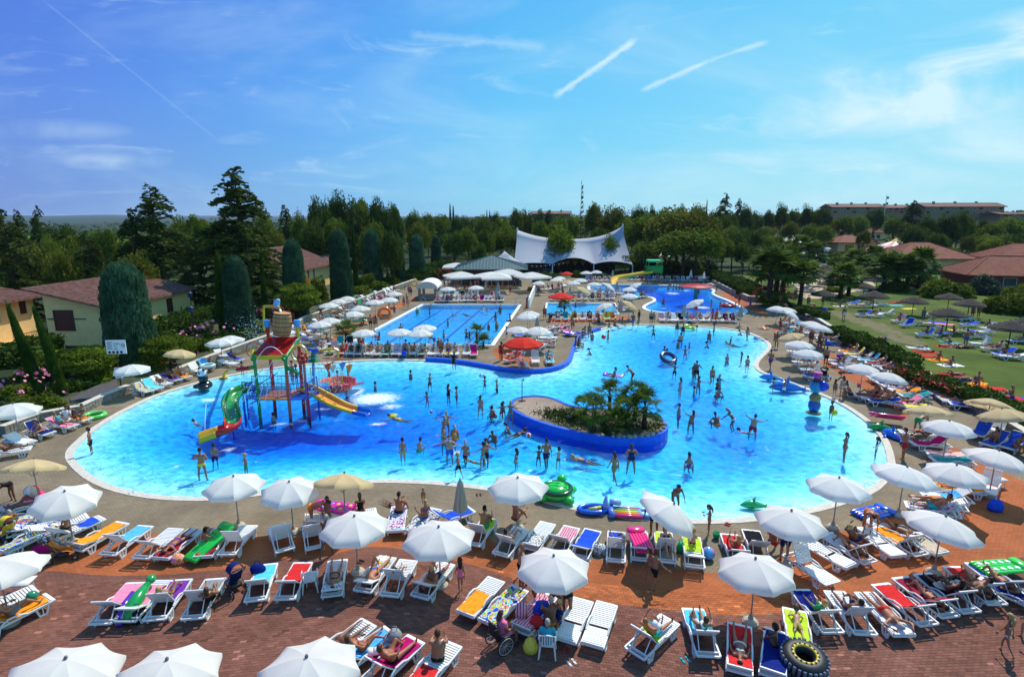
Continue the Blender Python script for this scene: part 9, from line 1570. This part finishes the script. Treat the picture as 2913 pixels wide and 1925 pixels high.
for i,(x,y,z)in enumerate(((270,1500,.12),(275,1430,.50))):
 r=th('tyre_float',('lower','upper')[i]+' of two black tyre shaped floats at the lower right'+(' with yellow rim' if i else ''),'pool float','A4',x,y,z);r.rotation_euler=(.12,0,0);pt2(r,lambda m:m.torus((0,0,0),.40,.20,28,12),'tube',TR_B)
 for j in range(28):a=2*PI*j/28;pt2(r,lambda m:m.box((.60*math.cos(a),.60*math.sin(a),.0),(.05,.075,.24),R=Matrix.Rotation(a,3,'Z')),'tread',pmat('blue_grey_tread',(.10,.13,.17),.5))
 if i:
  pt2(r,lambda m:m.torus((0,0,.155),.32,.055,26,6),'rim_band',pmat('yellow_print',(.55,.42,.05),.4))
  for j in range(16):a=2*PI*j/16;pt2(r,lambda m:m.box((.335*math.cos(a),.335*math.sin(a),.208),(.05,.05,.008),R=Matrix.Rotation(a,3,'Z')),'printed_mark',TR_B)
def ball(k,x,y,z,rad,cols,lb):
 r=th('ball',lb,'ball',k,x,y,z);n=6
 for i in range(n):
  m=MB();q=4;vs=[(rad*math.sin(PI*a/8)*math.cos(2*PI*(i+b/q)/n),rad*math.sin(PI*a/8)*math.sin(2*PI*(i+b/q)/n),rad-rad*math.cos(PI*a/8))for a in range(9)for b in range(q+1)];m.add(vs,[(a*(q+1)+b,(a+1)*(q+1)+b,(a+1)*(q+1)+b+1,a*(q+1)+b+1)for a in range(8)for b in range(q)]);m.build('panel',cols[i%len(cols)],r,smooth=True)
RDV,BLV=gl((.65,.03,.03),'red_vinyl4'),gl((.05,.30,.65),'blue_vinyl4')
ball('A1',245,235,.25,.30,[RDV,WHV,gl((.6,.5,.45),'cream_vinyl')],'large red and white beach ball on the swim ring');ball('A3',1605,690,0,.24,[BLV,gl((.1,.4,.75),'sky_vinyl'),gl((.5,.2,.4),'mauve_vinyl')],'blue beach ball beside the lime towel lounger');ball('B2',1752,588,1.1,.17,[WHV,BLV],'white and blue ball in the air above the child');ball('B3',828,300,.4,.24,[RDV],'red ball held at the blue kerb');ball('B3',270,1032,-.1,.16,[RDV,WHV],'small red ball floating left of the island');ball('B2',1377,850,-.05,.1,[RDV],'tiny red ball floating near the girl');ball('B4',495,865,.35,.2,[gl((.75,.6,.02),'yellow_vinyl5')],'yellow ball beside the child at right');ball('M2',470,1420,.0,.01,[RDV],'x')if False else None;ball('B2',625,410,.3,.2,[DOT[1]],'yellow ball behind the playground pipes');ball('A1',245,1000,.35,.17,[gl((.01,.2,.12),'green_vinyl5')],'dark green ball on the left edge lounger');ball('M3',1835,1150,.0,.2,[BLV],'blue ball near the child at the right bank')
CHW=M_PLA
def chair(k,x,y,rz,lb,z=0):
 r=th('plastic_chair',lb,'chair',k,x,y,z,rz);pt2(r,lambda m:m.box((0,0,.44),(.44,.42,.03)),'seat',CHW)
 for sx in(-1,1):
  for sy in(-1,1):m=MB();m.tube([(sx*.25,sy*.24,0),(sx*.20,sy*.18,.44)],[.022,.03],6);m.build('leg',CHW,r)
  m=MB();m.tube([(sx*.21,.2,.44),(sx*.25,.2,.64),(sx*.25,-.2,.67),(sx*.2,-.24,.82)],.022,6);m.build('armrest',CHW,r)
 bk=pt2(r,lambda m:m.tube([(-.22,-.22,.46),(-.22,-.27,.84),(0,-.29,.88),(.22,-.27,.84),(.22,-.22,.46)],.024,6),'back_frame',CHW)
 for i in range(5):m=MB();m.bar((-.14+i*.07,-.22,.46),(-.14+i*.07,-.275,.85),.035,.015);m.build('back_slat',CHW,bk)
 return r
chair('A3',410,1400,-.1,'white plastic armchair with the turquoise shirted sitter');per_(tuple(Q('A3',408,1400,0)),-.1,'sit','bigwoman','tshirt','turquoise','grey','',long=False,label='grey haired person in turquoise T-shirt sitting in a white plastic chair',skin=0)
chair('A2',480,920,.3,'white plastic chair between the red towel and the sunbathing woman')
r=th('wheelchair','black wheelchair with large spoked wheel under the middle parasol','wheelchair','A3',75,1350,0,-.9);BKM=pmat('black_metal',(.02,.02,.022),.4,.5);RIM=pmat('pale_rim',(.5,.48,.42),.3,.5)
for s in(-1,1):
 Rw=Matrix.Rotation(PI/2,3,'Y');wh_=pt2(r,lambda m:m.torus((s*.3,-.1,.31),.29,.02,28,6,0,Rw),'wheel',BKM);pt2(wh_,lambda m:m.torus((s*.33,-.1,.31),.25,.009,28,5,0,Rw),'push_rim',RIM);m=MB()
 for j in range(12):m.bar((s*.3,-.1,.31),(s*.3,-.1+.28*math.cos(j*PI/6),.31+.28*math.sin(j*PI/6)),.006)
 m.build('spokes',RIM,wh_,kind='stuff');pt2(r,lambda m:m.torus((s*.22,.38,.09),.07,.02,12,6,0,Rw),'castor',BKM);pt2(r,lambda m:m.tube([(s*.24,-.28,.5),(s*.24,-.33,.95),(s*.24,-.48,.97)],.014,6),'push_handle',BKM);pt2(r,lambda m:m.tube([(s*.24,-.28,.70),(s*.24,.2,.70),(s*.22,.4,.45),(s*.2,.55,.12)],.014,6),'side_frame',BKM);pt2(r,lambda m:m.box((s*.13,.58,.12),(.18,.18,.02)),'footrest',BKM)
pt2(r,lambda m:m.box((0,0,.48),(.46,.46,.05)),'seat',pmat('black_nylon',(.015,.015,.018),.8));pt2(r,lambda m:m.box((0,-.3,.72),(.44,.03,.42)),'backrest',pmat('black_nylon',(.015,.015,.018),.8))
g=Q('A3',75,1350);per_((g.x,g.y,.06),-.9,'sit','bigwoman','tshirt','pink','brown','',label='woman in pink dress with lime straps sitting in the wheelchair',skin=3)
def stroller(k,x,y,rz,c,lb,hood=True):
 r=th('baby_stroller',lb,'stroller',k,x,y,0,rz);Rw=Matrix.Rotation(PI/2,3,'Y');fab=pmat('stroller_fabric_'+c,CLC[c],.85,.1)
 for sx in(-1,1):
  for sy,rr in((-.38,.14),(.42,.09)):w=pt2(r,lambda m:m.torus((sx*.27,sy,rr),rr,.028,18,6,0,Rw),'wheel',BKM);pt2(w,lambda m:m.lathe([(rr*.5,-.01),(rr*.5,.01)],8,(sx*.27,sy,rr),0,Rw),'hub',RIM)
  pt2(r,lambda m:m.tube([(sx*.25,.40,.1),(sx*.24,-.05,.5),(sx*.24,-.5,1.0)],.014,6),'frame_tube',BKM);pt2(r,lambda m:m.tube([(sx*.25,-.36,.14),(sx*.24,.1,.55)],.012,6),'frame_tube',BKM)
 pt2(r,lambda m:m.tube([(-.24,-.5,1.0),(.24,-.5,1.0)],.02,6),'push_bar',BKM);pt2(r,lambda m:m.grid(lambda u,v:V3(((v-.5)*.42,[.35,.12,-.12,-.3][int(u*3+.01)],[.34,.40,.42,.85][int(u*3+.01)]-.05*math.sin(PI*v))),3,5),'seat',fab);pt2(r,lambda m:m.box((0,.0,.22),(.38,.4,.12)),'basket',BKM)
 if hood:pt2(r,lambda m:m.grid(lambda u,v:V3((.24*math.cos(PI*v),-.38+.34*u,.82+.30*math.sin(PI*v)*(1-.25*u)+.05*u)),4,10),'hood',fab)
 return r
stroller('A1',470,690,-1.1,'orange','orange baby stroller with a child at the left front',False);g=Q('A1',460,690);per_((g.x,g.y,.35),-1.1,'rec45','child','tshirt','orange','brown','',label='small child leaning back in the orange stroller',sc=.75);stroller('A1',60,560,1.2,'yellow','grey stroller with yellow trimmed hood at the left edge');stroller('A1',1745,920,.9,'navy','navy and red baby stroller between the two left rows');stroller('B4',510,500,.6,'purple','dark purple stroller on the right bank');stroller('B4',425,600,-.9,'black','black hooded stroller near the inflatables tower');stroller('M2',830,830,.3,'navy','dark stroller beside the square pool')
def table(k,x,y,r0,h,lb,sq=False):
 r=th('side_table',lb,'table',k,x,y,0,.2);pt2(r,(lambda m:m.box((0,0,h),(r0*2,r0*1.6,.035)))if sq else(lambda m:m.lathe([(r0,h-.02),(r0,h+.02)],20)),'tabletop',CHW)
 for i in range(4):a=PI/4+i*PI/2;m=MB();m.tube([(r0*.75*math.cos(a),r0*.75*math.sin(a),h),(r0*.9*math.cos(a),r0*.9*math.sin(a),0)],.022,6);m.build('leg',CHW,r)
table('M2',440,1540,.5,.72,'white round garden table with red hat on the deck tongue');r=th('sun_hat','red straw hat lying on the white garden table','hat','M2',430,1448,.74);pt2(r,lambda m:m.lathe([(.3,0),(.16,.05),(.15,.2),(0,.24)],14),'hat',RDV)
table('A1',180,935,.32,.4,'grey square table in front of the left edge lounger',True);table('A2',490,880,.24,.38,'small white table beside the red towel lounger',True);table('R1',1570,1310,.25,.4,'white footstool table on the orange paving at right',True);table('A2',1000,760,.24,.36,'small white table among the second row loungers',True)
M_BAG={}
def bag(k,x,y,z,c,lb,s=(.4,.25,.35),rz=0,name='beach_bag',mat=None):
 r=th(name,lb,'bag',k,x,y,z,rz);mt=mat or(tmat(c)if c in TOW or c in('rainbow','pink-striped','flowered','black-and-white','striped','multicoloured')else cmat(c));pt2(r,lambda m:m.tube([(0,0,0),(0,0,s[2]*.5),(0,0,s[2])],[s[0]*.5,s[0]*.58,s[0]*.38],10,ell=[s[1]/s[0]]*3,lat=(1,0,0)),'body',mt);pt2(r,lambda m:m.tube([(-s[0]*.2,0,s[2]),(-s[0]*.15,.02,s[2]*1.45),(s[0]*.15,.02,s[2]*1.45),(s[0]*.2,0,s[2])],.012,5),'handle',mt)
for q in(('A1',1330,720,0,'flowered','orange flowered tote bag beside the face down sunbather',(.5,.35,.3)),('A3',220,1130,.35,'pink-striped','red and white striped backpack on the middle lounger',(.36,.25,.5)),('A3',285,1380,0,'yellow','yellow and black carry bag left of the plastic chair',(.4,.3,.4)),('A3',370,1130,.2,'blue','large blue foam bodyboard bag beneath the middle parasol',(.5,.2,.6)),('A3',330,1190,.3,'red','red cushion bag beneath the middle parasol',(.4,.3,.3)),('A4',1690,330,0,'blue','blue shopping bag with white swirl at the right terrace',(.6,.4,.45)),('A1',300,650,0,'magenta','magenta insulated box bag at the left front',(.6,.35,.28)),('A3',800,650,0,'black-and-white','black and white bundle between coping loungers',(.5,.4,.35)),('A1',1030,1150,0,'black','black rubbish bag below the green float',(.45,.4,.4)),('A2',90,790,.3,'navy','dark cloth bundle between the first two loungers',(.5,.3,.3)),('A3',1400,640,0,'green','green and red beach toys bag between loungers',(.3,.25,.4)),('B2',1175,425,.3,'blue','blue bag carried by the walking man',(.4,.2,.5)),('A1',1300,1000,.0,'cyan','cyan bag between the two left loungers',(.35,.2,.3)),('A2',1105,1290,.4,'grey','grey cloth bundle on the front row lounger',(.4,.35,.3)),('A4',1400,900,.45,'black','black handbag beside the straw hat',(.4,.25,.3)),('A3',1040,1480,.0,'x','x')):
 if q[4]!='x':bag(*q)
r=th('inflatable_toy','green and purple inflatable dragon heaped between the left loungers','pool float','A1',1010,1050,.25,.3);pt2(r,lambda m:m.tube([(-.1,-.6,-.1),(0,-.2,.2),(.1,.2,.3),(.2,.7,.35)],[.12,.22,.2,.1],10),'body',gl((.01,.28,.06),'dragon_green'));pt2(r,lambda m:m.tube([(-.3,-.6,-.15),(-.3,-.1,.15),(-.15,.4,.3)],[.1,.13,.08],8),'wing',gl((.08,.02,.4),'dragon_purple'));pt2(r,lambda m:m.ball((.25,.85,.4),(.16,.2,.14),10,7),'head',gl((.01,.28,.06),'dragon_green'))
def hat(k,x,y,z,lb,c=(.55,.47,.33)):r=th('straw_hat',lb,'hat',k,x,y,z);pt2(r,lambda m:m.lathe([(.22,0),(.2,.01),(.11,.03),(.10,.12),(0,.14)],16),'hat',pmat('pale_straw_'+str(c[0]),c,.9));
hat('A4',1415,880,.75,'cream straw hat hanging on a lounger back');hat('A4',1290,890,.5,'small straw hat on the lower right row')
def shoes(k,x,y,c,lb,rz=0):
 r=th('flip_flops',lb,'shoes',k,x,y,.02,rz)
 for s in(-1,1):o=pt2(r,lambda m:m.tube([(s*.08,-.12,.01),(s*.08,0,.01),(s*.085,.11,.01)],[.035,.04,.035],8,ell=[.25]*3,lat=(1,0,0)),'sole',cmat(c));pt2(o,lambda m:m.tube([(s*.08-.03,-.01,.02),(s*.08,.06,.05),(s*.08+.03,-.01,.02)],.006,4),'strap',BKM)
for q in(('A3',590,1460,'white','pair of white flip-flops behind the plastic chair',.5),('A3',1435,1440,'turquoise','pair of pale blue flip-flops beside the reading man',.3),('A2',1730,212,'brown','brown flip-flops on the coping path',.2),('A2',1840,195,'black','black flip-flops near the turtle float',.8),('A2',850,712,'black','black slippers behind the second row',1.2),('A1',980,200,'white','white paper scrap sized sandals at the pool coping',1),('A3',1750,432,'red','red toy sandals on the coping path',1),('A2',1245,1385,'turquoise','turquoise flip-flops beside the front loungers',.6),('A3',545,1370,'red','dark red sandals under the front row lounger',.2),('A1',180,1120-0,'orange','x',0)):
 if q[4]!='x':shoes(*q)
def book(k,x,y,z,rz,lb,tl=.9):r=th('book',lb,'book',k,x,y,z,rz);r.rotation_euler=(tl,0,rz);[pt2(r,lambda m:m.box((s*.075,0,.01),(.15,.21,.012),R=Matrix.Rotation(s*-.25,3,'Y')),'page',M_WHITE)for s in(-1,1)]
book('A3',1225,1185,.9,-.9,'open white book in the hands of the bald man');book('A3',1580,1175,.85,.3,'open book held by the man on the cyan towel');book('A2',945,1375,.85,.2,'paperback held over the front row loungers')
for k,x,y,c,lb in(('A3',1665,540,'green','green toy bucket on the coping path'),('B4',680,650,'pink','pink toy basket at the right bank')):
 r=th('toy_bucket',lb,'bucket',k,x,y,0);pt2(r,lambda m:m.lathe([(.10,0),(.15,.26),(.13,.26),(.09,.03),(0,.03)],14),'bucket',cmat(c));pt2(r,lambda m:m.tube([(-.15,0,.26),(0,0,.40),(.15,0,.26)],.008,4),'handle',cmat(c))
r=th('pool_figure','colourful plastic pool figure with pink bucket hat at the right','pool figure','B4',340,865,-.1,0);zz=lambda y_:PD(*S('B4',340,y_),r.location.y).z+.1
for nm,y_,s,c in(('base',845,(.5,.5,.10),(.25,.24,.08)),('lower_body',790,(.38,.36,.5),(.02,.10,.35)),('middle_body',735,(.36,.34,.35),(.30,.20,.05)),('blue_sphere',650,(.42,.40,.46),(.03,.24,.40)),('dark_blue_sphere',640,(.33,.33,.36),(.01,.04,.45))):
 pt2(r,lambda m:m.ball((.28 if nm=='dark_blue_sphere' else 0,-.28 if nm=='dark_blue_sphere' else 0,zz(y_)),s,12,8),nm,gl(c,'figure_'+nm))
pt2(r,lambda m:m.lathe([(.20,zz(605)),(.26,zz(545)),(.24,zz(545)),(0,zz(550))],14),'pink_bucket_hat',gl((.6,.05,.25),'figure_pink'));pt2(r,lambda m:m.lathe([(.36,zz(608)),(.36,zz(600))],14),'hat_brim',BKM)
g=Q('C3',322,985);r=thg('menu_board','dark rectangular board standing below the cafe parasols','board',(g.x,g.y,0));b_=PD(*S('C3',322,895),g.y).z;m=MB();m.box((0,0,b_),(1.3,.08,1.7));m.build('board',pmat('dark_board',(.02,.02,.022)),r);m=MB();m.tube([(0,.05,0),(0,.05,b_)],.05);m.build('post',M_DKW,r)
r=th('banner','orange feather banner behind the parasols at the left wall','banner','C2',455,1130,0);b_=5.2;m=MB();m.tube([(0,0,0),(0,0,b_)],.03);m.build('pole',M_POLE,r);m=MB();m.add([(0,0,1.6),(.75,.1,1.8),(.7,.12,3.6),(.3,.05,4.8),(0,0,b_),(0,.04,1.6),(.75,.14,1.8),(.7,.16,3.6),(.3,.09,4.8),(0,.04,b_)],[(0,1,2,3,4),(9,8,7,6,5)]);m.build('flag',pmat('orange_banner_cloth',(.8,.35,.03),.8,trans=.3),r)
for i,(x,y)in enumerate(((1500,925),(1570,930),(1640,935),(1720,925),(1800,930),(1480,950))):table('C2',x,y,.4,.72,'white cafe table on the terrace before the kiosk',True)
#prototypes out, labels settled
for r in list(LPR.values())+list(UPR.values())+[STRAWP]:kill(r)
bpy.data.scenes.remove(TS)
kidm={}
for o in COL.objects:
 if o.parent is not None:kidm.setdefault(o.parent.name,[]).append(o)
def psize(o):v=o.location;return 1/max(1,math.hypot(v.x,v.y))if abs(proj(v)[0]-W0/2)<W0/2+60 else 0
def join_rest(kind,name,lb,cat):
 ps=[o for o in COL.objects if o.name.split('.')[0]==kind and o.parent is None];ps.sort(key=psize,reverse=True);cv=[];cf=[];cmi=[];cms=[];off=0
 for o in ps[300:]:
  M=Matrix.LocRotScale(o.location,o.rotation_euler,o.scale)
  for q in[o]+kidm.get(o.name,[]):
   if q.data is None:continue
   MM=M if q is o else M@q.matrix_basis;me=q.data;n=len(me.vertices);co=np.empty(n*3,np.float32);me.vertices.foreach_get('co',co);co=co.reshape(-1,3)@np.array(MM.to_3x3()).T+np.array(MM.translation);mt=q.material_slots[0].material
   if mt not in cms:cms.append(mt)
   cv.append(co);cf+=[tuple(i+off for i in p_.vertices)for p_ in me.polygons];cmi+=[cms.index(mt)]*len(me.polygons);off+=n
  for q in kidm.get(o.name,[]):bpy.data.objects.remove(q)
  bpy.data.objects.remove(o)
 if cv:
  me=bpy.data.meshes.new(name);me.from_pydata(np.concatenate(cv).tolist(),[],cf);me.polygons.foreach_set('material_index',cmi)
  for m_ in cms:me.materials.append(m_)
  me.update();o=obj(name,me);o['kind']='stuff';tag(o,lb,cat)
join_rest('person','distant_crowd','crowd of small distant bathers on the far decks and lawn','crowd');join_rest('sun_lounger','distant_sun_loungers','small distant white sun loungers on the far decks and lawn','sun loungers')
ORD=['first','second','third','fourth','fifth','sixth','seventh','eighth','ninth','tenth','eleventh','twelfth','thirteenth','fourteenth','fifteenth','sixteenth','seventeenth','eighteenth','nineteenth','twentieth']
bpy.context.view_layer.update()
byl={}
for o in COL.objects:
 if o.parent is None and 'label' in o.keys():
  o['label']=' '.join(str(o['label']).split());byl.setdefault(o['label'],[]).append(o)
for lb in list(byl):
 if len(lb.split())>16:
  q=[w for w in lb.split()if w not in('swim','the','a')][:16]
  for o in byl[lb]:o['label']=' '.join(q)
byl={}
for o in COL.objects:
 if o.parent is None and 'label' in o.keys():byl.setdefault(o['label'],[]).append(o)
for lb,os_ in byl.items():
 if len(os_)<2 or 'boulder edging' in lb:continue
 os_.sort(key=lambda o:proj(o.location)[0]);n=len(os_);w=lb.split()[:12];base=' '.join(w)
 for i,o in enumerate(os_):
  if n==2:s=('left one','right one')[i]
  elif i==n-1:s='rightmost of these'
  elif i==0:s='leftmost of these'
  elif n==3:s='middle one'
  elif i<n/2:s=ORD[min(i,19)]+' from left'
  else:s=ORD[min(n-1-i,19)]+' from right'
  o['label']=base+', '+s
SC.view_settings.exposure=0.
